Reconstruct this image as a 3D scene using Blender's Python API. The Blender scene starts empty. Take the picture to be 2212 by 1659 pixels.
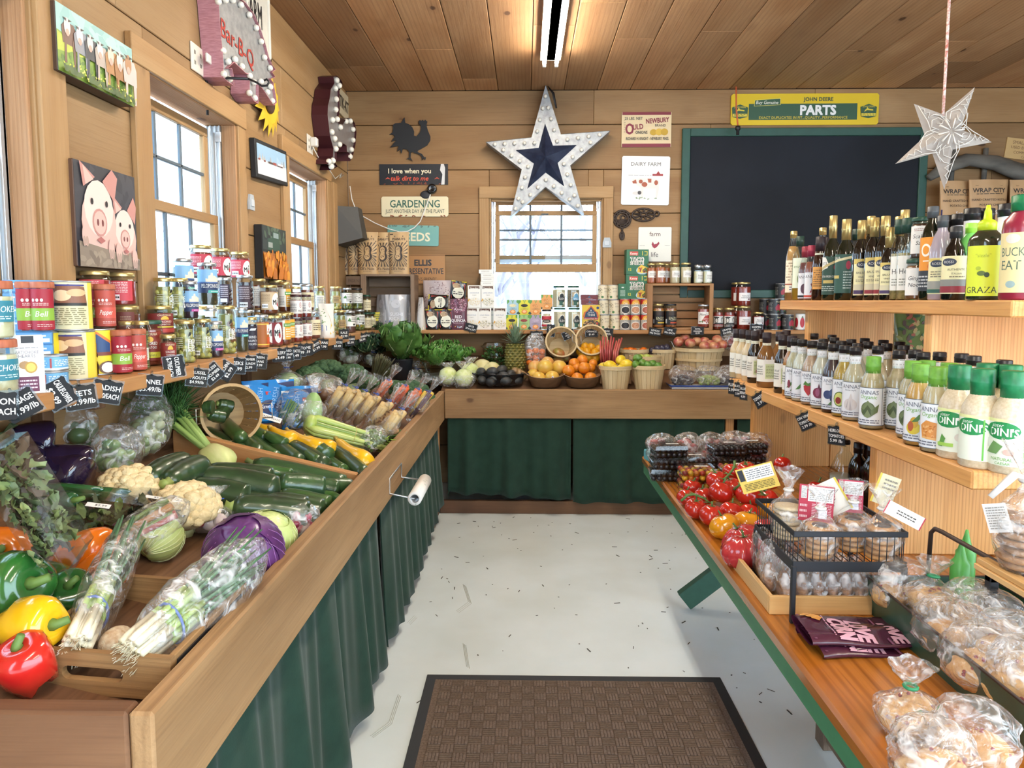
import bpy,math,random
from math import cos,sin
from random import Random as Rnd
from mathutils import Vector,Matrix,Euler,noise as mnoise
PI=math.pi
sc=bpy.context.scene
COL=sc.collection
# ---------------- camera, world, exposure ----------------
FPX,PX0,PY0,CAMH=1534.0,1106.0,780.0,1.55
PITCH=math.atan(130/FPX);YAW=math.atan(29*cos(PITCH)/FPX)
cd=bpy.data.cameras.new('camera');cam=bpy.data.objects.new('camera',cd);COL.objects.link(cam)
cam.location=(0,0,CAMH);cam.rotation_euler=(PI/2-PITCH,0,YAW)
cd.sensor_width=36;cd.lens=FPX/2212*36;cd.shift_y=-(829.5-PY0)/2212;cd.clip_start=.05
sc.camera=cam
sc.view_settings.view_transform='Standard';sc.view_settings.look='None'
sc.view_settings.gamma=1;sc.view_settings.use_curve_mapping=False
sc.view_settings.exposure=0.86
w=bpy.data.worlds.new('world');sc.world=w;w.use_nodes=True
bg=w.node_tree.nodes['Background'];bg.inputs[0].default_value=(.66,.84,1,1);bg.inputs[1].default_value=4.4
sc.cycles.max_bounces=9;sc.cycles.diffuse_bounces=4;sc.cycles.glossy_bounces=3
sc.cycles.transmission_bounces=4;sc.cycles.transparent_max_bounces=24
sc.cycles.caustics_reflective=False;sc.cycles.caustics_refractive=False
sc.cycles.use_adaptive_sampling=True;sc.cycles.use_denoising=True
TUBE_L=62.0
# ---------------- pixel -> place ----------------
_fw=Vector((-sin(YAW)*cos(PITCH),cos(YAW)*cos(PITCH),-sin(PITCH)))
_rt=Vector((cos(YAW),sin(YAW),0));_up=_rt.cross(_fw);_C=Vector((0,0,CAMH))
def ray(x,y):return _fw+_rt*((x-PX0)/FPX)-_up*((y-PY0)/FPX)
def onz(x,y,z):d=ray(x,y);return _C+d*((z-CAMH)/d.z)
def ony(x,y,Y):d=ray(x,y);return _C+d*(Y/d.y)
def onx(x,y,X):d=ray(x,y);return _C+d*(X/d.x)
def onp(x,y,p,n):
 d=ray(x,y);return _C+d*((Vector(p)-_C).dot(n)/d.dot(n))
def xat(px,Y,z=1.3):
 k=(px-PX0)/FPX;a=_rt-_fw*k;return-(a.y*Y+a.z*(z-CAMH))/a.x
def yat(px,X,z=1.3):
 k=(px-PX0)/FPX;a=_rt-_fw*k;return-(a.x*X+a.z*(z-CAMH))/a.y
 # ---------------- materials ----------------
def lin(c):
 if isinstance(c,str):c=[int(c[i:i+2],16)for i in(0,2,4)]
 return tuple((v/255/12.92)if v/255<=.04045 else((v/255+.055)/1.055)**2.4 for v in c)+(1,)
MATS={}
def nt(name):
 m=bpy.data.materials.new(name);m.use_nodes=True;t=m.node_tree
 return m,t,t.nodes['Principled BSDF'],t.nodes,t.links
def M(c,rough=.5,metal=0,spec=.5,coat=0,var=0,vs=30,c2=None,bump=0,bs=60,sss=0,emit=0,coord='gc',stretch=None,thr=None,sheen=0):
 key=(str(c),rough,metal,spec,coat,var,vs,str(c2),bump,bs,sss,emit,coord,str(stretch),str(thr),sheen)
 if key in MATS:return MATS[key]
 m,t,b,N,L=nt('m_'+(c if isinstance(c,str)else 'c'))
 b.inputs['Base Color'].default_value=lin(c);b.inputs['Roughness'].default_value=rough
 b.inputs['Metallic'].default_value=metal;b.inputs['Specular IOR Level'].default_value=spec
 b.inputs['Coat Weight'].default_value=coat;b.inputs['Coat Roughness'].default_value=.08
 if sheen:b.inputs['Sheen Weight'].default_value=sheen
 if sss:
  b.inputs['Subsurface Weight'].default_value=sss;b.inputs['Subsurface Radius'].default_value=(.012,.008,.004)
 if emit:
  b.inputs['Emission Color'].default_value=lin(c);b.inputs['Emission Strength'].default_value=emit
 if var or bump or c2:
  if coord=='gc':tc=N.new('ShaderNodeAttribute');tc.attribute_name='gc';o=tc.outputs['Vector']
  else:tc=N.new('ShaderNodeTexCoord');o=tc.outputs['Object']
  if stretch:
   mp=N.new('ShaderNodeMapping');mp.inputs['Scale'].default_value=stretch;L.new(o,mp.inputs['Vector']);o=mp.outputs[0]
 if var or c2:
  nz=N.new('ShaderNodeTexNoise');nz.inputs['Scale'].default_value=vs;nz.inputs['Detail'].default_value=4;L.new(o,nz.inputs['Vector'])
  mx=N.new('ShaderNodeMix');mx.data_type='RGBA'
  rp=N.new('ShaderNodeMapRange');lo,hi=thr or(.35,.65)
  rp.inputs['From Min'].default_value=lo;rp.inputs['From Max'].default_value=hi
  L.new(nz.outputs['Fac'],rp.inputs['Value']);L.new(rp.outputs[0],mx.inputs['Factor'])
  a=lin(c);e=lin(c2)if c2 else tuple(v*(1-var)for v in a[:3])+(1,)
  mx.inputs[6].default_value=a;mx.inputs[7].default_value=e;L.new(mx.outputs[2],b.inputs['Base Color'])
 if bump:
  n2=N.new('ShaderNodeTexNoise');n2.inputs['Scale'].default_value=bs;n2.inputs['Detail'].default_value=3;L.new(o,n2.inputs['Vector'])
  bp=N.new('ShaderNodeBump');bp.inputs['Strength'].default_value=bump;bp.inputs['Distance'].default_value=.004
  L.new(n2.outputs['Fac'],bp.inputs['Height']);L.new(bp.outputs[0],b.inputs['Normal'])
 MATS[key]=m;return m
def wood(name,c1,c2,knots=.5,rough=.55,tint=.25,across=14,coat=0,c3=None,bump=.25,fine=.25,k=1):
 """board timber: grain along gc.x, growth bands across, knots, per-board tint"""
 if name in MATS:return MATS[name]
 m,t,b,N,L=nt(name);lin=lambda c:tuple(v*k for v in globals()['lin'](c)[:3])+(1,)
 at=N.new('ShaderNodeAttribute');at.attribute_name='gc'
 rn=N.new('ShaderNodeAttribute');rn.attribute_name='rnd'
 def mapn(s):
  mp=N.new('ShaderNodeMapping');mp.inputs['Scale'].default_value=s;L.new(at.outputs['Vector'],mp.inputs['Vector']);return mp.outputs[0]
 def noise(v,s,d,dist=0):
  n=N.new('ShaderNodeTexNoise');n.inputs['Scale'].default_value=s;n.inputs['Detail'].default_value=d
  n.inputs['Distortion'].default_value=dist;L.new(v,n.inputs['Vector']);return n.outputs['Fac']
 def math_(op,a,bb):
  n=N.new('ShaderNodeMath');n.operation=op
  for i,v in enumerate((a,bb)):
   if isinstance(v,(int,float)):n.inputs[i].default_value=v
   else:L.new(v,n.inputs[i])
  return n.outputs[0]
 def mapr(v,a,c,d=0,e=1):
  n=N.new('ShaderNodeMapRange');L.new(v,n.inputs[0])
  for i,q in enumerate((a,c,d,e)):n.inputs[i+1].default_value=q
  return n.outputs[0]
 def mix(f,a,bb,mode='MIX'):
  n=N.new('ShaderNodeMix');n.data_type='RGBA';n.blend_type=mode
  if isinstance(f,(int,float)):n.inputs[0].default_value=f
  else:L.new(f,n.inputs[0])
  for i,v in((6,a),(7,bb)):
   if isinstance(v,tuple):n.inputs[i].default_value=v
   else:L.new(v,n.inputs[i])
  return n.outputs[2]
 broad=noise(mapn((1.1,across*.45,across*.45)),1,3,.6)
 rings=N.new('ShaderNodeTexWave');rings.bands_direction='Y';rings.inputs['Scale'].default_value=1
 rings.inputs['Distortion'].default_value=5;rings.inputs['Detail'].default_value=2;rings.inputs['Detail Scale'].default_value=.35
 L.new(mapn((.55,across*1.1,across*1.1)),rings.inputs['Vector'])
 col=mix(mapr(broad,.3,.7),lin(c1),lin(c2))
 col=mix(math_('MULTIPLY',mapr(rings.outputs['Fac'],.55,1),fine),col,lin(c3 or c2))
 fn=noise(mapn((5,150,150)),1,3)
 col=mix(math_('MULTIPLY',mapr(fn,.5,.75),fine),col,lin(c3 or c2))
 if tint:
  v=mapr(rn.outputs['Fac'],0,1,1-tint,1+tint*.55)
  cm=N.new('ShaderNodeCombineColor')
  for i in range(3):L.new(v,cm.inputs[i])
  col=mix(1.0,col,cm.outputs[0],'MULTIPLY')
 if knots:
  vo=N.new('ShaderNodeTexVoronoi');vo.inputs['Scale'].default_value=1;L.new(mapn((2.0,3.2,3.2)),vo.inputs['Vector'])
  kn=mapr(math_('ADD',vo.outputs['Distance'],mapr(fn,.2,.8,-.012,.012)),.05,.075,1,0)
  halo=mapr(vo.outputs['Distance'],.07,.2,.35,0)
  col=mix(math_('MULTIPLY',halo,knots),col,lin(c3 or c2))
  col=mix(math_('MULTIPLY',kn,min(1,knots*1.2)),col,lin('4a2c18'))
 L.new(col,b.inputs['Base Color']);b.inputs['Roughness'].default_value=rough
 b.inputs['Coat Weight'].default_value=coat;b.inputs['Coat Roughness'].default_value=.12;b.inputs['Specular IOR Level'].default_value=.35
 bp=N.new('ShaderNodeBump');bp.inputs['Strength'].default_value=bump;bp.inputs['Distance'].default_value=.003
 L.new(fn,bp.inputs['Height']);L.new(bp.outputs[0],b.inputs['Normal'])
 MATS[name]=m;return m
def facing(N,L,base,pw,normal=None,top=.9):
 lw=N.new('ShaderNodeLayerWeight');lw.inputs['Blend'].default_value=.5
 if normal:L.new(normal,lw.inputs['Normal'])
 p=N.new('ShaderNodeMath');p.operation='POWER';L.new(lw.outputs['Facing'],p.inputs[0]);p.inputs[1].default_value=pw
 a=N.new('ShaderNodeMath');a.operation='MULTIPLY_ADD';L.new(p.outputs[0],a.inputs[0]);a.inputs[1].default_value=top-base;a.inputs[2].default_value=base
 return a.outputs[0]
def film(name,tint='ffffff',white=.22,rough=.14,bs=26,bump=.9,gl=1.0):
 """clear wrapping film: mostly see-through, crinkled glossy reflections, a little milky, with white patches painted in for bright reflections"""
 if name in MATS:return MATS[name]
 m,t,b,N,L=nt(name);N.remove(b);out=[n for n in N if n.type=='OUTPUT_MATERIAL'][0]
 tr=N.new('ShaderNodeBsdfTransparent');tr.inputs[0].default_value=tuple(.55+.45*v for v in lin(tint)[:3])+(1,)
 gy=N.new('ShaderNodeBsdfGlossy');gy.inputs['Roughness'].default_value=rough;gy.inputs[0].default_value=(gl,gl,gl,1)
 df=N.new('ShaderNodeBsdfDiffuse');df.inputs[0].default_value=lin(tint)
 tc=N.new('ShaderNodeTexCoord');vo=N.new('ShaderNodeTexNoise');vo.inputs['Scale'].default_value=bs
 vo.inputs['Detail'].default_value=2;vo.inputs['Distortion'].default_value=1.2;L.new(tc.outputs['Object'],vo.inputs['Vector'])
 bp=N.new('ShaderNodeBump');bp.inputs['Strength'].default_value=bump;bp.inputs['Distance'].default_value=.02
 L.new(vo.outputs['Fac'],bp.inputs['Height']);L.new(bp.outputs[0],gy.inputs['Normal'])
 fr=facing(N,L,.05,3.0,bp.outputs[0],.75)
 m1=N.new('ShaderNodeMixShader');m2=N.new('ShaderNodeMixShader')
 fd=N.new('ShaderNodeMapRange');L.new(vo.outputs['Fac'],fd.inputs[0])
 fd.inputs[1].default_value=.5;fd.inputs[2].default_value=.75;fd.inputs[3].default_value=white*.3;fd.inputs[4].default_value=white*3  # noise-shaped diffuse white, stands in for reflections on the crinkles
 L.new(fd.outputs[0],m1.inputs[0]);L.new(tr.outputs[0],m1.inputs[1]);L.new(df.outputs[0],m1.inputs[2])
 L.new(fr,m2.inputs[0]);L.new(m1.outputs[0],m2.inputs[1]);L.new(gy.outputs[0],m2.inputs[2])
 L.new(m2.outputs[0],out.inputs[0]);MATS[name]=m;return m
def glass(name,tint='ffffff',rough=.03,blend=.05):
 if name in MATS:return MATS[name]
 m,t,b,N,L=nt(name);N.remove(b);out=[n for n in N if n.type=='OUTPUT_MATERIAL'][0]
 tr=N.new('ShaderNodeBsdfTransparent');tr.inputs[0].default_value=lin(tint)
 gy=N.new('ShaderNodeBsdfGlossy');gy.inputs['Roughness'].default_value=rough
 fr=facing(N,L,blend,4.0)
 m2=N.new('ShaderNodeMixShader');L.new(fr,m2.inputs[0]);L.new(tr.outputs[0],m2.inputs[1]);L.new(gy.outputs[0],m2.inputs[2])
 L.new(m2.outputs[0],out.inputs[0]);MATS[name]=m;return m
 # ---------------- text ----------------
_TX={}
def text_mesh(s,res=2):
 if(s,res)in _TX:return _TX[(s,res)]
 cu=bpy.data.curves.new('t','FONT');cu.body=s;cu.size=1;cu.resolution_u=res;cu.align_x='CENTER';cu.align_y='CENTER'
 o=bpy.data.objects.new('t',cu);COL.objects.link(o)
 dg=bpy.context.evaluated_depsgraph_get();me=o.evaluated_get(dg).to_mesh()
 r=([tuple(v.co)for v in me.vertices],[tuple(p.vertices)for p in me.polygons])
 o.evaluated_get(dg).to_mesh_clear();bpy.data.objects.remove(o);bpy.data.curves.remove(cu)
 xs=[v[0]for v in r[0]]or[0];ys=[v[1]for v in r[0]]or[0]
 r=(r[0],r[1],(min(xs),max(xs),min(ys),max(ys)));_TX[(s,res)]=r;return r
 # ---------------- mesh builder ----------------
RND=Rnd(7)
class MB:
 def __init__(s):s.v=[];s.f=[];s.m=[];s.sm=[];s.gc=[];s.rn=[];s.k=0
 def add(s,vs,fs,mat=0,sm=False,X=None,gc=None,rnd=0.5):
  o=len(s.v);vs=[Vector(v)for v in vs]
  s.gc+=[tuple(g)for g in(gc or vs)]
  s.v+=[tuple(X@v)for v in vs]if X is not None else[tuple(v)for v in vs]
  for i,f in enumerate(fs):
   s.f.append(tuple(o+j for j in f));s.m.append(mat[i]if isinstance(mat,(list,tuple))else mat);s.sm.append(sm)
  s.rn+=[rnd]*len(vs);return s
 def bd(s,a,b,axis=0,mat=0,bev=.003,X=None,rnd=None):
  """chamfered timber block between corners a and b, grain along axis"""
  x0,y0,z0=[min(p,q)for p,q in zip(a,b)];x1,y1,z1=[max(p,q)for p,q in zip(a,b)]
  vs,fs=cbox(x0,x1,y0,y1,z0,z1,bev);s.k+=1
  r=RND.random()if rnd is None else rnd;off=(r*53.1+s.k*3.7,r*17.3+s.k*1.37,r*7)
  p={0:(0,1,2),1:(1,0,2),2:(2,0,1)}[axis]
  gc=[(v[p[0]]+off[0],v[p[1]]+off[1],v[p[2]]+off[2])for v in vs]
  return s.add(vs,fs,mat,False,X,gc,r)
 def box(s,a,b,mat=0,bev=.002,X=None):
  x0,y0,z0=[min(p,q)for p,q in zip(a,b)];x1,y1,z1=[max(p,q)for p,q in zip(a,b)]
  vs,fs=cbox(x0,x1,y0,y1,z0,z1,bev);return s.add(vs,fs,mat,False,X)
 def la(s,prof,n=24,mat=0,X=None,sm=True,fn=None,cap0=True,cap1=True,a0=0,a1=2*PI):
  full=abs(a1-a0-2*PI)<1e-6;nn=n if full else n+1;vs=[]
  for(r,z)in prof:
   for i in range(nn):
    a=a0+(a1-a0)*i/n;v=Vector((r*sin(a),-r*cos(a),z))
    vs.append(fn(v,a,z)if fn else v)
  fs=[];K=len(prof)
  for j in range(K-1):
   for i in range(n):
    i2=(i+1)%nn if full else i+1
    fs.append((j*nn+i,j*nn+i2,(j+1)*nn+i2,(j+1)*nn+i))
  if full and cap0 and prof[0][0]>1e-5:fs.append(tuple(reversed(range(n))))
  if full and cap1 and prof[-1][0]>1e-5:fs.append(tuple((K-1)*n+i for i in range(n)))
  mm=mat
  if isinstance(mat,(list,tuple)):
   mm=[mat[min(j//n,len(mat)-1)]for j in range((K-1)*n)]+[mat[0],mat[-1]]
   mm=mm[:len(fs)]
  return s.add(vs,fs,mm,sm,X)
 def tu(s,pts,rad,n=8,mat=0,X=None,sm=True,closed=False,flat=1.0):
  pts=[Vector(p)for p in pts];K=len(pts);vs=[];fs=[];pr=None
  for i,p in enumerate(pts):
   q0=pts[(i-1)%K]if closed else pts[max(0,i-1)];q1=pts[(i+1)%K]if closed else pts[min(K-1,i+1)]
   t=(q1-q0);t=t.normalized()if t.length>1e-9 else Vector((0,0,1))
   if pr is None:pr=t.orthogonal().normalized()
   u=(pr-t*pr.dot(t));u=u.normalized()if u.length>1e-6 else t.orthogonal().normalized();pr=u;wv=t.cross(u)
   r=rad[i]if isinstance(rad,(list,tuple))else rad
   for k in range(n):
    a=2*PI*k/n;vs.append(p+u*(r*cos(a))+wv*(r*sin(a)*flat))
  for i in range(K if closed else K-1):
   for k in range(n):
    i2=(i+1)%K;fs.append((i*n+k,i*n+(k+1)%n,i2*n+(k+1)%n,i2*n+k))
  if not closed:fs.append(tuple(reversed(range(n))));fs.append(tuple((K-1)*n+k for k in range(n)))
  return s.add(vs,fs,mat,sm,X)
 def ball(s,c,r,n=14,m=9,mat=0,X=None,fn=None,sm=True):
  r=r if isinstance(r,(tuple,list))else(r,r,r);vs=[];fs=[]
  c=Vector(c);vs.append(Vector((0,0,-1)))
  for j in range(1,m):
   t=PI*j/m-PI/2
   for i in range(n):a=2*PI*i/n;vs.append(Vector((cos(t)*cos(a),cos(t)*sin(a),sin(t))))
  vs.append(Vector((0,0,1)))
  if fn:vs=[v*fn(v)for v in vs]
  vs=[c+Vector((v.x*r[0],v.y*r[1],v.z*r[2]))for v in vs]
  for i in range(n):fs.append((0,1+(i+1)%n,1+i))
  for j in range(m-2):
   for i in range(n):a=1+j*n;fs.append((a+i,a+(i+1)%n,a+n+(i+1)%n,a+n+i))
  a=1+(m-2)*n
  for i in range(n):fs.append((a+i,a+(i+1)%n,len(vs)-1))
  return s.add(vs,fs,mat,sm,X)
 def pm(s,pts,t0,t1,mat=0,X=None,side=None):
  """outline in local XZ, thickness along Y from t0 (front, -Y) to t1"""
  if sum(pts[i][0]*pts[(i+1)%len(pts)][1]-pts[(i+1)%len(pts)][0]*pts[i][1]for i in range(len(pts)))<0:pts=pts[::-1]
  n=len(pts);vs=[(p[0],t0,p[1])for p in pts]+[(p[0],t1,p[1])for p in pts]
  fs=[tuple(range(n)),tuple(n+i for i in reversed(range(n)))]+[(i,n+i,n+(i+1)%n,(i+1)%n)for i in range(n)]
  mm=mat if side is None else[mat,mat]+[side]*n
  return s.add(vs,fs,mm,False,X)
 def flat(s,pts,y=0,mat=0,X=None):
  if sum(pts[i][0]*pts[(i+1)%len(pts)][1]-pts[(i+1)%len(pts)][0]*pts[i][1]for i in range(len(pts)))<0:pts=pts[::-1]
  return s.add([(p[0],y,p[1])for p in pts],[tuple(range(len(pts)))],mat,False,X)
 def rect(s,x0,x1,z0,z1,y=0,mat=0,X=None):return s.flat([(x0,z0),(x1,z0),(x1,z1),(x0,z1)],y,mat,X)
 def ell(s,cx,cz,rx,rz,y=0,mat=0,X=None,n=14):return s.flat([(cx+rx*cos(2*PI*i/n),cz+rz*sin(2*PI*i/n))for i in range(n)],y,mat,X)
 def text(s,st,cx,cz,h,y=0,mat=0,X=None,wmax=None,w=None,shear=0,rot=0,wrap=None,res=2,thick=0,bold=0):
  """letters h high (cap height), centred on cx, cz, facing -Y; w squeezes to a width; wrap = cylinder radius"""
  v,f,bb=text_mesh(st,res);k=h/max(.35,(bb[3]-bb[2]))if len(st)<3 else h/.72
  if any(c.islower()for c in st)or any(c in '$,' for c in st):k=h/.72
  if not any(c.islower()for c in st)and not any(c in '$,Q' for c in st):my=(bb[2]+bb[3])/2
  else:my=0.02
  wd=(bb[1]-bb[0])*k;kx=k
  if w:kx=k*w/wd
  elif wmax and wd>wmax:kx=k*wmax/wd
  mx=(bb[0]+bb[1])/2;ca,sa=cos(rot),sin(rot)
  for ko,off in enumerate(((0,0),)if not bold else((-bold,-bold),(bold,bold),(bold,-bold),(-bold,bold),(0,0))):
   vs=[];yo=-3e-5*ko if not wrap else 0;wr=wrap+3e-5*ko if wrap else 0
   for i,p in enumerate(v):
    x=(p[0]-mx)*kx+shear*(p[1]-my)*k+off[0]*h;z=(p[1]-my)*k+off[1]*h
    x,z=cx+x*ca-z*sa,cz+x*sa+z*ca
    vs.append((wr*sin(x/wrap),-wr*cos(x/wrap)+y,z)if wrap else(x,y+yo,z))
   s.add(vs,f,mat,False,X)
  return s
 def wrapband(s,r,z0,z1,a0,a1,mat=0,n=14,X=None):
  vs=[]
  for i in range(n+1):
   a=a0+(a1-a0)*i/n;vs+=[(r*sin(a),-r*cos(a),z0),(r*sin(a),-r*cos(a),z1)]
  return s.add(vs,[(2*i,2*i+2,2*i+3,2*i+1)for i in range(n)],mat,True,X)
 def wrappoly(s,pts,r,mat=0,X=None):
  if sum(pts[i][0]*pts[(i+1)%len(pts)][1]-pts[(i+1)%len(pts)][0]*pts[i][1]for i in range(len(pts)))<0:pts=pts[::-1]
  x0,x1=min(p[0]for p in pts),max(p[0]for p in pts);n=max(1,int((x1-x0)/.007))
  def clip(q,lim,sg):
   o=[]
   for i in range(len(q)):
    a,b=q[i],q[(i+1)%len(q)];ia,ib=sg*(a[0]-lim)>=-1e-9,sg*(b[0]-lim)>=-1e-9
    if ia:o.append(a)
    if ia!=ib:t=(lim-a[0])/(b[0]-a[0]);o.append((lim,a[1]+t*(b[1]-a[1])))
   return o
  for k in range(n):
   q=pts
   if n>1:
    q=clip(clip(pts,x0+(x1-x0)*k/n,1),x0+(x1-x0)*(k+1)/n,-1)
    if len(q)<3:continue
   s.add([(r*sin(x/r),-r*cos(x/r),z)for x,z in q],[tuple(range(len(q)))],mat,False,X)
  return s
 def wrapell(s,cx,cz,rx,rz,r,mat=0,n=14):return s.wrappoly([(cx+rx*cos(2*PI*i/n),cz+rz*sin(2*PI*i/n))for i in range(n)],r,mat)
 def mesh(s,name,mats):
  me=bpy.data.meshes.new(name);me.from_pydata(s.v,[],s.f)
  for m in(mats if isinstance(mats,(list,tuple))else[mats]):me.materials.append(m)
  me.polygons.foreach_set('material_index',s.m);me.polygons.foreach_set('use_smooth',s.sm)
  a=me.attributes.new('gc','FLOAT_VECTOR','POINT');a.data.foreach_set('vector',[q for g in s.gc for q in g])
  a=me.attributes.new('rnd','FLOAT','POINT');a.data.foreach_set('value',s.rn);me.update();return me
 def bu(s,name,mats,parent=None,loc=None,rot=None):
  o=bpy.data.objects.new(name,s.mesh(name,mats));COL.objects.link(o)
  if parent:o.parent=parent
  if loc is not None:o.location=loc
  if rot is not None:o.rotation_euler=rot
  return o
def cbox(x0,x1,y0,y1,z0,z1,b):
 b=min(b,(x1-x0)*.3,(y1-y0)*.3,(z1-z0)*.3)
 if b<=0:
  vs=[(x,y,z)for z in(z0,z1)for y in(y0,y1)for x in(x0,x1)]
  return vs,[(0,2,3,1),(4,5,7,6),(0,1,5,4),(2,6,7,3),(0,4,6,2),(1,3,7,5)]
 vs=[];idx={}
 X,Y,Z=(x0,x1),(y0,y1),(z0,z1)
 for i in(0,1):
  for j in(0,1):
   for k in(0,1):
    sx,sy,sz=(1,-1)[i],(1,-1)[j],(1,-1)[k]
    for ax in(0,1,2):
     p=[X[i]+sx*b,Y[j]+sy*b,Z[k]+sz*b];p[ax]=(X[i],Y[j],Z[k])[ax];idx[(i,j,k,ax)]=len(vs);vs.append(tuple(p))
 fs=[]
 I=idx
 for i in(0,1):
  f=[I[(i,0,0,0)],I[(i,1,0,0)],I[(i,1,1,0)],I[(i,0,1,0)]];fs.append(f if i else f[::-1])
  f=[I[(0,i,0,1)],I[(0,i,1,1)],I[(1,i,1,1)],I[(1,i,0,1)]];fs.append(f if i else f[::-1])
  f=[I[(0,0,i,2)],I[(1,0,i,2)],I[(1,1,i,2)],I[(0,1,i,2)]];fs.append(f if i else f[::-1])
 for i in(0,1):
  for j in(0,1):
   f=[I[(i,j,0,0)],I[(i,j,0,1)],I[(i,j,1,1)],I[(i,j,1,0)]];fs.append(f if(i^j)==0 else f[::-1])
   f=[I[(i,0,j,0)],I[(i,1,j,0)],I[(i,1,j,2)],I[(i,0,j,2)]];fs.append(f if(i^j)==0 else f[::-1])
   f=[I[(0,i,j,1)],I[(0,i,j,2)],I[(1,i,j,2)],I[(1,i,j,1)]];fs.append(f if(i^j)==0 else f[::-1])
   for k in(0,1):
    f=[I[(i,j,k,0)],I[(i,j,k,1)],I[(i,j,k,2)]];fs.append(f if(i^j^k)else f[::-1])
 return vs,[tuple(f)for f in fs]
 # ---------------- scene objects ----------------
def tag(o,label,cat,group=None,kind=None):
 o['label']=label;o['category']=cat
 if group:o['group']=group
 if kind:o['kind']=kind
 return o
def thing(name,label,cat,loc=(0,0,0),rz=0,group=None,rot=None):
 o=bpy.data.objects.new(name,None);COL.objects.link(o);o.empty_display_size=.05
 o.location=loc;o.rotation_euler=rot if rot is not None else(0,0,rz);return tag(o,label,cat,group)
def solo(name,mb,mats,label,cat,loc=(0,0,0),rot=(0,0,0),group=None,kind=None):
 return tag(mb.bu(name,mats,None,loc,rot),label,cat,group,kind)
def struct(name,mb,mats,parent=None,loc=None):
 o=mb.bu(name,mats,parent,loc)
 if not parent:o['kind']='structure'
 return o
def dup(root,label,loc=None,rz=None,rot=None,scale=None,group=None):
 c=root.copy();COL.objects.link(c);c['label']=label
 if loc is not None:c.location=loc
 if rot is not None:c.rotation_euler=rot
 elif rz is not None:c.rotation_euler=(0,0,rz)
 if scale is not None:c.scale=scale if isinstance(scale,(tuple,list,Vector))else(scale,)*3
 if group:c['group']=group
 def rec(a,b):
  for ch in list(a.children):
   d=ch.copy();COL.objects.link(d);d.parent=b;d.matrix_parent_inverse=ch.matrix_parent_inverse;rec(ch,d)
 rec(root,c);return c
def T(loc=(0,0,0),rx=0,ry=0,rz=0,s=1):
 return Matrix.Translation(loc)@Euler((rx,ry,rz)).to_matrix().to_4x4()@Matrix.Diagonal((*((s,)*3 if not isinstance(s,(tuple,list))else s),1))
def frame_to(p0,p1,roll=0):
 """matrix whose local X runs from p0 to p1"""
 x=(Vector(p1)-Vector(p0)).normalized();z=Vector((0,0,1));z=(z-x*z.dot(x))
 z=z.normalized()if z.length>1e-4 else Vector((0,1,0));y=z.cross(x)
 m=Matrix((x,y,z)).transposed().to_4x4();return Matrix.Translation(p0)@m@Matrix.Rotation(roll,4,'X')
def place(o,mtx):o.matrix_world=mtx;return o
# ================= materials of the room =================
PINE=wood('pine_wall','c69c6c','af8354',.75,.6,.2,12,c3='7d4f28',k=.6)
PINEL=wood('pine_wall_side','d2ab7c','bd925f',.6,.6,.14,12,c3='8f6135',k=.6)
CEIL=wood('pine_ceiling','c49a70','ab7d54',.7,.6,.28,10,c3='7d5236',k=.9)
CASING=wood('pine_casing','d6ae7c','c49662',.35,.55,.08,16,c3='97683a',k=.66)
ROUGH=wood('rough_sawn','dcae84','c48c5c',.45,.8,.06,22,c3='a06a42',bump=.6,k=.66)
BIN=wood('bin_board','ab8860','8a6844',.6,.65,.1,16,c3='5c4027',bump=.4)
SHELF=wood('shelf_board','c69561','a87445',.35,.6,.06,18,c3='7e5430')
DARKW=wood('dark_board','7c5a3e','624430',.4,.7,.12,14,c3='452d1e')
UNIT=wood('fir_unit','d3a268','be8647',.25,.5,.05,26,c3='9a6330',fine=.4,k=1.25)
VARN=wood('varnished_top','b3722c','93561b',.25,.22,.05,9,coat=.5,c3='6d3c10',fine=.5,bump=.08,k=1.2)
BLACK=M('17181c',.45)
# ================= room shell =================
CEILZ,BW,LW=3.26,5.95,-1.47
def rows(mb,face,axis,rng,zs,opens,mat=0,maxlen=3.4,seed=1):
 rr=Rnd(seed)
 for z1,z0 in zip(zs[:-1],zs[1:]):
  a=rng[0];cuts=[]
  while True:
   a+=rr.uniform(1.6,maxlen)
   if a>rng[1]-.5:break
   cuts.append(a)
  spans=list(zip([rng[0]]+cuts,cuts+[rng[1]]))
  for(u0,u1)in spans:
   segs=[(u0,u1,z0,z1)]
   for(o0,o1,p0,p1)in opens:
    nx=[]
    for(a0,a1,b0,b1)in segs:
     if a1<=o0 or a0>=o1 or b1<=p0 or b0>=p1:nx.append((a0,a1,b0,b1));continue
     if a0<o0:nx.append((a0,o0,b0,b1))
     if a1>o1:nx.append((o1,a1,b0,b1))
     c0,c1=max(a0,o0),min(a1,o1)
     if b0<p0:nx.append((c0,c1,b0,p0))
     if b1>p1:nx.append((c0,c1,p1,b1))
    segs=nx
   r=rr.random()
   for(a0,a1,b0,b1)in segs:
    g=.0025
    if axis=='x':mb.bd((a0+.001,face,b0+g),(a1-.001,face+.03,b1-g),0,mat,.003,rnd=r)
    else:mb.bd((face,a0+.001,b0+g),(face-.03,a1-.001,b1-g),1,mat,.003,rnd=r)
ZS=[3.26,2.985,2.625,2.27,1.925,1.59,1.3,.98,.66,.33,0]
GAP=M('1a120c',.9)
mb=MB();rows(mb,BW,'x',(LW,5.2),ZS,[(-.30,.64,1.30,2.40)],seed=4)
for a,b in(((LW-.06,BW+.032,0),(-.30,BW+.06,CEILZ)),((.64,BW+.032,0),(5.2,BW+.06,CEILZ)),((-.3,BW+.032,2.4),(.64,BW+.06,CEILZ)),((-.3,BW+.032,0),(.64,BW+.06,1.3))):mb.box(a,b,1,0)
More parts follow.
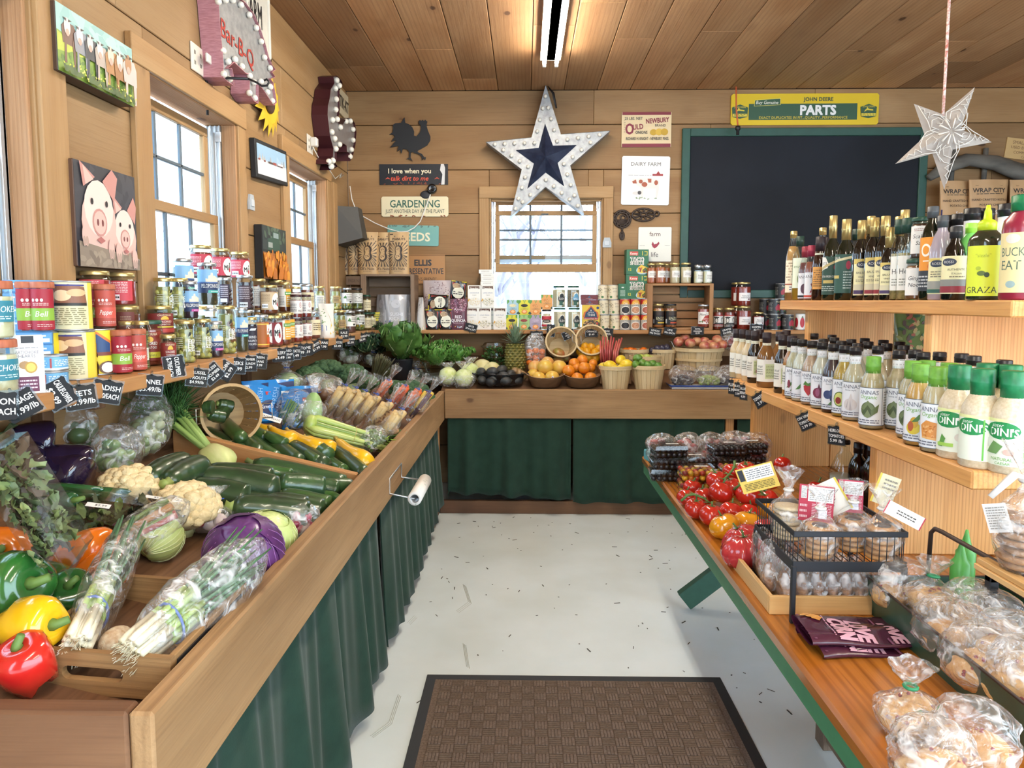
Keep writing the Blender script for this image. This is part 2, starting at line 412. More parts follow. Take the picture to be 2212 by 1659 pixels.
struct('wall_back',mb,[PINE,GAP])
WINS=[(1.25,2.11),(2.79,3.62),(4.41,5.24)]
mb=MB();rows(mb,LW,'y',(-.6,BW),[3.26,2.95,2.60,2.25,1.90,1.62,1.3,.98,.66,.33,0],[(a,b,1.33,2.44)for a,b in WINS],seed=9)
yy=-.6
for a,b in WINS+[(BW,None)]:
 mb.box((LW-.032,yy,0),(LW-.06,a,CEILZ),1,0)
 if b:mb.box((LW-.032,a,0),(LW-.06,b,1.33),1,0);mb.box((LW-.032,a,2.44),(LW-.06,b,CEILZ),1,0);yy=b
struct('wall_left',mb,[PINEL,GAP])
mb=MB();rows(mb,5.2,'y',(1.5,BW),ZS,[],seed=12)
for i in range(len(mb.v)):x,y,z=mb.v[i];mb.v[i]=(10.4-x,y,z)
mb.f=[f[::-1]for f in mb.f]
struct('wall_right',mb,[PINE])
mb=MB();rows(mb,-2.6,'x',(LW,.4),ZS,[],seed=14);mb.v=[(x,y-.03,z)for x,y,z in mb.v];struct('wall_light_block',mb,[PINE])  # partial wall behind the camera, added to cut light on the bin end board
mb=MB();rr=Rnd(3)
x=-.225-.268*5
while x<5.2:
 y=-2.6+rr.uniform(-2,0)
 while y<BW:
  y2=min(BW,y+rr.uniform(1.2,3.4));mb.bd((x+.002,max(y,-2.6),CEILZ),(x+.266,y2-.002,CEILZ+.025),1,0,.003);y=y2
 x+=.268
mb.box((-1.6,-2.6,CEILZ+.028),(5.3,6.1,CEILZ+.06),1,0);mb.box((LW-.06,BW+.001,CEILZ),(5.3,6.1,CEILZ+.06),1,0)
struct('ceiling',mb,[CEIL,GAP])
FLOOR=M('dfeaee',.38,0,.5,0,c2='d4dedf',vs=2.2,bump=.12,bs=55)
mb=MB();mb.add([(-1.5,-2.6,0),(5.2,-2.6,0),(5.2,6,0),(-1.5,6,0)],[(0,1,2,3)])
struct('floor',mb,[FLOOR])
# scuffs and grit on the painted floor
mb=MB();rr=Rnd(21)
for i in range(150):
 x,y=rr.uniform(-.5,1.2),rr.uniform(1.8,5.0);a=rr.uniform(0,PI);l=rr.choice([.003,.004,.006,.012,.016]);t=rr.uniform(.0012,.003)
 mb.box((-l,-t,.0003),(l,t,.0022),0,.0005,T((x,y,0),rz=a))
solo('floor_grit',mb,[M('3a3a36',.8)],'specks of dark grit and dirt on the painted floor','grit',kind='stuff')
mb=MB()
for pts in([(1000,1262),(1012,1300),(985,1320)],[(860,1500),(840,1560),(800,1590)],[(1000,1390),(1008,1440)],[(895,1330),(880,1345)]):
 for i in range(3):
  q=[onz(px+i*3,py+i*2,.0008)for px,py in pts];mb.tu(q,.0016,4,0,flat=.3)
solo('floor_scuff',mb,[M('a9aaa0',.7)],'faint grey scuff marks on the floor in front of the mat','scuff',kind='stuff')
# ================= windows =================
PANE=glass('window_pane','f4faff',.02,.03)
ALU=M('c9ced2',.35,.6)
MUNT=M('5a646b',.5)
def sash(mb,u0,u1,z0,z1,d0,d1,put,rail=.04,bot=.06,nv=2,nh=1,mun=1):
 """put(u,d,z) -> world; rails (mat 0) and muntins (mat mun)"""
 def bx(a,b,ax,m):mb.bd(put(*a),put(*b),ax,m,.003)
 h=0 if abs(put(1,0,0)[0]-put(0,0,0)[0])>.5 else 1
 bx((u0,d0,z0),(u1,d1,z0+bot),h,0);bx((u0,d0,z1-rail),(u1,d1,z1),h,0)
 bx((u0,d0,z0+bot),(u0+rail,d1,z1-rail),2,0);bx((u1-rail,d0,z0+bot),(u1,d1,z1-rail),2,0)
 dm=(d0+d1)/2
 for i in range(nv):u=u0+rail+(u1-u0-2*rail)*(i+1)/(nv+1);bx((u-.008,dm-.008,z0+bot),(u+.008,dm+.008,z1-rail),2,mun)
 for i in range(nh):z=z0+bot+(z1-z0-rail-bot)*(i+1)/(nh+1);bx((u0+rail,dm-.008,z-.008),(u1-rail,dm+.008,z+.008),h,mun)
 # back window
P=lambda u,d,z:(u,BW+d,z)
mb=MB()
mb.bd((-.383,BW-.022,1.32),(-.300,BW,2.392),2);mb.bd((.640,BW-.022,1.32),(.721,BW,2.392),2);mb.bd((-.383,BW-.024,2.392),(.721,BW,2.487),0)
mb.bd((-.300,BW,1.32),(-.284,BW+.13,2.40),2);mb.bd((.624,BW,1.32),(.640,BW+.13,2.40),2);mb.bd((-.284,BW,2.384),(.624,BW+.13,2.40),0)
mb.bd((-.284,BW+.01,2.37),(.624,BW+.05,2.384),0);mb.bd((-.3,BW,1.30),(.64,BW+.15,1.33),0)
wb=struct('window_1',mb,[CASING])
mb=MB();sash(mb,-.252,.592,1.79,2.295,.03,.062,P,.036,.068);mb.box(P(.13,.02,2.262),P(.19,.03,2.272),1,.002)
s1=struct('sash',mb,[CASING,MUNT],wb)
mb=MB();sash(mb,-.252,.592,1.9,2.378,.068,.09,P,.03,.03,2,1);struct('sash',mb,[CASING,MUNT],wb)
mb=MB()
for u in(-.275,.6):mb.box(P(u,.095,1.33),P(u+.012,.12,2.38),0)
mb.box(P(-.275,.1,1.875),P(.612,.115,1.905),0);mb.tu([P(.13,.108,1.905),P(.15,.108,1.92),P(.17,.108,1.928),P(.19,.108,1.92),P(.21,.108,1.905)],.006,6,0)
s2=struct('storm_frame',mb,[ALU],wb)
mb=MB();mb.box(P(-.22,.044,1.856),P(.56,.047,2.262),0,0);struct('glass',mb,[PANE],s1);mb=MB();mb.box(P(-.262,.107,1.33),P(.6,.109,1.88),0,0);struct('glass',mb,[PANE],s2)
# left windows
for k,(a,b)in enumerate(WINS):
 Q=lambda u,d,z:(LW-d,u,z)
 mb=MB();cw=.115
 zt=2.43
 mb.bd(Q(a-cw,-.024,1.32),Q(a,0,zt),2,0);mb.bd(Q(b+.012,-.024,1.32),Q(b+cw-.01,0,zt),2,0)
 mb.bd(Q(a-cw-.015,-.028,zt),Q(b+cw,0,zt+.105),1,0)
 if k==0:mb.bd(Q(b+.02,-.04,1.32),Q(b+.14,-.005,CEILZ),2,0)
 mb.bd(Q(a-.01,.0,1.33),Q(a+.006,.14,zt+.01),2,1);mb.bd(Q(b-.004,-.012,1.33),Q(b+.012,.14,zt+.01),2,1)
 mb.bd(Q(a,-.012,zt-.006),Q(b,.14,zt+.012),1,1);mb.bd(Q(a,-.03,1.31),Q(b,.15,1.335),1,0)
 wl=struct('window_%d'%(k+2),mb,[CASING,ROUGH])
 zm=1.955
 mb=MB();sash(mb,a+.012,b-.05,zm-.02,zt-.03,.105,.13,Q,.045,.045,2,1);s1=struct('sash',mb,[CASING,MUNT],wl)
 mb=MB();sash(mb,a+.012,b-.03,1.34,zm+.02,.075,.1,Q,.045,.06,2,1);s2=struct('sash',mb,[CASING,MUNT],wl)
 mb=MB()
 for i in range(4):mb.box(Q(b-.028+.004*(i%2),.055+.022*i,1.34),Q(b-.004,.062+.022*i,zt-.01),0,.001)
 mb.box(Q(b-.014,.055,1.34),Q(b-.003,.135,zt-.01),0,.001);mb.box(Q(b-.03,.05,zt-.09),Q(b-.018,.075,zt-.04),0,.002)
 struct('sash_track',mb,[ALU],wl)
 mb=MB();mb.box(Q(a+.05,.116,zm),Q(b-.09,.118,zt-.07),0,0);struct('glass',mb,[PANE],s1);mb=MB();mb.box(Q(a+.05,.086,1.4),Q(b-.07,.088,zm-.02),0,0);struct('glass',mb,[PANE],s2)
 # corner stud and small trim
mb=MB();mb.bd((LW,5.40,1.32),(LW+.03,5.50,2.44),2);struct('trim_1',mb,[CASING])
# ---------------- what stands outside the windows ----------------
BARK=M('a89ea6',.9,c2='968c98',vs=8)
def bare_tree(seed,h):
 r=Rnd(seed);mb=MB()
 def br(p,d,l,rad,dep):
  pts=[p];q=p.copy();dd=d.copy()
  for i in range(4):dd=(dd+Vector((r.uniform(-.2,.2),r.uniform(-.2,.2),r.uniform(-.05,.15)))).normalized();q=q+dd*l/4;pts.append(q.copy())
  mb.tu(pts,[rad*(1-.16*i)for i in range(5)],6,0)
  if dep:
   for i in range(3):
    t=r.uniform(.35,1);b=pts[min(4,int(t*4))];a=r.uniform(0,2*PI)
    br(b,(dd*.6+Vector((cos(a),sin(a),r.uniform(.1,.7)))).normalized(),l*r.uniform(.35,.6),rad*.42,dep-1)
 br(Vector((0,0,-.5)),Vector((0,0,1)),h,.11,3);return mb
tm=[bare_tree(k,5.5).mesh('bare_tree',[BARK])for k in range(3)]
for i,(x,y,k,s)in enumerate([(-.75,13,0,1),(.1,15,1,1.1),(.55,12,2,.9),(1.3,16,0,1.1),(-1.6,17,1,1.2),(-6.5,5.5,2,1),(-7.5,9.5,0,1.1),(-9,14.5,1,1.2)]):
 o=bpy.data.objects.new('bare_tree',tm[k]);COL.objects.link(o);o.location=(x,y,-.6);o.scale=(s,s,s);o.rotation_euler=(0,0,i*1.3)
 tag(o,['slim bare tree far left through the back window','bare tree behind the middle panes of the back window','nearest bare tree right of centre in the back window','bare tree at the right panes of the back window','bare tree outside hidden at the left of the back window','bare tree seen through the first left wall window','bare tree beyond the first left wall window, farther away','bare tree seen through the small left wall window'][i],'tree','bare trees outside')
mb=MB();mb.add([(-40,-10,-.7),(40,-10,-.7),(40,60,-.7),(-40,60,-.7)],[(0,1,2,3)]);o=struct('ground',mb,[M('cfc9c6',.95,c2='bcb4ae',vs=.6)])
mb=MB()
for i in range(16):mb.box((-5.2,5.3,-.7+i*.16),(-5.0,9.6,-.7+i*.16+.157),0,.01)
for j in range(3):mb.box((-4.99,5.6+j*1.4,.5),(-4.96,6.1+j*1.4,1.9),1,.01)
solo('neighbouring_shed',mb,[M('dfe6ec',.8),M('a9c3d8',.6)],'pale shed wall with bluish shutters outside the left windows','building')
# ================= fluorescent strip lights =================
TUBE=M('fff5e2',.4,emit=TUBE_L);WHITE=M('f2f2ee',.4)
def strip(label,x,y0,y1,group):
 t=thing('strip_light',label,'ceiling light',(x,(y0+y1)/2,CEILZ),group=group);h=(y1-y0)/2
 mb=MB();mb.box((-.035,-h,-.05),(.035,h,-.002));mb.pm([(-.07,-.05),(.07,-.05),(.035,-.02),(-.035,-.02)],-h,h);mb.bu('housing',[WHITE],t)
 for s in(-.042,.042):
  mb=MB();mb.tu([(s,-h+.03,-.075),(s,0,-.075),(s,h-.03,-.075)],.0135,10,0);mb.bu('fluorescent_tube',[TUBE],t)
 mb=MB()
 for e in(-h,h):
  for s in(-.042,.042):mb.box((s-.012,e-.012,-.095),(s+.012,e+.012,-.05))
 mb.bu('tube_socket',[WHITE],t);return t
strip('two-tube fluorescent strip light on the ceiling above the star',.17,2.66,5.08,'strip lights')
strip('fluorescent strip light on the ceiling behind the viewer, in line with the first',.17,-1.7,.72,'strip lights')
strip('fluorescent strip light on the ceiling to the right behind the viewer',3.3,-1.7,.72,'strip lights')
# ================= produce bins =================
BZ1,BZ0,BX,BY,NE=.907,.695,-.582,5.046,1.05
zl=lambda X:.815+.24*(-.62-X)
zb=lambda Y:.895+.23*(Y-5.09)
bl=thing('produce_bin','long wooden produce bin along the left wall with sloping bed','produce bin',(BX,NE,0))
def pb(mb,name,mat,par):o=mb.bu(name,mat,par);o.matrix_parent_inverse=Matrix.Translation(par.location).inverted();return o
mb=MB();mb.bd((BX-.04,NE,BZ0),(BX,BY-.002,BZ1),1,0,.005);pb(mb,'front_board',[BIN],bl)
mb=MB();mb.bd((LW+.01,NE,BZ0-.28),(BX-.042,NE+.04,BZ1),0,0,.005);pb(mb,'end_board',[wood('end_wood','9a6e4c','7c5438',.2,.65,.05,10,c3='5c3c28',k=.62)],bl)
def slab(mb,pts,t=.015,ax=1):
 vs=[Vector(p)for p in pts];vs+=[v-Vector((0,0,t))for v in vs]
 mb.add(vs,[(0,1,2,3),(7,6,5,4),(0,4,5,1),(1,5,6,2),(2,6,7,3),(3,7,4,0)],gc=[(v[ax],v[1-ax],v.z)for v in vs])
mb=MB();slab(mb,[(BX-.042,NE+.042,zl(BX-.042)),(BX-.042,BW-.01,zl(BX-.042)),(LW+.01,BW-.01,zl(LW)),(LW+.01,NE+.042,zl(LW))]);pb(mb,'bed_panel',[DARKW],bl)
mb=MB()
for i,yd in enumerate((2.60,)):
 mb.bd((-1.32,yd,zl(-1.32)-.02),(BX-.05,yd+.035,zl(-1.32)+.085),0,0,.003)
 for j in range(len(mb.v)):
  x,y,z=mb.v[j];mb.v[j]=(x,y,z+zl(x)-zl(-1.32))
pb(mb,'divider',[SHELF],bl)
mb=MB();mb.bd((BX-.10,BY-.05,.06),(BX-.035,BY+.0,BZ0),2,0);pb(mb,'leg',[SHELF],bl)
mb=MB();mb.bd((BX-.085,2.87,.06),(BX-.045,2.93,BZ0),2,0);pb(mb,'leg',[SHELF],bl)
mb=MB();mb.bd((BX-.085,NE+.05,.06),(BX-.045,NE+.11,BZ0),2,0);pb(mb,'leg',[SHELF],bl)
mb=MB();mb.bd((BX-.09,NE,0),(BX-.045,BY+.02,.075),1,0);pb(mb,'plinth',[DARKW],bl)
bb=thing('produce_bin','wooden produce bin under the back wall holding fruit','produce bin',(1.2,BY,0))
mb=MB();mb.bd((BX+.002,BY,BZ0+.012),(4.0,BY+.04,BZ1+.01),0,0,.005);pb(mb,'front_board',[BIN],bb)
mb=MB();slab(mb,[(BX-.03,BY+.042,zb(BY+.042)),(4.0,BY+.042,zb(BY+.042)),(4.0,BW-.01,zb(BW)),(BX-.03,BW-.01,zb(BW))],ax=0);pb(mb,'bed_panel',[DARKW],bb)
mb=MB();mb.bd((BX-.04,BY+.03,0),(4.0,BY+.07,.095),0,0);pb(mb,'plinth',[DARKW],bb)
mb=MB();mb.bd((1.44,BY+.03,.09),(1.5,BY+.07,BZ0+.02),2,0);pb(mb,'leg',[SHELF],bb)
# ---------------- curtains ----------------
CURT=M('213a2e',.85,0,.2,0,var=.18,vs=14,bump=.1,bs=200,sheen=.1)
def curtain(label,p0,p1,z1,z0,seed,amp=.02,side=(0,1),hem=None,group='green skirts under the produce bins'):
 r=Rnd(seed);p0,p1=Vector(p0),Vector(p1);d=p1-p0;L=d.length;d/=L;nrm=Vector((-d.y,d.x,0))*side[1]
 nu=int(L/.012);nz=10;mb=MB();fr=[(r.uniform(16,24),r.uniform(0,6)),(r.uniform(28,40),r.uniform(0,6)),(r.uniform(50,70),r.uniform(0,6))]
 vs=[];fs=[]
 for j in range(nz+1):
  t=j/nz
  for i in range(nu+1):
   u=i/nu*L;s=sum(a*sin(f*u+ph+.5*sin(2.3*u))for a,(f,ph)in zip((1,.6,.3*(1-t)+.1),fr))
   of=amp*(.35+.9*t)*s+.028*t;zz=z1+(z0-z1)*t
   if hem:zz+=hem(u/L)*t
   vs.append(p0+d*u+nrm*of+Vector((0,0,zz+.006*t*sin(fr[0][0]*u*1.7+1))))
 for j in range(nz):
  for i in range(nu):a=j*(nu+1)+i;fs.append((a,a+nu+1,a+nu+2,a+1)if side[1]<0 else(a,a+1,a+nu+2,a+nu+1))
 mb.add(vs,fs,0,True)
 o=solo('curtain',mb,[CURT],label,'curtain',group=group)
 md=o.modifiers.new('s','SOLIDIFY');md.thickness=.002;return o
XC=BX-.035
curtain('green cloth skirt under the near half of the left bin',(XC,NE+.04,0),(XC,2.86,0),BZ0+.005,.055,5,.02,(0,-1))
curtain('green cloth skirt under the far half of the left bin, its hem lifting',(XC,2.95,0),(XC,BY-.1,0),BZ0+.005,.05,11,.018,(0,-1),hem=lambda t:.14*max(0,(t-.35))if t>.35 else 0)
curtain('green cloth skirt under the back bin, left of the seam',(BX+.02,BY+.02,0),(.33,BY+.02,0),BZ0+.016,.115,17,.02,(0,-1),hem=lambda t:.05*(1-t)*(t>0))
curtain('green cloth skirt under the middle of the back bin',(.345,BY+.02,0),(1.43,BY+.02,0),BZ0+.016,.095,23,.018,(0,-1))
curtain('green cloth skirt under the back bin behind the tomato table',(1.52,BY+.02,0),(3.6,BY+.02,0),BZ0+.016,.1,31,.012,(0,-1))
# ---------------- wall shelves ----------------
SZ=1.318
mb=MB();mb.bd((LW+.002,.9,SZ-.046),(-1.205,3.3,SZ),1,0,.004);mb.bd((LW+.002,3.302,SZ-.046),(-1.205,5.66,SZ),1,0,.004)
ls=solo('wall_shelf',mb,[SHELF],'long rough board shelf along the left wall lined with jars','shelf')
mb=MB();mb.bd((LW+.002,5.662,SZ-.03),(1.62,BW-.002,SZ),0,0,.004);mb.bd((1.622,5.662,SZ-.03),(3.4,BW-.002,SZ),0,0,.004)
bs_=solo('wall_shelf',mb,[SHELF],'long board shelf on the back wall below the window','shelf')
for y in(2.06,3.62):
 mb=MB();mb.bd((LW,y,SZ-.32),(LW+.04,y+.05,SZ-.046),2,0);mb.bd((LW+.04,y,SZ-.09),(LW+.2,y+.05,SZ-.046),0,0);b=mb.bu('bracket',[DARKW],ls)
 # ---------------- door mat ----------------
t=thing('door_mat','brown waffle door mat with black rubber border on the floor','mat',(.2,1.95,0))
MW,ML=.605,.87
mb=MB();mb.box((-MW,-ML,.0005),(MW,ML,.006),0,.003);mb.bu('rubber_border',[M('24262a',.6)],t)
mb=MB();c=.047
nx_,ny_=int((MW-.045)*2/c),int((ML-.045)*2/c)
for i in range(nx_):
 for j in range(ny_):
  x0=-nx_*c/2+i*c;y0=-ny_*c/2+j*c
  for k in range(4):
   if(i+j)%2:mb.box((x0+.001,y0+k*c/4+.0012,.005),(x0+c-.001,y0+(k+1)*c/4-.0012,.0105),0,.0015)
   else:mb.box((x0+k*c/4+.0006,y0+.001,.005),(x0+(k+1)*c/4-.0006,y0+c-.001,.0115),1,.0015)
mb.box((-MW+.04,-ML+.04,.004),(MW-.04,ML-.04,.0065),1,0)
mb.bu('carpet_pile',[M('5c4c3f',.95,c2='6e5c4e',vs=120,bump=.5,bs=500),M('78665a',.95,c2='5e4e42',vs=140,bump=.5,bs=500)],t)
# ================= packaged goods: builders =================
class Ink:
 """printing: elements in box units (x -.5...5 of W, z 0..1 of H) on a flat front or wrapped on a cylinder"""
 def __init__(s,base):s.mats=list(base);s.key={}
 def i(s,c):
  if not isinstance(c,str):return c
  if c not in s.key:s.key[c]=len(s.mats);s.mats.append(M(c,.5)if c[0]!='*' else M(c[1:],.3,.8))
  return s.key[c]
 def draw(s,mb,W,H,el,y=0,r=None,z0=0,dl=.00025,zr=(0,1)):
  lay=dl
  for e in el:
   k=e[0]
   def PT(x,z):return(min(.5,max(-.5,x))*W,z0+min(zr[1],max(zr[0],z))*H)
   if k in 'rep':
    if k=='r':
     n=max(1,int(abs(e[2]-e[1])*W/.006))if r else 1;xs=[e[1]+(e[2]-e[1])*i/n for i in range(n+1)]
     if r:mb.wrapband(r+lay,z0+e[3]*H,z0+e[4]*H,e[1]*W/r,e[2]*W/r,s.i(e[5]),n);lay+=dl;continue
     pts=[PT(x,e[3])for x in xs]+[PT(x,e[4])for x in reversed(xs)];c=e[5]
    elif k=='e':pts=[PT(e[1]+e[3]*cos(2*PI*i/16),e[2]+e[4]*sin(2*PI*i/16))for i in range(16)];c=e[5]
    else:pts=[PT(*q)for q in e[1]];c=e[2]
    (mb.wrappoly(pts,r+lay,s.i(c))if r else mb.flat(pts,y-lay,s.i(c)))
   elif k=='t':
    op=e[7]if len(e)>7 else{}
    mb.text(e[1],e[2]*W,z0+e[3]*H,e[4]*H,(y-lay)if not r else-lay,s.i(e[5]),wmax=(e[6]*W if len(e)>6 and e[6]else None),wrap=r,**op)
   elif k=='l':
    rr=Rnd(len(mb.v));n=e[5]
    for q in range(n):
     z=e[4]-(e[4]-e[3])*(q+.5)/n;hh=(e[4]-e[3])/n*.22;x=e[1]
     while x<e[2]-.01:
      x2=min(e[2],x+rr.uniform(.04,.14)*(e[2]-e[1])*1.6)
      (mb.wrapband(r+lay,z0+(z-hh)*H,z0+(z+hh)*H,x*W/r,x2*W/r,s.i(e[6]),1)if r else mb.rect(x*W,x2*W,z0+(z-hh)*H,z0+(z+hh)*H,y-lay,s.i(e[6])));x=x2+.02*(e[2]-e[1])+.008
   elif k=='g':
    rr=Rnd(e[5]+int(e[1]*100))
    for q in range(e[5]):
     a=rr.uniform(0,2*PI);d=math.sqrt(rr.random());x,z=e[1]+e[3]*d*cos(a),e[2]+e[4]*d*sin(a);t=rr.uniform(0,PI);sz=e[6]
     pts=[PT(x+sz*(cos(b)*cos(t)-.5*sin(b)*sin(t)),z+sz*W/H*(cos(b)*sin(t)+.5*sin(b)*cos(t)))for b in[2*PI*i/6 for i in range(6)]]
     c=s.i(rr.choice(e[7]));(mb.wrappoly(pts,r+lay+q*3e-6,c)if r else mb.flat(pts,y-lay-q*3e-6,c))
   lay+=dl
  return mb
PROTO={}
def proto(key,name,parts):PROTO[key]=(name,parts);return key
def inst(key,label,cat,loc,rz=0,group=None,rot=None,scale=None):
 name,parts=PROTO[key]
 if len(parts)==1 and parts[0][0]is None:
  o=bpy.data.objects.new(name,parts[0][1]);COL.objects.link(o)
 else:
  o=bpy.data.objects.new(name,None);COL.objects.link(o);o.empty_display_size=.05
  for p in parts:
   c=bpy.data.objects.new(p[0],p[1]);COL.objects.link(c);c.parent=o
   for q in(p[2]if len(p)>2 else()):d=bpy.data.objects.new(q[0],q[1]);COL.objects.link(d);d.parent=c
 o.location=loc;o.rotation_euler=rot if rot is not None else(0,0,rz)
 if scale:o.scale=scale if isinstance(scale,(tuple,list))else(scale,)*3
 return tag(o,label,cat,group)
GL=glass('jar_glass','f4f8f6',.03,.06)
GOLD=M('c9b478',.3,.75);SILV=M('b9bbbd',.3,.8);BLK=M('1c1c20',.35);GRN=M('1f4a38',.4);TERRA=M('b5694a',.55,c2='a2573b',vs=40,stretch=(3,3,.4))
LIDS={'gold':GOLD,'silver':SILV,'black':BLK,'green':GRN,'terra':TERRA,'purple':M('2b2026',.45),'lime':M('6fa83a',.45,c2='5f9632',vs=60),'dgreen':M('157a4a',.4,c2='0f6a3f',vs=60)}
def olives(mb,r,h,z0,col,seed,size=.011):
 rr=Rnd(seed);R=r-size*.9-.002;n=max(4,int(2*PI*R/(size*1.9)));nz=max(1,int((h-size)/(size*1.75)))
 for j in range(nz):
  for i in range(n):
   a=2*PI*(i+.5*(j%2)+rr.uniform(-.15,.15))/n;z=z0+size*.9+j*size*1.75+rr.uniform(-.2,.2)*size
   k=rr.uniform(.85,1.1);mb.ball((0,0,0),(size*k*1.1,size*k*.9,size*k*.95),8,6,rr.choice(col),T((R*sin(a),-R*cos(a),z),rr.uniform(0,3),rr.uniform(0,3),0))
def jar(key,r,h,cont,lid='gold',lab=None,c2=None,ol=None,nk=.86,lh=.014,fill=.9,name='jar',facet=0,olsize=.011,cs=60):
 """screw-lid jar: glass, contents, lid, label. lab = (z0, z1, half width in radians, paper, elements)"""
 nr=r*nk;sh=h*.1;zb=h-lh-.006
 pg=[(r*.9,.0005),(r*.985,.003),(r,.008),(r,zb-sh),(r*.97,zb-sh*.55),(nr,zb),(nr,h-.002)]
 n=facet or 24;parts=[]
 mb=MB();mb.la(pg,n,0,cap1=False,sm=not facet);parts.append(('glass',mb.mesh('glass',[GL])))
 zf=zb*fill;rc=r-.0022;mb=MB();pc=[(rc*.9,.004),(rc,.01),(rc,min(zf,zb-sh)),]
 if zf>zb-sh:pc.append((rc*(1-.14*(zf-zb+sh)/sh),zf))
 if ol:
  mats=[M(c,.3,coat=.3)for c in ol]+[M(cont,.3)];pc=[(q*.74,z)for q,z in pc];mb.la(pc,14,len(ol));olives(mb,rc,zf,.004,range(len(ol)),hash(key)%99 if False else len(key),olsize)
 else:mats=[M(cont,.32,c2=c2,vs=cs,coat=.4)if c2 else M(cont,.3,coat=.4)];mb.la(pc,n,0,sm=not facet)
 parts.append(('contents',mb.mesh('contents',mats)))
 mb=MB();R=nr+.0028;m=40
 mb.la([(R,h-lh),(R+.0006,h-lh+.0015),(R,h-.002),(R-.002,h),(R-.005,h),(R-.006,h-.0012),(.0001,h-.0012)],30,0,sm=True,cap0=True)
 parts.append(('lid',mb.mesh('lid',[LIDS.get(lid)or M(lid,.4)])))
 if lab:
  z0,z1,ha,paper,el=lab;ink=Ink([M(paper,.55)]);mb=MB();rr_=r+.0005;W=2*ha*rr_
  mb.wrapband(rr_,z0*h,z1*h,-ha,ha,0,max(8,int(ha*10)));ink.draw(mb,W,(z1-z0)*h,el,r=rr_,z0=z0*h)
  parts[0]+=([('label',mb.mesh('label',ink.mats))],)
 return proto(key,name,parts)
def can(key,r,h,paper,el,name='can',ha=PI):
 ink=Ink([M(paper,.4),SILV]);mb=MB()
 mb.la([(r*.96,0),(r,.001),(r,.004),(r*.975,.005),(r*.975,h-.005),(r,h-.004),(r,h-.001),(r*.97,h),(r*.94,h),(r*.93,h-.003),(.0001,h-.003)],28,1)
 cn=MB();cn.v,cn.f,cn.m,cn.sm,cn.gc,cn.rn=mb.v,mb.f,mb.m,mb.sm,mb.gc,mb.rn
 lb=MB();rr_=r*.985;lb.la([(rr_,.005),(rr_,h-.005)],28,0,cap0=False,cap1=False);ink.draw(lb,2*PI*rr_,h-.01,el,r=rr_,z0=.005)
 return proto(key,name,[('tin',cn.mesh('tin',[SILV,SILV]),[('label',lb.mesh('label',ink.mats))])])
def box(key,W,D,H,col,el,name='carton',side=None,top=None):
 ink=Ink([M(col,.5),M(side or col,.5),M(top or side or col,.5)]);mb=MB();mb.box((-W/2,-D/2,0),(W/2,D/2,H),1,.0015)
 mb.rect(-W/2+.001,W/2-.001,.001,H-.001,-D/2-.0002,0);ink.draw(mb,W,H,el,y=-D/2-.0002)
 return proto(key,name,[(None,mb.mesh(name,ink.mats))])
def bottle(key,prof,mat,cap,capz,lab=None,lab2=None,liq=None,liqz=1,name='bottle',n=24,capr=None,facet=False,caph=None,seal=None):
 """prof [(r,z)...]; glass bottle with liquid or solid-coloured bottle, cap from capz up, labels = (z0,z1,a0,a1,r,paper,elements)"""
 H=prof[-1][1];parts=[];mb=MB();mb.la(prof,n,0,cap1=True,sm=not facet);parts.append(('body',mb.mesh('body',[mat])))
 if liq:
  q=[]
  for i,(r,z)in enumerate(prof):
   if z<=liqz:q.append((max(.001,r-.0025),max(z,.004)))
   else:r0,z0=prof[i-1];t=(liqz-z0)/(z-z0);q.append((r0+(r-r0)*t-.0025,liqz));break
  mb=MB();mb.la(q,n,0,sm=not facet);parts.append(('liquid',mb.mesh('liquid',[liq if not isinstance(liq,str)else M(liq,.3,coat=.3)])))
 cr=capr or prof[-1][0]+.002;mb=MB();ch=(H-capz)+(caph or.001)
 mb.la([(cr,capz),(cr,capz+ch*.45),(cr+.0008,capz+ch*.48),(cr+.0008,capz+ch*.55),(cr,capz+ch*.58),(cr,capz+ch-.002),(cr-.002,capz+ch),(.0001,capz+ch)],20,0)
 parts.append(('cap',mb.mesh('cap',[LIDS.get(cap)or(M(cap,.4)if isinstance(cap,str)else cap)])))
 for nm,lb in(('label',lab),('neck_label',lab2)):
  if lb:
   z0,z1,a0,a1,r,paper,el=lb;ink=Ink([M(paper,.5)]);mb=MB();ac=(a0+a1)/2;ha=(a1-a0)/2
   mb.wrapband(r,z0,z1,-ha,ha,0,max(6,int(ha*9)));ink.draw(mb,2*ha*r,z1-z0,el,r=r,z0=z0)
   ca,sa=cos(ac),sin(ac);mb.v=[(x*ca-y*sa,x*sa+y*ca,z)for x,y,z in mb.v]
   parts[0]=parts[0][:2]+([*(parts[0][2]if len(parts[0])>2 else()),(nm,mb.mesh(nm,ink.mats))],)
 return proto(key,name,parts)
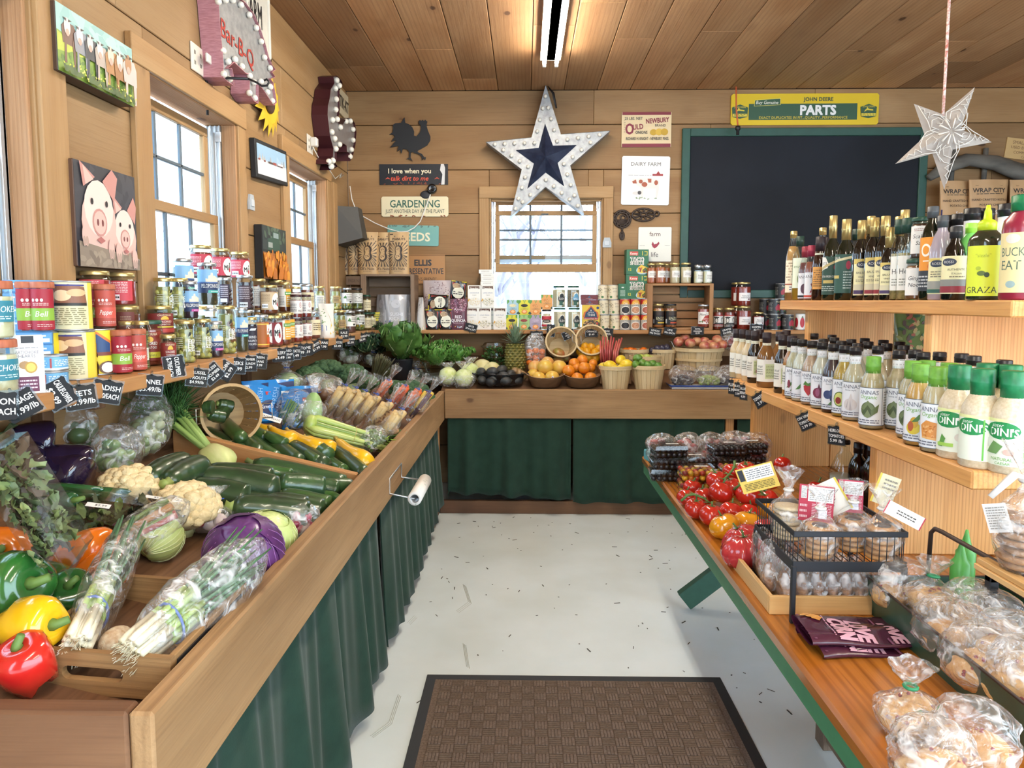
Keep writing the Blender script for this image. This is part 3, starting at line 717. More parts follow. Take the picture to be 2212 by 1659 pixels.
def bagmesh(w,d,h,seed,n=28,m=18,crink=.06,flat=.0,neck=None,flare=.5):
 """soft bag standing on z=0: pillow of w x d x h, gathered to a neck with a flared ruff when neck is given"""
 r=Rnd(seed);so=Vector((r.uniform(-50,50),r.uniform(-50,50),r.uniform(-50,50)));vs=[];fs=[]
 for j in range(m+1):
  t=j/m
  if neck:
   if t<.7:q=t/.7;k=(sin(PI*min(1,q*.62+.12))**.5)if q<.55 else None;k=k if k is not None else(1-neck)*(cos(PI*(q-.55)/.45)*.5+.5)+neck
   else:q=(t-.7)/.3;k=neck+flare*q**1.3
  else:k=max(.02,(1-abs(2*t-1)**3)**.6)
  for i in range(n):
   a=2*PI*i/n;c,s_=cos(a),sin(a);sq=1/max(abs(c),abs(s_))**.35
   x,y,z=.5*w*k*c*sq,.5*d*k*s_*sq,h*t
   p=Vector((x,y,z));nv=mnoise.noise(p*(14/max(.12,w))*.35+so);n2=mnoise.noise(p*(14/max(.12,w))+so)
   e=1+crink*1.5*nv+crink*n2+(.25*sin(a*7+3*nv)*(1 if neck and t>.68 else 0)*(k if k<.5 else.4))
   vs.append((x*e,y*e,max(0,z+(crink*.4*h*nv if t>.1 else 0))))
 for j in range(m):
  for i in range(n):fs.append((j*n+i,j*n+(i+1)%n,(j+1)*n+(i+1)%n,(j+1)*n+i))
 fs.append(tuple(reversed(range(n))))
 if not neck:fs.append(tuple(m*n+i for i in range(n)))
 return vs,fs
def bag(mb,w,d,h,seed,mat=0,X=None,**k):vs,fs=bagmesh(w,d,h,seed,**k);return mb.add(vs,fs,mat,True,X)
def pouch(key,W,D,H,col,el,name='pouch',rough=.35,side=None,coat=.2,metal=0):
 """stand-up pouch: fat at the foot, pinched flat along the top"""
 ink=Ink([M(col,rough,metal,coat=coat,bump=.3,bs=35),M(side or col,rough,metal,coat=coat)]);mb=MB();n,m=14,14;vs=[];fs=[]
 def dep(x,t):return max(.0015,D/2*(1-(2*x)**4*.75)*min(1,(1.04-t)**.75*1.15)*(1 if t>.04 else.9))
 for s in(-1,1):
  for j in range(m+1):
   t=j/m
   for i in range(n+1):
    x=i/n-.5;wv=.006*sin(9*x+5*t)*t;ww=W*(1-.05*sin(PI*t))
    vs.append((x*ww,s*dep(x,t)+wv,t*H))
 q=(m+1)*(n+1)
 for j in range(m):
  for i in range(n):
   a=j*(n+1)+i;fs.append((a,a+1,a+n+2,a+n+1));fs.append((q+a,q+a+n+1,q+a+n+2,q+a+1))
 for j in range(m):
  for i in(0,n):a=j*(n+1)+i;b=a+n+1;fs.append((a,b,b+q,a+q)if i==0 else(a,a+q,b+q,b))
 mb.add(vs,fs,0,True)
 k0=len(mb.v);ink.draw(mb,W*.96,H,el,y=0,dl=.0004)
 for i in range(k0,len(mb.v)):
  x,y,z=mb.v[i];t=min(1,max(0,z/H));mb.v[i]=(x,-dep(max(-.5,min(.5,x/W)),t)+.006*sin(9*x/W+5*t)*t+y-.0012,z)
 return proto(key,name,[(None,mb.mesh(name,ink.mats))])
CHALK=M('15171c',.7);CHW=M('e9e9e6',.8);CLIP=glass('clip_plastic','dfe6ea',.1,.03)
def ptag(label,loc,rot,lines,w=.075,h=.06,clip=True,style=0,lean=0):
 """small scalloped chalk tag in a clear sleeve; rot = roll about its facing axis, lean = turn about z"""
 t=thing('price_tag',label,'price tag',loc,rot=(0,0,lean))
 X=T((0,0,0),ry=-rot);mb=MB();a,b=w/2,h/2;n=.07*w
 pts=[(-a+n,-b),(a-n,-b),(a,-b+n),(a-n*.5,-b+2*n),(a-n*.5,b-2*n),(a,b-n),(a-n,b),(a*.45,b-n*.5),(0,b+n*.6),(-a*.45,b-n*.5),(-a+n,b),(-a,b-n),(-a+n*.5,b-2*n),(-a+n*.5,-b+2*n),(-a,-b+n)]
 mb.pm(pts,-.0008,.0008,0,X);cc=mb.bu('chalk_card',[CHALK if style==0 else M('22211f',.7)],t)
 mb=MB();mb.pm([(-a-.002,-b-.003),(a+.002,-b-.003),(a+.002,b+.004),(-a-.002,b+.004)],.0012,.0016,0,X);mb.bu('clear_sleeve',[CLIP],t)
 mb=MB();nl=len(lines);zz={1:(0,),2:(.17,-.2),3:(.27,-.02,-.28)}[nl];hh={1:.26,2:.23,3:.17}[nl]
 for l,z in zip(lines,zz):mb.text(l,0,z*h,hh*h,-.0022,0,X,wmax=w*.86,bold=.02)
 mb.bu('chalk_writing',[CHW],cc)
 if clip:mb=MB();mb.tu([(0,0,b),(0,-.003,b+.006),(0,.004,b+.012)],.004,6,0,X);mb.bu('clip',[CLIP],t)
 return t
 # ================= right side: picnic table, shelf unit and bottles =================
GPAINT=M('3f7a54',.5,var=.1,vs=30);GPD=M('2a5240',.5,var=.15,vs=30)
TZ=.76
pt=thing('picnic_table','picnic table with varnished orange wood top and green painted edges','table',(.6,3.6,0))
mb=MB();mb.bd((.598,.7,TZ-.038),(1.02,3.6,TZ),1,0,.008);mb.bd((1.023,.7,TZ-.038),(1.45,3.6,TZ),1,0,.006);mb.bd((1.453,.7,TZ-.038),(1.95,3.6,TZ),1,0,.006);pb(mb,'tabletop',[VARN],pt)
mb=MB();mb.bd((.606,.7,TZ-.088),(.63,3.59,TZ-.038),1);pb(mb,'apron',[GPAINT],pt)
mb=MB();mb.bd((.63,3.56,TZ-.088),(1.95,3.585,TZ-.038),0);pb(mb,'apron',[GPAINT],pt)
def slant(mb,p0,p1,wd,th,mat=0):
 d=(Vector(p1)-Vector(p0));L=d.length;X=frame_to(p0,p1);mb.bd((0,-th/2,-wd/2),(L,th/2,wd/2),0,mat,.003,X)
 return mb
mb=MB();slant(mb,(.80,3.48,.045),(1.62,3.48,TZ-.06),.10,.045);pb(mb,'leg',[GPD],pt)
for i,v in enumerate(pt.children[-1].data.vertices):
 if v.co.z<.0:v.co.z=.0
mb=MB();slant(mb,(1.78,3.43,.045),(.96,3.43,TZ-.06),.10,.045);pb(mb,'leg',[GPD],pt)
for v in pt.children[-1].data.vertices:v.co.z=max(0,v.co.z)
t=thing('wooden_crate','weathered dark wooden crate on the floor under the table','crate',(1.25,2.05,0))
GREYW=wood('weathered','7d6a59','5c4b3e',.3,.8,.2,20,c3='3c302a',bump=.5)
for s in(-1,1):
 mb=MB()
 for k in range(2):mb.bd((s*.2-.01,-.36,.03+k*.13),(s*.2+.01,.36,.14+k*.13),1)
 mb.bd((s*.2-.02,.30,0),(s*.2+.03,.37,.28),2);mb.bd((s*.2-.02,-.37,0),(s*.2+.03,-.30,.28),2);mb.bu('side',[GREYW],t)
mb=MB();mb.bd((-.19,.34,.02),(.19,.36,.27),0);mb.bu('end_panel',[GREYW],t)
# ---- shelf unit ----
U2,U3=1.152,1.552
su=thing('shelf_unit','two-tier light fir shelf unit standing on the picnic table','shelf unit',(1.5,2.7,TZ))
mb=MB();mb.bd((1.05,1.66,U2-.046),(1.29,3.66,U2),1,0,.004);mb.bd((1.292,1.66,U2-.046),(2.1,3.66,U2),1,0,.004);pb(mb,'shelf',[UNIT],su)
mb=MB();mb.bd((1.29,1.915,U3-.046),(2.0,3.64,U3),1,0,.004);pb(mb,'shelf',[UNIT],su)
for(a,b)in(((1.085,3.37,TZ),(1.452,3.41,U2-.046)),((1.085,2.185,TZ),(2.1,2.225,U2-.046)),((1.33,3.37,U2),(1.73,3.41,U3-.046)),((1.315,2.33,U2),(2.0,2.37,U3-.046))):
 mb=MB();mb.bd(a,b,2,0,.003)
 if b[0]<1.5 and a[2]<1:mb.bd((1.455,3.37,TZ),(2.1,3.41,U2-.046),2,0,.003)
 pb(mb,'upright',[UNIT],su)
 # ---- bottles ----
DG=M('120f0d',.06,coat=.6);DGR=M('141a10',.06,coat=.6);WHT='eceae4'
def pr(r,h,sh,nr,nh,z0=.0):return[(r*.9,0),(r,.004),(r,h-nh-sh),(r*.93,h-nh-sh*.7),(r*.62+nr*.3,h-nh-sh*.3),(nr,h-nh),(nr,h-.004),(nr,h)]
CRM='efe6b4'
def balsam(key,h,r,foot,lab='ROSSI'):
 bottle(key,pr(r,h,.06,.0135,.075),DG,'gold',h-.072,lab=(.02,h*.52,-1.15,1.15,r+.0006,CRM,[('p',[(-.5,.86),(-.5,1),(.5,1),(.5,.9)],'d9c06a'),('r',-.47,.47,.02,.3,'d9cfae'),('r',-.47,.47,.04,.14,foot),('e',-.05,.84,.3,.09,'2d3446'),('t',lab,-.05,.84,.07,WHT,.5),('t','BALSAMIC',0,.62,.06,'5a5148',.7),('t','VINEGAR',0,.5,.05,'5a5148',.5),('l',-.35,.35,.36,.44,2,'8d8468'),('r',.36,.46,.06,.72,'d8c98c')]),capr=.0165,caph=.002)
GOLDM=M('c8ad6a',.28,.8)
LIDS['gold2']=GOLDM
balsam('bal_red',.315,.032,'8e2732');balsam('bal_purple',.315,.032,'4a3560');balsam('bal_small',.262,.031,'4a3560');balsam('bal_green',.345,.032,'2d5a48')
bottle('oil_tall',pr(.038,.368,.09,.014,.1),DGR,'gold',.27,lab=(.025,.19,-1.3,1.3,.0386,'2c4a3c',[('p',[(-.5,.62),(-.5,1.0),(-.2,.98),(-.05,.8),(-.1,.7)],WHT),('t','LAVITA',-.3,.82,.09,'39404a',.36),('p',[(-.5,.62),(.5,.92),(.5,.98),(-.5,.7)],'c6b684'),('r',-.3,.15,.3,.38,'cbb468'),('t','EXTRA VIRGIN OLIVE OIL',0,.48,.06,WHT,.8),('e',.2,.72,.05,.06,'a03a44'),('l',-.4,.4,.08,.24,3,'b8c4bc')]),capr=.0165)
bottle('oil_round',pr(.04,.335,.09,.015,.085),DGR,'gold',.25,lab=(.03,.19,-1.35,1.35,.0406,'2f5246',[('p',[(-.5,.78),(.5,.93),(.5,1.0),(-.5,.84)],'ddd2a4'),('e',.12,.72,.09,.11,'a8384a'),('l',-.05,.42,.1,.58,7,'b8c4bc'),('r',-.48,-.2,.38,.46,'cbb468'),('t','SAVA',-.32,.9,.08,WHT,.3)]),capr=.0185)
bottle('vinegar_clear',[(.033,0),(.036,.004),(.036,.19),(.032,.23),(.019,.285),(.014,.31),(.014,.345)],GL,'gold',.312,lab=(.04,.20,-1.2,1.2,.0366,'f0e6cf',[('l',-.42,.42,.35,.95,7,'9c8a70'),('r',-.2,.3,.04,.22,'fbfbfb'),('l',-.18,.28,.06,.2,2,'333333'),('r',-.5,.5,.24,.27,'b0533a')]),liq='b88a52',liqz=.27,capr=.0165)
bottle('avocado_oil',[(.03,0),(.033,.004),(.033,.20),(.026,.225),(.0155,.245),(.0155,.31)],GL,'20392f',.262,lab=(.06,.205,-1.25,1.25,.0336,'e8f0d8',[('t','avocado',0,.72,.1,'6a8a4a',.8),('e',0,.3,.16,.2,'5b7a35'),('e',0,.3,.12,.16,'c9d68a'),('e',0,.28,.05,.07,'7a4a28')]),liq='c69a2e',liqz=.2,facet=False,n=8,capr=.0185)
bottle('fig_dressing',pr(.028,.255,.06,.014,.06),GL,'8f2b3c',.205,lab=(.01,.13,-1.3,1.3,.0286,'e9ecf2',[('t','ANNAS',0,.84,.12,'4a4c58',.8),('e',0,.38,.22,.2,'57394a'),('e',.02,.4,.08,.16,'7a5566'),('r',-.5,.5,.04,.12,'24262c')]),liq='6b3a3a',liqz=.18,capr=.0165)
bottle('chili_dressing',pr(.028,.255,.06,.014,.06),GL,'9a2f4a',.205,lab=(.01,.13,-1.3,1.3,.0286,'e9ecf2',[('t','ANNAS',0,.84,.12,'4a4c58',.8),('p',[(-.1,.2),(.05,.25),(.25,.65),(.2,.7)],'a03038'),('p',[(-.05,.55),(.0,.58),(.2,.25),(.12,.22)],'7e2530'),('r',-.5,.5,.04,.12,'c84a3a')]),liq='8a4a38',liqz=.18,capr=.0165)
bottle('syrup_brown',pr(.031,.285,.06,.0175,.07),M('2a1510',.07,coat=.6),'purple',.222,lab=(.05,.15,-1.1,1.1,.0316,'d79a4c',[('l',-.4,.4,.1,.9,8,'6b4a28')]),lab2=(.19,.212,-2,2,.0215,'d9dcc8',[('l',-.3,.3,.2,.8,1,'666655')]),capr=.021)
bottle('herb_oil',[(.03,0),(.032,.004),(.032,.17),(.028,.2),(.018,.22),(.018,.285)],GL,'23453a',.235,lab=(.035,.155,-1.1,1.1,.0326,'eceae2',[('p',[(-.5,.8),(-.3,1),(.1,1),(.2,.8)],'eceae2'),('t','Herb',0,.55,.16,'4a4a44',.7),('l',-.35,.35,.12,.36,3,'99988c'),('r',.3,.5,.0,.55,'9a3a3c')]),liq=M('7d7a45',.3,c2='b9a878',vs=70,coat=.4),liqz=.165,capr=.0225)
jar('sauce_jar_scallion',.033,.14,'4d2f20','green',(.12,.78,1.25,'edeae4',[('t','Scallion',0,.62,.15,'3d3a38',.85,{'shear':.2}),('t','Sauce',.05,.38,.15,'3d3a38',.6,{'shear':.2}),('l',-.3,.1,.8,.92,2,'b0847a')]),fill=.98)
jar('sauce_jar_ginger',.033,.14,'7a4d2c','green',(.12,.78,1.25,'edeae4',[('t','Ginger',0,.62,.15,'3d3a38',.75,{'shear':.2}),('t','Noodle',.05,.38,.15,'3d3a38',.8,{'shear':.2})]),fill=.98)
bottle('orange_label_oil',pr(.0325,.305,.07,.0145,.05),DGR,'4c5054',.268,lab=(.03,.205,-1.4,1.4,.0331,'e8952c',[('r',-.5,.5,0,.38,'2f3238'),('e',-.12,.76,.17,.12,'f6efe2'),('e',-.12,.76,.11,.08,'e8952c'),('r',-.2,.2,.55,.57,'f6efe2'),('l',-.4,.3,.06,.3,4,'c9c9c9'),('e',.2,.46,.25,.09,'d9752a')]),capr=.017)
bottle('rossi_lilac',pr(.034,.27,.08,.014,.045),M('a79ca8',.15,coat=.6),'4a4d52',.232,lab=(.02,.135,-1.3,1.3,.0346,CRM,[('p',[(-.5,.9),(-.5,1),(0,.98),(0,.9)],'d9c06a'),('e',-.1,.84,.24,.1,'333a4d'),('t','ROSSI',-.1,.84,.07,WHT,.4),('l',-.3,.4,.45,.65,3,'8a8068'),('r',-.5,.5,.14,.36,'9a9a92'),('r',-.5,.5,.03,.13,'2f5c50')]))
bottle('rossi_dark',pr(.0345,.225,.07,.015,.045),DG,'2a2c30',.19,lab=(.02,.135,-1.35,1.35,.0351,CRM,[('e',-.15,.84,.24,.1,'333a4d'),('t','ROSSI',-.15,.84,.07,WHT,.4),('t','AUTHENTIC',.1,.64,.06,'6b6454',.6),('t','ITALIAN',.1,.53,.05,'6b6454',.4),('l',-.1,.35,.42,.48,1,'8a8068'),('r',-.5,.5,.2,.38,'8a8a84'),('r',-.5,.5,.03,.2,'8e2a34')]),capr=.0175)
WPL=M('e6e4e6',.3)
bottle('white_squeeze',pr(.034,.29,.04,.022,.05),WPL,'black',.252,capr=.024)
bottle('green_squeeze',pr(.035,.235,.05,.014,.03),M('7fd46a',.3,coat=.3),'9be04c',.205,lab=(.02,.15,-1.3,1.3,.0357,'8fe08c',[('p',[(.0,.35),(.2,.3),(.3,.5),(.1,.6)],'1f3a3a')]),capr=.016)
OLV=M('2c3020',.12,coat=.6)
lemony=M('c9e02c',.35)
bottle('lime_squeeze',[(.042,0),(.046,.005),(.046,.165),(.042,.18),(.024,.2),(.02,.202),(.02,.205)],OLV,lemony,.2025,lab=(.012,.155,-1.45,1.45,.0466,'dbe63a',[('t','GRAZA',-.14,.12,.13,'2f3a22',.62),('l',.22,.45,.2,.95,12,'6d7a2a'),('e',-.14,.45,.08,.05,'5d7030'),('e',-.04,.42,.05,.05,'34482c'),('e',-.2,.55,.05,.04,'b5c43a'),('t','"sizzle"',-.12,.8,.07,'a8b42e',.5)]),caph=.03,capr=.024)
nm,pp=PROTO['lime_squeeze'];mb=MB();mb.la([(.024,.2),(.024,.222),(.019,.228),(.011,.232),(.009,.255),(.0065,.262),(.005,.272),(.0001,.2725)],18,0);PROTO['lime_squeeze']=(nm,[q for q in pp if q[0]!='cap']+[('nozzle_cap',mb.mesh('nozzle_cap',[lemony]))])
bottle('red_squeeze',[(.048,0),(.051,.005),(.051,.19),(.047,.215),(.03,.235),(.03,.28)],M('8e2038',.3,coat=.4),'dgreen',.238,lab=(.02,.18,-1.5,1.5,.0516,'ead9a0',[('t','BUCK',-.2,.68,.15,'5d7060',.4),('t','EAT',-.22,.46,.16,'5d7060',.34),('e',-.2,.14,.08,.06,'9ab0b0'),('e',-.2,.9,.12,.08,'ddd8d0'),('l',.1,.4,.2,.8,8,'a89060')]),capr=.033)
bottle('black_top_jar',pr(.04,.29,.03,.03,.04),M('2a2622',.1,coat=.5),'black',.25,capr=.034)
US=1.345
def us(key,px,label,cat='bottle',X=US,group='bottles on the top shelf',rz=None,dz=0):
 Y=yat(px,X,1.6);return inst(key,label,cat,(X,Y,U3+dz),rz if rz is not None else-math.atan2(X,Y)+RND.uniform(-.2,.2),group)
us('vinegar_clear',1711,'clear amber vinegar bottle with gold cap at the far end of the top shelf')
us('avocado_oil',1725,'square bottle of golden oil with avocado label and dark green cap',X=1.335)
us('fig_dressing',1737,'small dressing bottle with a purple fig on its white label',X=1.335)
us('chili_dressing',1750,'small dressing bottle with red chilies on its white label',X=1.335)
us('vinegar_clear',1773,'gold capped clear bottle behind the purple capped syrup bottle',X=1.42)
us('syrup_brown',1769,'brown bottle with tall purple-black cap and orange side label',X=1.33)
us('syrup_brown',1784,'purple-black capped bottle half hidden behind the tall green-labelled oil',X=1.38)
us('oil_tall',1795,'tallest dark olive oil bottle with gold neck and green label',X=1.345)
us('oil_round',1824,'round-shouldered dark olive oil bottle with red seal on green label',X=1.335)
us('avocado_oil',1846,'dark green capped clear bottle behind the round-shouldered oil bottle',X=1.45)
us('bal_purple',1857,'dark vinegar bottle with purple-footed cream label, first from the far end',X=1.34,rz=-.1)
us('bal_green',1876,'taller gold capped vinegar bottle standing in the second row',X=1.43)
us('bal_red',1884,'dark vinegar bottle with red-footed cream label, second from the far end',X=1.345)
us('bal_red',1907,'dark vinegar bottle behind the short one, its gold foil neck showing',X=1.36)
us('bal_small',1919,'short dark vinegar bottle with gold cap in front of its taller neighbours',X=1.325)
us('bal_green',1948,'gold capped vinegar bottle at the back, beside the dark green capped oils',X=1.46)
us('bal_purple',1937,'gold foil necked vinegar bottle squeezed behind the short one',X=1.42)
us('herb_oil',1942,'herb oil bottle with dark green cap, its seeds settled at the bottom',X=1.335)
us('herb_oil',1957,'herb oil bottle with dark green cap beside the stacked sauce jars',X=1.34)
a=us('sauce_jar_ginger',1978,'brown noodle sauce jar, the lower of two stacked under green lids','jar',X=1.335,group='stacked sauce jars')
inst('sauce_jar_scallion','brown scallion sauce jar stacked on another under a green lid','jar',a.location+Vector((.012,0,.1405)),a.rotation_euler.z,'stacked sauce jars')
a=us('sauce_jar_ginger',2002,'green lidded sauce jar in the second row, behind the orange labelled oil','jar',X=1.45,group='stacked sauce jars')
inst('sauce_jar_scallion','green lidded sauce jar stacked on another in the second row','jar',a.location+Vector((0,0,.1405)),0,'stacked sauce jars')
us('orange_label_oil',2008,'dark oil bottle with orange and charcoal label and grey cap',X=1.335)
us('black_top_jar',2040,'tall bottle with a wide black cap in the second row behind the orange label',X=1.46)
us('rossi_lilac',2030,'lilac tinted dressing bottle with cream label',X=1.34)
us('rossi_dark',2060,'dark dressing bottle with cream label and grey shrink cap',X=1.325)
for i,(px,X,l)in enumerate([(2064,1.47,'white plastic squeeze bottle with black cap, farthest of the back row'),(2092,1.42,'white plastic squeeze bottle with black cap behind the green squeeze bottle'),(2122,1.47,'white plastic squeeze bottle with black cap behind the lime nozzle'),(2166,1.46,'white plastic squeeze bottle with black cap nearest in the back row')]):us('white_squeeze',px,l,X=X,group='white squeeze bottles')
us('green_squeeze',2092,'light green squeeze bottle beside the dark one with lime label',X=1.37)
us('lime_squeeze',2126,'dark squeeze bottle with lime yellow label and pointed lime cap',X=1.33,rz=-.35)
us('red_squeeze',2206,'maroon squeeze bottle with green cap and cream label at the near end',X=1.345,rz=-.5)
# ---- second shelf ----
STN=[('p',[(-.5,0),(-.5,.82),(-.35,.95),(0,1.0),(0,0)],'efeee4'),('r',0,.5,.14,.8,'cfdba6'),('l',.04,.46,.2,.74,8,'7f8a5c'),('l',-.46,-.1,.3,.6,3,'8a8a80'),('t','Wall',-.26,.68,.1,'4a4a46',.34,{'shear':.25})]
def stone(key,liq,r=.034,red=False):
 el=list(STN)+([('e',.22,.3,.09,.09,'9a3344')]if red else[])
 bottle(key,[(r*.92,0),(r,.004),(r,.135),(r*.93,.155),(r*.55,.185),(.0165,.2),(.0165,.252)],M(liq,.12,coat=.7),'purple',.206,lab=(.028,.13,-1.35,1.1,r+.0006,'efeee4',el),lab2=(.19,.205,-3,3,.019,'e6e6cf',[('l',-.4,.4,.3,.7,1,'77776a')]),capr=.0195)
stone('stone_cream','cdb890');stone('stone_dark','1d1512',red=True);stone('stone_amber','7d552c',.041);stone('stone_gold','9a6a30')
def annas(key,liq,pic,cap='black',org=False,h=.245,r=.0355):
 el=[('r',-.5,.5,.985,1,'5a6474'),('r',-.5,.5,0,.015,'5a6474'),('r',-.49,-.47,0,1,'5a6474'),('r',.28,.295,0,1,'5a6474'),('t','ANNAS',-.1,.87,.11,'6a7080',.72)]+([('t','Organic',-.1,.75,.1,'7db35a',.55,{'shear':.2})]if org else[('t','home style',-.1,.77,.05,'6a7080',.4)])+pic+[('l',-.44,.2,.05,.17,2,'6a7080'),('l',.32,.48,.1,.92,12,'6a665c')]
 zt=.118
 bottle(key,[(r*.92,0),(r,.004),(r,.132),(r*.9,.155),(r*.55,.185),(.0165,.2),(.0165,h)],GL if cap=='black' else GL,cap if cap!='lime' else 'lime',h-(.026 if cap=='black' else.062),lab=(.013,.013+zt,-1.45,1.6,r+.0006,'eceff4',el),lab2=(h-.055,h-.03,-3,3,.0172,'e8e8e8',[('l',-.3,.3,.3,.7,1,'999999')])if cap=='black' else None,liq=liq,liqz=.2,capr=.0185 if cap=='black' else.0215)
LEAF=lambda x,z,c='4f7a3a':('p',[(x-.16,z-.12),(x-.02,z-.1),(x+.16,z+.14),(x,z+.06)],c)
ART=[('e',-.1,.42,.2,.2,'5d6b45'),('p',[(-.3,.45),(-.1,.66),(.1,.45),(-.1,.36)],'73825a'),('p',[(-.26,.33),(-.1,.54),(.06,.33),(-.1,.25)],'4b5a38'),('p',[(-.02,.4),(.2,.58),(.16,.36),(0,.26)],'66754e'),('p',[(-.2,.24),(-.1,.2),(0,.24),(-.1,.42)],'7d8b62')]
annas('an_corn',M('d4ccb4',.3,c2='bdb38f',vs=60),[LEAF(-.2,.4),LEAF(.0,.45,'6b8a3d'),LEAF(-.05,.3,'3f6630'),('e',-.25,.42,.06,.14,'8a3a4a')])
annas('an_corn2','ddd8c6',[LEAF(-.1,.42,'5b8a45'),LEAF(.1,.38,'476f35')])
annas('an_straw',M('b98f76',.3,c2='d2b89f',vs=50),[('p',[(-.26,.52),(-.1,.58),(.08,.52),(.1,.4),(-.08,.2),(-.24,.38)],'b8323c'),('p',[(-.28,.56),(-.1,.52),(.12,.56),(.02,.66),(-.1,.6),(-.2,.68)],'4d7a38')])
annas('an_onion','d6d0bd',[('e',-.1,.4,.21,.17,'7a2c48'),('e',-.14,.42,.07,.13,'a2587a'),('p',[(-.14,.54),(-.1,.7),(-.05,.54)],'6b3348')])
annas('an_blue','3a2026',[('e',-.2,.45,.15,.13,'3a4a78'),('e',.0,.52,.15,.13,'4a5f92'),('e',.02,.34,.15,.13,'2f3d66'),LEAF(-.05,.24),('e',.02,.54,.05,.04,'2a355a')])
annas('an_avo',M('c9a84e',.3,c2='b08f36',vs=40),[('e',-.16,.42,.2,.22,'54702c'),('e',-.17,.42,.16,.19,'cdd27a'),('e',-.2,.38,.09,.1,'8a2f24')])
annas('an_garlic','cdbf9f',[('e',-.1,.36,.2,.17,'d9d4d4'),('p',[(-.16,.48),(-.08,.68),(-.02,.48)],'d9d4d4'),('p',[(-.12,.2),(-.1,.5),(-.04,.2)],'b9b2b4'),('p',[(-.22,.28),(-.16,.5),(-.18,.26)],'b9b2b4')])
annas('an_art',M('b59d78',.3,c2='cdbb98',vs=40),ART)
annas('an_org_art',M('b7a37c',.3,c2='cfbd95',vs=40),ART,'lime',True,.225)
annas('an_org_pear',M('cf9a4c',.3,c2='dcae62',vs=30),[('e',-.12,.32,.17,.15,'d8c03a'),('e',-.1,.45,.1,.13,'c9a035'),('e',-.18,.36,.07,.12,'b86038'),LEAF(.0,.58)],'lime',True,.225)
annas('an_org_honey',M('c0ab84',.3,c2='d2c09c',vs=40),[('p',[(-.35,.5),(-.2,.62),(.1,.56),(.16,.36),(.02,.2),(-.3,.24)],'d8924a'),('g',-.1,.4,.2,.15,26,.035,['c2742e','e6b478']),('p',[(-.3,.22),(.1,.18),(.12,.24),(-.3,.26)],'e2b070')],'lime',True,.225)
def dini(key,el2):
 bottle(key,[(.039,0),(.0435,.005),(.0435,.125),(.041,.145),(.03,.168),(.0225,.18),(.0225,.236)],M('d9cbb2',.35,c2='c9b795',vs=150,coat=.3),'dgreen',.172,lab=(.02,.128,-1.5,1.5,.0441,'e9eedd',[('r',-.5,.5,.93,1,'e6e8a8'),('e',-.18,.75,.3,.19,'1f8a48'),('t','DINI',-.2,.72,.17,'f4f6f0',.46,{'bold':.03}),("t","'S",.04,.72,.17,'f4f6f0',.1,{'bold':.03}),('t','sister',-.24,.86,.08,'f4f6f0',.3,{'shear':.3})]+el2),capr=.0255)
dini('dini_a',[('p',[(-.36,.1),(-.28,.4),(-.2,.3),(-.26,.1)],'5f9a48'),('e',.05,.35,.1,.1,'dcd2c4'),('r',.2,.23,.02,.92,'6cba4a'),('r',-.36,-.06,.12,.2,'a4d05c')])
dini('dini_b',[('r',.02,.045,.02,.92,'6cba4a'),('l',.12,.46,.6,.84,6,'55555a'),('r',.1,.46,.36,.56,'c9c9c4'),('l',.12,.46,.08,.3,5,'a0a098')])
dini('dini_c',[('p',[(-.46,.25),(-.3,.52),(-.14,.42),(-.24,.24)],'6f9a5a'),('e',-.05,.3,.09,.07,'d9b2a4'),('t','NATURAL',-.16,.14,.07,'6aa44a',.5),('t','CAESAR',-.14,.05,.06,'6aa44a',.4),('r',.16,.19,.02,.92,'6cba4a')])
def s2(key,px,label,X=1.115,group='dressing bottles on the lower shelf',rz=None,cat='bottle'):
 Y=yat(px,X,1.25);return inst(key,label,cat,(X,Y,U2),rz if rz is not None else-math.atan2(X,Y)+RND.uniform(-.12,.12),group)
s2('stone_cream',1591,'cream dressing bottle with purple-black cap, first at the far end of the lower shelf',X=1.105)
s2('stone_cream',1604,'cream dressing bottle with purple-black cap, second from the far end')
s2('stone_cream',1618,'cream dressing bottle with purple-black cap, third from the far end')
s2('stone_dark',1630,'near-black marinade bottle behind the wide amber one',X=1.12)
s2('stone_amber',1655,'widest amber-brown marinade bottle with white and green label')
s2('stone_dark',1690,'black vinaigrette bottle with red seal and purple-black cap')
s2('stone_gold',1709,'golden marinade bottle next to the first white-labelled dressing')
s2('stone_amber',1683,'purple-black capped bottle in the second row behind the black vinaigrette',X=1.21)
s2('stone_gold',1640,'purple-black capped bottle in the second row behind the wide amber one',X=1.2)
s2('stone_cream',1697,'purple-black capped bottle in the third row behind the golden marinade',X=1.29)
FR=[('an_corn',1716,'dressing bottle with ears and a purple pod on its white label'),('an_corn2',1731,'creamy dressing bottle with two green ears on its white label'),('an_straw',1752,'pink dressing bottle with a strawberry on its label'),('an_onion',1774,'cream dressing bottle with a red onion on its label'),('an_blue',1798,'dark purple dressing bottle with blueberries on its label'),('an_avo',1822,'yellow dressing bottle with a halved avocado on its label'),('an_garlic',1845,'beige dressing bottle with a garlic bulb on its label'),('an_org_art',1884,'lime green capped dressing bottle with artichoke label, farther of its kind')]
for k,px,l in FR:s2(k,px,l,X=1.10 if px<1860 else 1.085)
s2('an_art',1938,'black capped dressing bottle with a big artichoke on its label',X=1.16)
s2('an_org_art',1968,'lime green capped dressing bottle with artichoke, half hidden behind the pear bottle',X=1.12)
s2('an_org_pear',1985,'lime green capped orange dressing bottle with a pear on its label',X=1.09)
s2('an_org_honey',2022,'lime green capped dressing bottle with honeycomb on its label',X=1.085)
s2('dini_a',2068,'dark green capped creamy dressing bottle, farthest of the three',X=1.10)
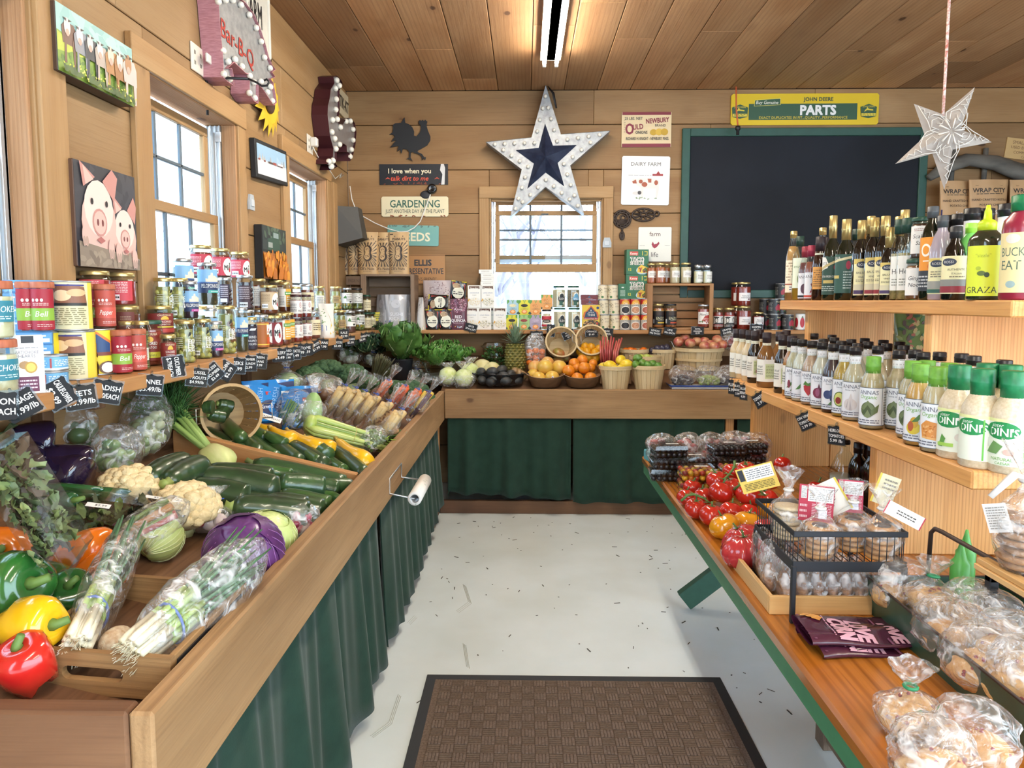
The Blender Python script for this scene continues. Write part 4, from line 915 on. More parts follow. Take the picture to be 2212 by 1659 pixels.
s2('dini_b',2118,'dark green capped creamy dressing bottle showing its nutrition panel',X=1.095)
s2('dini_c',2184,'dark green capped creamy dressing bottle nearest the shelf end',X=1.13)
back=[('an_straw',1776,1.2),('an_garlic',1815,1.21),('an_onion',1850,1.2),('an_art',1893,1.2),('an_blue',1972,1.22),('an_garlic',1990,1.19),('an_art',1800,1.29),('an_avo',1836,1.3),('an_onion',1872,1.29),('an_garlic',1912,1.3),('an_straw',1948,1.3),('an_art',1757,1.36),('an_garlic',1795,1.38),('an_blue',1865,1.39),('an_avo',1905,1.4),('an_art',1940,1.4)]
wh=['second row','second row','second row','second row','second row','second row','third row','third row','third row','third row','third row','rear row','rear row','rear row','rear row','rear row']
nb=['strawberry','blueberry','avocado','garlic','pear','honeycomb']
pos={'second row':['first','second','third','fourth','fifth','sixth'],'third row':['first','second','third','fourth','fifth'],'rear row':['first','second','third','fourth','fifth']};cnt={}
for(k,px,X),r in zip(back,wh):
 i=cnt.get(r,0);cnt[r]=i+1;s2(k,px,'black capped dressing bottle in the %s, %s from the far end'%(r,pos[r][i]),X=X,group='black capped bottles behind the front row')
for k,px,X,l in(('an_art',2025,1.24,'black capped bottle behind the lime caps, just past the near upright'),('an_art',2072,1.27,'black capped bottle behind the dark green caps, first of a pair'),('an_garlic',2098,1.25,'black capped bottle behind the dark green caps, second of a pair'),('an_art',2163,1.24,'black capped bottle behind the nearest dark green caps'),('an_org_art',1999,1.17,'lime capped bottle in the second row beside the near upright'),('an_org_pear',2046,1.18,'lime capped bottle in the second row behind the honeycomb bottle')):s2(k,px,l,X=X,group='bottles behind the front row')
s2('dini_a',2128,'dark green capped bottle in the second row behind the nutrition panel bottle',X=1.2);s2('dini_b',2178,'dark green capped bottle in the second row at the near end',X=1.23)
# wide black-capped jars behind
jar('wide_black',.036,.2,'7a6a52','black',None,nk=.95)
for px,X,l in((1768,1.5,'wide black lidded jar deep on the lower shelf by the far upright'),(1806,1.52,'wide black lidded jar deep on the lower shelf, middle of three'),(1842,1.5,'wide black lidded jar deep on the lower shelf, nearest of three')):s2('wide_black',px,l,X=X,cat='jar',group='wide lidded jars at the back of the lower shelf')
# leafy print bags seen through the unit
pouch('leaf_bag',.24,.12,.36,'5d6f43',[('g',0,.5,.48,.48,120,.075,['3f5a2e','7d8a58','4a3a30','2d4a2c','a08a5a','8a4a38']),('r',-.2,.1,.3,.36,'e6e6e0')],rough=.15,coat=.6,name='chip_bag')
a=onp(1955,755,(2.2,3.75,1.2),Vector((0,1,0)))
inst('leaf_bag','glossy bag with leafy green print seen between the shelf uprights','bag',(a.x,3.62,U2),-.3,'leaf print bags');inst('leaf_bag','leafy print bag behind the other, its edge by the near upright','bag',(a.x+.12,3.8,U2+.06),-.5,'leaf print bags')
mb=MB();mb.bd((1.5,3.56,U2-.046),(2.5,4.0,U2),0);mb.bd((1.5,3.9,0),(2.5,3.94,U2-.05),2);solo('display_table',mb,[UNIT],'plain wooden display behind the shelf unit carrying bags','display')
# price tags on the unit
tg=[(1581,836,['PLUM','2.99'],1.045,.05),(1594,842,['BLACK','BERRY','5.99'],1.045,.05),(1606,848,['BLUE','BERRY','4.99'],1.045,.05)]
for i,(px,py,ln,X,w_)in enumerate(tg):
 p=onx(px,py,X);ptag('chalk price tag hanging at the far end of the lower shelf, %s of three'%['first','middle','last'][i],p,0,ln,w_,.07,lean=-1.1)
for px,py,ln,r_,l in((1641,864,['TOMATO','3.99'],.6,'chalk price tag tilted below the wide amber bottle'),(1740,910,['ON VINE','TOMATOES','2.99 /lb'],.5,'chalk price tag tilted below the onion dressing'),(1807,941,['HEIRLOOM','TOMATOES','5.99 /lb'],.03,'chalk price tag for heirloom tomatoes on the lower shelf edge')):
 p=onx(px,py,1.045);ptag(l,p,r_,ln,.062,.062,lean=-.9)
 # ================= left wall shelf: jars, cans, boxes =================
PAP='eeeae0'
SUN=[('e',.1,.72,.14,.16,'e6b43a'),('r',-.1,.3,.52,.7,'8c2a28'),('t','CALIFORNIA',.1,.92,.09,'e8d8b0',.5),('t','SUN-DRIED',.1,.6,.11,'f4efe0',.5),('t','TOMATOES',.1,.46,.08,'f4efe0',.45)]
jar('artichoke',.04,.14,'c9bf92','terra',(.3,.66,1.5,'2f7a8c',[('t','ARTICHOKES',.1,.6,.3,'eef3ee',.85,{'shear':.15}),('l',-.3,.4,.1,.3,2,'cfe0de')]),c2='e0d9b4',cs=30,nk=.94,lh=.02)
def bell(key,band,txt,col='b3262a'):
 jar(key,.029,.14,col,'terra',(.05,.86,1.6,'9c1f30' if band!='c9584a' else 'b04a3c',[('r',-.5,.5,.22,.52,band),('t',txt,.12,.38,.14,'f2efe4',.4,{'shear':.2}),('e',-.1,.72,.04,.04,'efe0dc'),('e',.02,.72,.04,.04,'efe0dc'),('e',.14,.72,.04,.04,'efe0dc'),('l',-.1,.3,.58,.66,2,'e0b8b0'),('l',.0,.4,.06,.14,2,'e0b8b0')]),c2='d23a2a',nk=.95,lh=.018,cs=25)
bell('bell_jar','86ab3e','Bell');bell('pepper_jar','c9584a','Pepper')
PIE=[('r',-.5,-.13,0,1,'d8d0a8'),('r',-.13,-.02,0,1,'dfcf4a'),('r',-.02,.5,0,1,'e9d02e'),('p',[(-.46,.56),(-.44,.9),(-.3,.96),(-.17,.9),(-.15,.56)],'8a5a42'),('e',-.36,.72,.08,.12,'e9c9a0'),('e',-.24,.78,.08,.08,'d9ae80'),('r',-.43,-.17,.92,.955,'3d3a7c'),('r',-.46,-.15,.5,.56,'2a2620'),('t','Coconut Custard Pie',-.31,.53,.035,'eee6cc',.26),('l',-.45,-.16,.08,.46,9,'8d865e'),('p',[(.06,.5),(.06,.72),(.1,.8),(.2,.98),(.3,.8),(.34,.72),(.34,.5)],'d9762e'),('p',[(.08,.5),(.08,.7),(.13,.78),(.2,.92),(.27,.78),(.32,.7),(.32,.5)],'2d4a78'),('t','A',.2,.8,.1,'f4f2ea',.05),('t','TASTE OF',.2,.7,.05,'f4f2ea',.16),('t','THAI',.2,.6,.11,'f4f2ea',.2),('r',.02,.38,.42,.5,'7a3a2c'),('t','COCONUT MILK',.2,.46,.06,'f4e6c8',.3),('e',.12,.17,.1,.17,'6b4a34'),('e',.12,.17,.08,.14,'f0ece4'),('e',.12,.17,.055,.1,'c9b8a4'),('e',.3,.14,.08,.15,'6b4a34'),('e',.3,.14,.06,.12,'f4f0e8')]
can('coconut_can',.0525,.145,'d8d0a8',PIE)
can('tuna_tin',.036,.043,'6aa6cf',[('r',-.5,.5,.0,.12,'d8e4ea'),('r',-.05,-.03,.1,.9,'a84a4a'),('l',.0,.2,.25,.8,4,'e6f0f4'),('l',-.22,-.08,.25,.8,3,'b9d6ea')],'tin')
jar('red_cherry',.047,.115,'8e1d24','gold',(.15,.75,.9,'c2404a',[('l',-.4,.3,.4,.95,7,'e6c6c0'),('r',-.42,.0,.04,.32,'ecdede'),('l',-.4,-.02,.08,.28,1,'222222')]),c2='a32a28')
jar('tapenade_wide',.048,.107,'5a2a20','gold',(.2,.8,.6,'6b3026',[('l',-.3,.3,.2,.8,5,'a88a70')]),c2='703a28')
jar('sundried_wide',.048,.107,'7c2a1e','gold',(.02,.72,1.1,'7c2a24',SUN+[('r',-.15,.45,.3,.38,'dcc04a'),('r',-.5,.5,.06,.26,'c0453c')]),c2='94402a')
jar('capers',.026,.165,'7a7d4e','gold',(.2,.45,.8,'cfd2c2',[('l',-.4,.4,.1,.9,5,'444444')]),ol=['75794a','8a8d5c','646a40'],olsize=.0045)
jar('julienne',.042,.163,'7a2a1c','green',(.12,.75,1.2,'8a3020',SUN[2:]+[('e',.1,.74,.12,.1,'e6b43a'),('r',-.1,.5,.1,.3,'dcd23a'),('t','Julienne',.2,.2,.1,'4a4a20',.3,{'shear':.2})]),c2='9a4028',cs=90)
jar('sundried_small',.027,.113,'8a2a20','gold',(.04,.74,1.2,'86302a',SUN+[('r',-.5,.5,.08,.3,'c8504a')]),c2='9c4030')
OL=['b0aa58','bdb664','9c984a','c4ba70']
OLAB=(.08,.72,.55,'6f6e40',[('l',-.45,.45,.55,.95,4,'d9d8c0'),('p',[(-.1,.9),(.4,.9),(.5,1),(0,1)],'2a2c28')])
def olab(x):return(.06,.78,1.05,'7b7a42',x)
jar('olive_jar',.036,.16,'8f8c4c','gold',None,ol=OL,olsize=.0125)
jar('olive_big',.044,.21,'8f8c4c','gold',None,ol=OL+['8a5a3c'],olsize=.0135)
def olprint(key,r,h):
 ink=Ink([M('e8e8dc',.5)]);mb=MB()
 ink.draw(mb,.06,h,[('t','PITTED',.4,.42,.09,'eeeee2',.75,{'rot':PI/2,'bold':.03}),('t','STUFFED',.62,.42,.09,'eeeee2',.75,{'rot':PI/2,'bold':.03}),('p',[(.3,.62),(.62,.66),(.7,.72),(.4,.73)],'23241f'),('r',-.5,-.12,.1,.22,'f2f2ec'),('l',-.48,-.14,.12,.2,1,'222222'),('t','F9',.12,.3,.06,'eeeee2',.3),('l',-.45,.0,.36,.62,6,'c9c8b2')],r=r+.0004)
 nm,p=PROTO[key];p[0]+=([('label',mb.mesh('label',ink.mats))],)
olprint('olive_jar',.036,.16);olprint('olive_big',.044,.21)
CST=lambda teal:[('r',-.5,.5,0,.45,'2c3a5e'),('p',[(-.5,.45),(-.5,.7),(-.3,.85),(0,1.0),(.3,.95),(.5,.9),(.5,.45)],'8ab8de'),('p',[(-.1,.45),(-.1,.62),(0,.6),(.02,.74),(.1,.76),(.12,.86),(.2,.86),(.22,.72),(.3,.74),(.4,.66),(.5,.68),(.5,.45)],'e9dcc4'),('r',-.5,.5,.42,.47,'4a6aa0'),('t','PELOPONNESE',.12,.3,.17,'f2f2ee',.8),('p',[(.0,.12),(.5,.12),(.5,0),(-.02,0)],teal),('l',.1,.45,.04,.09,1,'eef4f4')]
jar('pelo_dark',.042,.186,'2f2a1c','silver',(.3,.84,1.2,'8ab8de',CST('4fb0a4')),c2='3f3a24')
jar('pelo_purple',.03,.15,'2b1a26','silver',(.2,.74,1.25,'8ab8de',CST('b8468e')),c2='3a2430')
jar('pelo_green',.028,.203,'3b3d24','silver',(.35,.78,1.25,'8ab8de',CST('4fb0a4')),c2='4c4a30')
MIEL=lambda bg,col:[('e',.3,.45,.24,.5,'f2eee6'),('e',.3,.45,.21,.44,bg if False else 'f6f3ec'),('t','Mi',.22,.42,.28,'22201e',.2,{'bold':.03}),('p',[(.34,.2),(.42,.2),(.41,.55),(.37,.62)],'22201e'),('e',.38,.3,.05,.12,'b02c34'),('e',.38,.64,.03,.06,'2a201a'),('l',-.46,-.02,.45,.9,7,col),('r',-.42,-.12,.1,.34,'f4f0ec'),('l',-.4,-.14,.13,.3,1,'222222')]
jar('mi_red',.047,.133,'7a2a22','gold',(.06,.7,1.15,'bd3246',MIEL('bd3246','e8b8b8')),c2='5e2018')
jar('mi_tan',.047,.155,'6b3320','gold',(.16,.76,1.15,'cbb08a',MIEL('cbb08a','9a7a58')),c2='7d4026')
jar('mi_small',.0285,.158,'6b2f20','gold',(.1,.78,1.2,'8a2a2c',[('e',.1,.5,.3,.46,'f4f0e8'),('t','Mi',.0,.5,.3,'22201e',.3,{'bold':.03}),('e',.2,.4,.07,.14,'b02c34'),('p',[(.14,.5),(.26,.5),(.22,.75)],'22201e')]),c2='7d3a26')
jar('kalamata',.034,.13,'2a1a24','silver',(.1,.75,.6,'35263a',[('l',-.4,.4,.3,.95,6,'c8c0c8'),('r',-.45,.3,.03,.24,'d8d8d8')]),ol=['34202c','41283a','291822'],olsize=.011)
jar('kalamata_big',.042,.172,'2e1a22','silver',(.06,.7,.7,'3c2830',[('l',-.4,.4,.4,.95,7,'b8a8ac'),('r',-.4,.25,.05,.26,'cfcfcf'),('l',-.38,.2,.08,.23,1,'222222')]),ol=['3c222c','4a2c38','30202a'],olsize=.012)
jar('kalamata_label',.027,.157,'241620','gold',(.06,.74,1.25,'2a2230',[('t','BRINED',.12,.52,.12,'ececec',.5),('t','KALAMATA',.12,.36,.1,'ececec',.6),('t','OLIVES',.12,.22,.1,'ececec',.5),('p',[(-.1,.8),(.3,.8),(.4,.9),(0,.9)],'e0e0e0')]),c2='382430')
jar('orange_label',.0325,.166,'6b3a22','silver',(.06,.78,1.35,'a8622c',[('r',-.5,.5,.9,.94,'e2c04a'),('r',-.5,.5,.08,.12,'e2c04a'),('r',.25,.5,.5,.9,'f2eee4'),('e',.34,.6,.04,.05,'b83a34'),('e',.42,.7,.04,.05,'b83a34'),('r',-.5,-.4,.1,.9,'3a3230'),('r',.25,.5,.12,.4,'c8562c'),('t','S',.36,.26,.16,'f0e0c8',.1)]))
jar('salsa_yellow',.034,.168,'6b3320','gold',(.18,.78,1.35,'f0ece2',[('r',.0,.5,.0,1,'e5a83c'),('r',-.06,.5,.66,.84,'5f9a4a'),('l',0,.44,.7,.8,1,'eef4e4'),('l',.05,.45,.1,.6,4,'f6eed4'),('l',-.45,-.1,.1,.6,6,'8a8a88')]),c2='7d4028')
jar('white_brown',.042,.16,'6b2f20','gold',(.1,.74,1.2,'ece9e2',[('l',-.4,.1,.1,.9,8,'9a9a98')]),c2='7a3a26')
jar('salsa_white',.034,.134,'7e241e',M('3a1c20',.4)and '3a1c20',(.2,.74,1.35,'eeeae6',[('e',.2,.66,.08,.2,'a85a5c'),('e',.2,.66,.06,.15,'eeeae6'),('t','MILD',.2,.2,.18,'4a4444',.3),('l',-.46,-.05,.15,.8,5,'7a7472')]),c2='94342a')
jar('relish_cream',.045,.168,'6e3a2a','silver',(.14,.7,1.2,'e6dcb8',[('e',.28,.5,.12,.3,'d8c898'),('l',-.1,.44,.3,.8,4,'6b5a3c')]),c2='84483a')
YP=['bcb266','c8ba6c','a89f52','d2c078']
jar('pepper_yellow',.037,.165,'8d8746','gold',(.12,.62,.75,'e8e6de',[('l',-.4,.4,.1,.9,9,'6a6a64')]),ol=YP,olsize=.013)
jar('pepper_kraft',.042,.168,'948d48','gold',(.3,.62,.6,'a88c5c',[('l',-.35,.35,.2,.8,3,'5c4a30')]),ol=YP+['c88a4a'],olsize=.014)
jar('pickle_white',.044,.165,'5e6a34','silver',(.3,.76,1.35,'ecebe6',[('p',[(-.2,.5),(-.05,.8),(.05,.45)],'4a7a3c'),('l',0,.44,.15,.9,5,'55554f'),('r',.2,.36,.06,.2,'2a2a2a')]),ol=['7c8640','6b7636','9aa04e','c2a83c'],olsize=.013)
jar('pickle_black',.044,.165,'5e6634','black',(.3,.76,1.35,'ecebe6',[('l',-.3,.44,.1,.9,6,'55554f'),('e',.2,.6,.14,.16,'d2d2cc')]),ol=['7c8640','6b7636'],olsize=.014)
jar('beet_white',.044,.16,'5a3a34','silver',(.3,.76,1.35,'ecebe6',[('p',[(-.2,.5),(-.05,.85),(.05,.45)],'4a7a3c'),('l',.05,.44,.4,.9,3,'55554f'),('r',.15,.3,.08,.26,'2a2a2a')]),c2='77504a',cs=80)
jar('relish_green',.032,.14,'6d5a2e','green',(.14,.7,1.2,'e6dcb8',[('l',-.3,.4,.2,.8,4,'6b5a3c')]),c2='84703a',cs=80)
box('artichoke_box',.07,.07,.145,'eeece6',[('r',-.16,.22,.88,1,'22242a'),('t','ARTICHOKE',0,.72,.055,'6a6674',.7),('t','HEARTS',0,.655,.055,'6a6674',.5),('l',-.35,.35,.78,.81,1,'8a8a90'),('e',-.08,.5,.17,.07,'a8845a'),('e',.1,.46,.19,.1,'b8923f'),('e',.1,.46,.14,.075,'e0c060'),('r',-.3,.32,.04,.3,'6a3050'),('l',-.24,.26,.08,.26,3,'e0cdd6')],side='e6e4de')
box('blue_carton',.11,.07,.036,'5f9bd0',[('l',-.3,.4,.55,.85,1,'d6e6f2'),('r',-.5,.5,.05,.14,'3f74a8'),('r',.3,.45,.2,.5,'e2edf4')])
JX={'f':-1.275,'m':-1.352,'b':-1.424}
def sj(key,px,X,z,label,cat='jar',group='jars on the left wall shelf',rz=None):
 X=JX.get(X,X);Y=yat(px,X,1.4);return inst(key,label,cat,(X,Y,z),rz if rz is not None else.42+RND.uniform(-.25,.25),group)
S0=SZ
ORD=['bottom','second','third','fourth','fifth','sixth','seventh','topmost']
for k in range(8):inst('blue_carton','light blue carton, %s of the blue stack behind the artichoke jars'%ORD[k]if k in(0,7)else 'light blue carton, %s from the bottom of the blue stack behind the artichoke jars'%ORD[k],'carton',(-1.405,1.99,S0+.0362*k),.5+RND.uniform(-.03,.03),'blue carton stack')
sj('artichoke',-4,'f',S0,'pale artichoke jar with teal label, the lower of two stacked',rz=.6);sj('artichoke',-6,'f',S0+.1402,'pale artichoke jar with teal label stacked on its twin',rz=.4)
sj('coconut_can',84,-1.405,S0,'yellow coconut can behind the white artichoke carton','can','coconut cans',rz=-1.2)
sj('bell_jar',61,-1.405,S0+.1455,'red bell pepper jar with green band, at the wall end of the upper row',rz=.7);sj('bell_jar',98,-1.36,S0+.1455,'red bell pepper jar with green band beside the upper coconut can',rz=.1)
sj('sundried_small',86,-1.445,S0+.18,'gold lid peeking out above the bell pepper jars, first of two');sj('sundried_small',108,-1.447,S0+.18,'gold lid peeking out above the bell pepper jars, second of two')
sj('artichoke_box',59,-1.262,S0,'white artichoke hearts carton with purple panel and black flap','carton',None,rz=.62)
a=sj('tuna_tin',113,-1.29,S0,'blue tuna tin, the lower of two stacked','can','blue tins');inst('tuna_tin','blue tuna tin stacked on its twin beside the white carton','can',a.location+Vector((.001,0,.0432)),.7,'blue tins')
sj('coconut_can',164,-1.337,S0,'coconut can showing its recipe panel, the lower of two stacked','can','coconut cans',rz=1.95);sj('coconut_can',160,-1.337,S0+.1455,'coconut can showing its recipe panel, stacked on another','can','coconut cans',rz=2.3)
sj('coconut_can',210,-1.36,S0,'yellow coconut milk can with blue dome emblem and halved coconuts','can','coconut cans',rz=-.65)
sj('pepper_jar',232,-1.35,S0+.1455,'coral labelled red pepper jar on the yellow coconut can');sj('bell_jar',207,-1.41,S0+.1455,'green banded bell pepper jar squeezed behind the upper coconut can')
sj('bell_jar',262,-1.288,S0,'green banded bell pepper jar in the front row above the radish tag',rz=.5);sj('pepper_jar',295,-1.288,S0,'coral banded pepper jar in the front row beside the caper jar',rz=.5)
for px,l in((212,'large dark red jar on top, left of its twin above the pepper jars'),(268,'large dark red jar on top, by the window trim')):
 sj('tapenade_wide',px,-1.42,S0,'wide dark jar at the bottom under '+l.split(',')[0][2:]if False else('wide dark jar hidden at the bottom of the back row, %s'%('nearer' if px<240 else 'farther')));sj('tapenade_wide',px+6,-1.418,S0+.1075,'wide brown-red jar in the middle of the back row, %s'%('nearer' if px<240 else 'farther'));sj('red_cherry',px,-1.42,S0+.215,l)
sj('sundried_wide',345,-1.40,S0,'wide sun-dried tomato jar under its twin, mostly hidden');sj('sundried_wide',347,-1.385,S0+.1075,'wide sun-dried tomato jar with sun emblem, stacked on another')
sj('capers',276,-1.345,S0,'slim caper jar with gold lid, the one behind the bell pepper jar');sj('capers',306,-1.30,S0,'slim caper jar with gold lid standing clear in the front row')
sj('julienne',284,-1.405,S0,'green lidded tomato strip jar behind the first caper jar')if False else None
sj('julienne',325,-1.352,S0,'green lidded jar of sun-dried tomato strips with yellow band')
sj('sundried_small',363,-1.275,S0,'small sun-dried tomato jar with gold lid left of the front olives',rz=.5)
sj('olive_jar',355,-1.425,S0,'olive jar hidden low behind the sun-dried jars');sj('olive_jar',386,-1.36,S0,'olive jar behind the front pair, below the upper olives')
sj('olive_jar',357,-1.40,S0+.1605,'upper green olive jar with gold lid, farther left of two');sj('olive_jar',391,-1.362,S0+.1605,'upper green olive jar with gold lid, beside the blue labelled jar')
sj('olive_jar',401,-1.275,S0,'front green olive jar with gold lid, left of its twin',rz=.2);sj('olive_jar',438,-1.30,S0,'front green olive jar with gold lid, behind the purple olive jar',rz=.3)
sj('olive_big',428,-1.392,S0,'big olive jar behind the front pair of olive jars')
sj('pelo_purple',414,-1.325,S0+.1605,'small purple olive jar with blue label stacked above the front olives',rz=.6)
sj('pelo_dark',452,-1.385,S0+.2105,'dark jar with castle label on top, in front of the red labelled jars',rz=.5);sj('pelo_dark',400,-1.435,S0+.2105+.012,'dark jar with pale blue label on top, nearest the window',rz=.9)
sj('olive_big',398,-1.43,S0,'big olive jar at the back beneath the dark jar nearest the window')
sj('pelo_green',456,-1.345,S0,'dark green jar behind the castle labelled purple jar');sj('pelo_purple',465,-1.277,S0,'purple olive jar with castle label and magenta strip in the front row',rz=.45)
sj('olive_big',489,-1.318,S0,'tallest green olive jar in the front row',rz=.3);sj('pelo_green',522,-1.287,S0,'slim dark green jar with castle label and teal strip',rz=.45)
sj('kalamata',489,-1.40,S0+.2105,'dark olive jar with silver lid below the middle red labelled jar');sj('olive_big',489,-1.42,S0,'big olive jar at the back under the dark olive jar')
sj('pelo_dark',533,-1.415,S0,'dark jar at the bottom of the back row behind the small kalamata jar');sj('kalamata_big',532,-1.38,S0+.1865,'tall purple-black olive jar with silver lid in the upper row')
for px,z,l in((440,1.66,'red labelled jar on the top row, farthest left of three'),(481,1.66,'red labelled jar on the top row, middle of three'),(523,1.66,'red labelled jar on the top row, right of three with white circle')):sj('mi_red',px,-1.425,S0+.3415,l,group='red labelled jars on top',rz=.5)
sj('kalamata_label',543,-1.277,S0,'small black labelled kalamata jar in the front row',rz=.3);sj('orange_label',566,-1.28,S0,'jar with burnt orange label and silver lid in the front row',rz=.4)
sj('mi_small',583,-1.30,S0,'small jar with white circle label, left of its twin',rz=.4);sj('mi_small',598,-1.265,S0,'small jar with white circle label, right of its twin',rz=.35)
sj('white_brown',582,-1.372,S0,'brown jar at the bottom behind the small white circle jars');sj('mi_tan',583,-1.362,S0+.1605,'tan labelled jar with white circle in the upper row',rz=.5)
sj('white_brown',560,-1.43,S0+.19,'brown jar with white label behind the tan labelled jar, on its left');sj('pelo_dark',561,-1.43,S0,'dark jar at the bottom under the white labelled brown jar')
sj('white_brown',599,-1.432,S0+.19,'brown jar with gold lid behind the tan labelled jar, on its right');sj('pelo_dark',601,-1.43,S0,'dark jar at the bottom beneath the right hand brown jar')
sj('salsa_yellow',613,-1.272,S0,'salsa jar with white and yellow label in the front row',rz=.5);sj('salsa_yellow',623,-1.31,S0,'salsa jar with yellow label just behind the front one',rz=.5);sj('salsa_yellow',617,-1.365,S0,'salsa jar hidden at the bottom of the yellow label stack');sj('salsa_yellow',617,-1.362,S0+.1685,'salsa jar with yellow label stacked in the upper row',rz=.5)
for px,X,w_ in((641,-1.29,'left'),(661,-1.29,'right')):
 sj('salsa_white',px,X,S0,'red salsa jar with white label and dark lid, lower %s of four'%w_,group='white labelled salsas',rz=.5);sj('salsa_white',px,X,S0+.1342,'red salsa jar with white label and dark lid, upper %s of four'%w_,group='white labelled salsas',rz=.5)
sj('relish_cream',676,-1.31,S0,'cream labelled relish jar with silver lid in the lower row',rz=.6);sj('relish_cream',664,-1.385,S0+.1685,'cream labelled relish jar with silver lid in the upper row',rz=.6);sj('relish_cream',664,-1.39,S0,'cream labelled relish jar hidden under the upper one')
sj('white_brown',638,-1.43,S0+.16,'gold lidded brown jar at the back by the small window');sj('white_brown',638,-1.428,S0,'brown jar hidden at the back by the small window')
sj('pepper_yellow',692,-1.37,S0,'yellow pepper jar hidden under the upper one');sj('pepper_yellow',692,-1.37,S0+.1655,'yellow pepper jar in the upper row beside the relish')
sj('pepper_yellow',714,-1.29,S0,'yellow pepper jar in the lower row behind the white wedge bag');sj('pepper_kraft',727,-1.345,S0+.166,'yellow pepper jar with kraft label in the upper row');sj('pepper_yellow',728,-1.355,S0,'yellow pepper jar hidden under the kraft labelled one');sj('pepper_kraft',736,-1.265,S0,'yellow pepper jar with kraft label in the lower row')
sj('beet_white',755,-1.285,S0,'dark relish jar with white label in the lower row');sj('pickle_white',749,-1.36,S0+.1655,'pickle jar with white label and silver lid in the upper row');sj('pickle_white',749,-1.362,S0,'pickle jar hidden under the silver lidded one')
sj('pickle_black',772,-1.315,S0+.1655,'pickle jar with white label and black lid in the upper row');sj('pickle_white',776,-1.30,S0,'pickle jar with white label in the lower row by the corner')
a=sj('relish_green',793,-1.265,S0,'small cream labelled relish jar with green lid, lower of two at the corner');inst('relish_green','small cream labelled relish jar with green lid, upper of two at the corner','jar',a.location+Vector((0,0,.1405)),.4,'jars on the left wall shelf')
sj('relish_green',803,-1.25,S0,'green lidded relish jar last in the row by the corner crate')
box('yellow_packet',.05,.03,.14,'d9c63a',[('r',-.4,.4,.1,.5,'4a4a34'),('l',-.4,.4,.6,.9,3,'3f5a34')]);sj('yellow_packet',815,-1.21,S0,'narrow yellow packet between the last relish jar and the rice bags','packet',None,.2)
pouch('wedge_bag',.10,.09,.215,'e4e2da',[('p',[(.1,.1),(.35,.15),(.2,.5),(.05,.75),(.2,.45)],'d9b83f'),('p',[(-.4,.2),(-.1,.22),(-.1,.36),(-.4,.38)],'4a6aa8'),('g',-.25,.6,.18,.25,14,.05,['5c8a4a','7da05a'])],coat=.3,name='wedge_bag');sj('wedge_bag',705,-1.255,S0,'white wedge-shaped plastic bag leaning at the front of the shelf','bag',None,.55)
# ---- chalk price tags along the shelf ----
TG=[(-4,878,1,['ONION','.99 EACH'],0,'tag cut by the left edge of the photo'),(45,875,-28,['CABBAGE','$1.99/lb'],0,'tag for cabbage'),(127,850,62,['CAULIFLOWER','$2.99'],0,'tag for cauliflower, turned on end'),(175,858,-6,['BEETS','$5.99/lb'],1,'tag for beets'),(231,846,14,['RADISH','$1.50/EACH'],0,'tag for radish'),(325,832,8,['FENNEL','$5.49/lb'],0,'tag for fennel'),(376,792,84,['CUCUMBER','$.79/EACH'],0,'tag for cucumber, hanging on end'),(426,815,9,['BRUSSEL','SPROUTS','$4.99/lb'],1,'tag for brussel sprouts'),(458,807,-38,['SEEDLESS','CUCUMBER','$2.49'],0,'tag for seedless cucumber, tilted'),(488,801,-55,['ZUCCHINI','$2.99'],0,'tag for zucchini, tilted'),(511,790,6,['LEEKS','$4.99'],0,'tag right of the tilted zucchini tag'),(536,785,2,['SUMMER','SQUASH','$2.99'],0,'tag for summer squash'),(559,780,8,['GREEN','BEANS','$3.99'],1,'brownish tag beside the summer squash tag'),(604,767,0,['CELERY','$3.49'],0,'tag for celery'),(620,765,0,['A. RED','PARSNIP','$2.99'],0,'tag right of the celery tag'),(636,763,0,['POTATO','$2.49'],0,'tag second right of the celery tag'),(648,756,4,['PORTO','$4.99'],0,'tag above the mushrooms'),(663,755,0,['LIME','$.59'],0,'tag beside the one above the mushrooms'),(681,749,-25,['CARROTS','$1.99'],0,'tilted tag above the broccoli'),(697,744,6,['BEANS','$2.99'],0,'tag under the wedge bag'),(729,743,4,['BROCCOLI','$3.49'],0,'tag right of the wedge bag'),(743,722,0,['KALE','$2.99'],0,'raised tag in front of the lower relish jar'),(757,736,0,['COLLARDS','$2.99'],0,'tag under the pickle jars'),(782,730,-8,['CHARD','$2.99'],0,'first of the last three tags before the corner'),(791,728,0,['GREENS','$2.99'],0,'second of the last three tags before the corner'),(803,727,6,['ROMAINE','$2.99'],0,'last tag before the corner')]
for px,py,r_,ln,st,l in TG:
 p=onx(px,py,-1.197);ptag('chalk price '+l+' on the left shelf edge',p,-math.radians(r_),ln,.068 if px>560 else.074,.064,style=st,lean=.62)
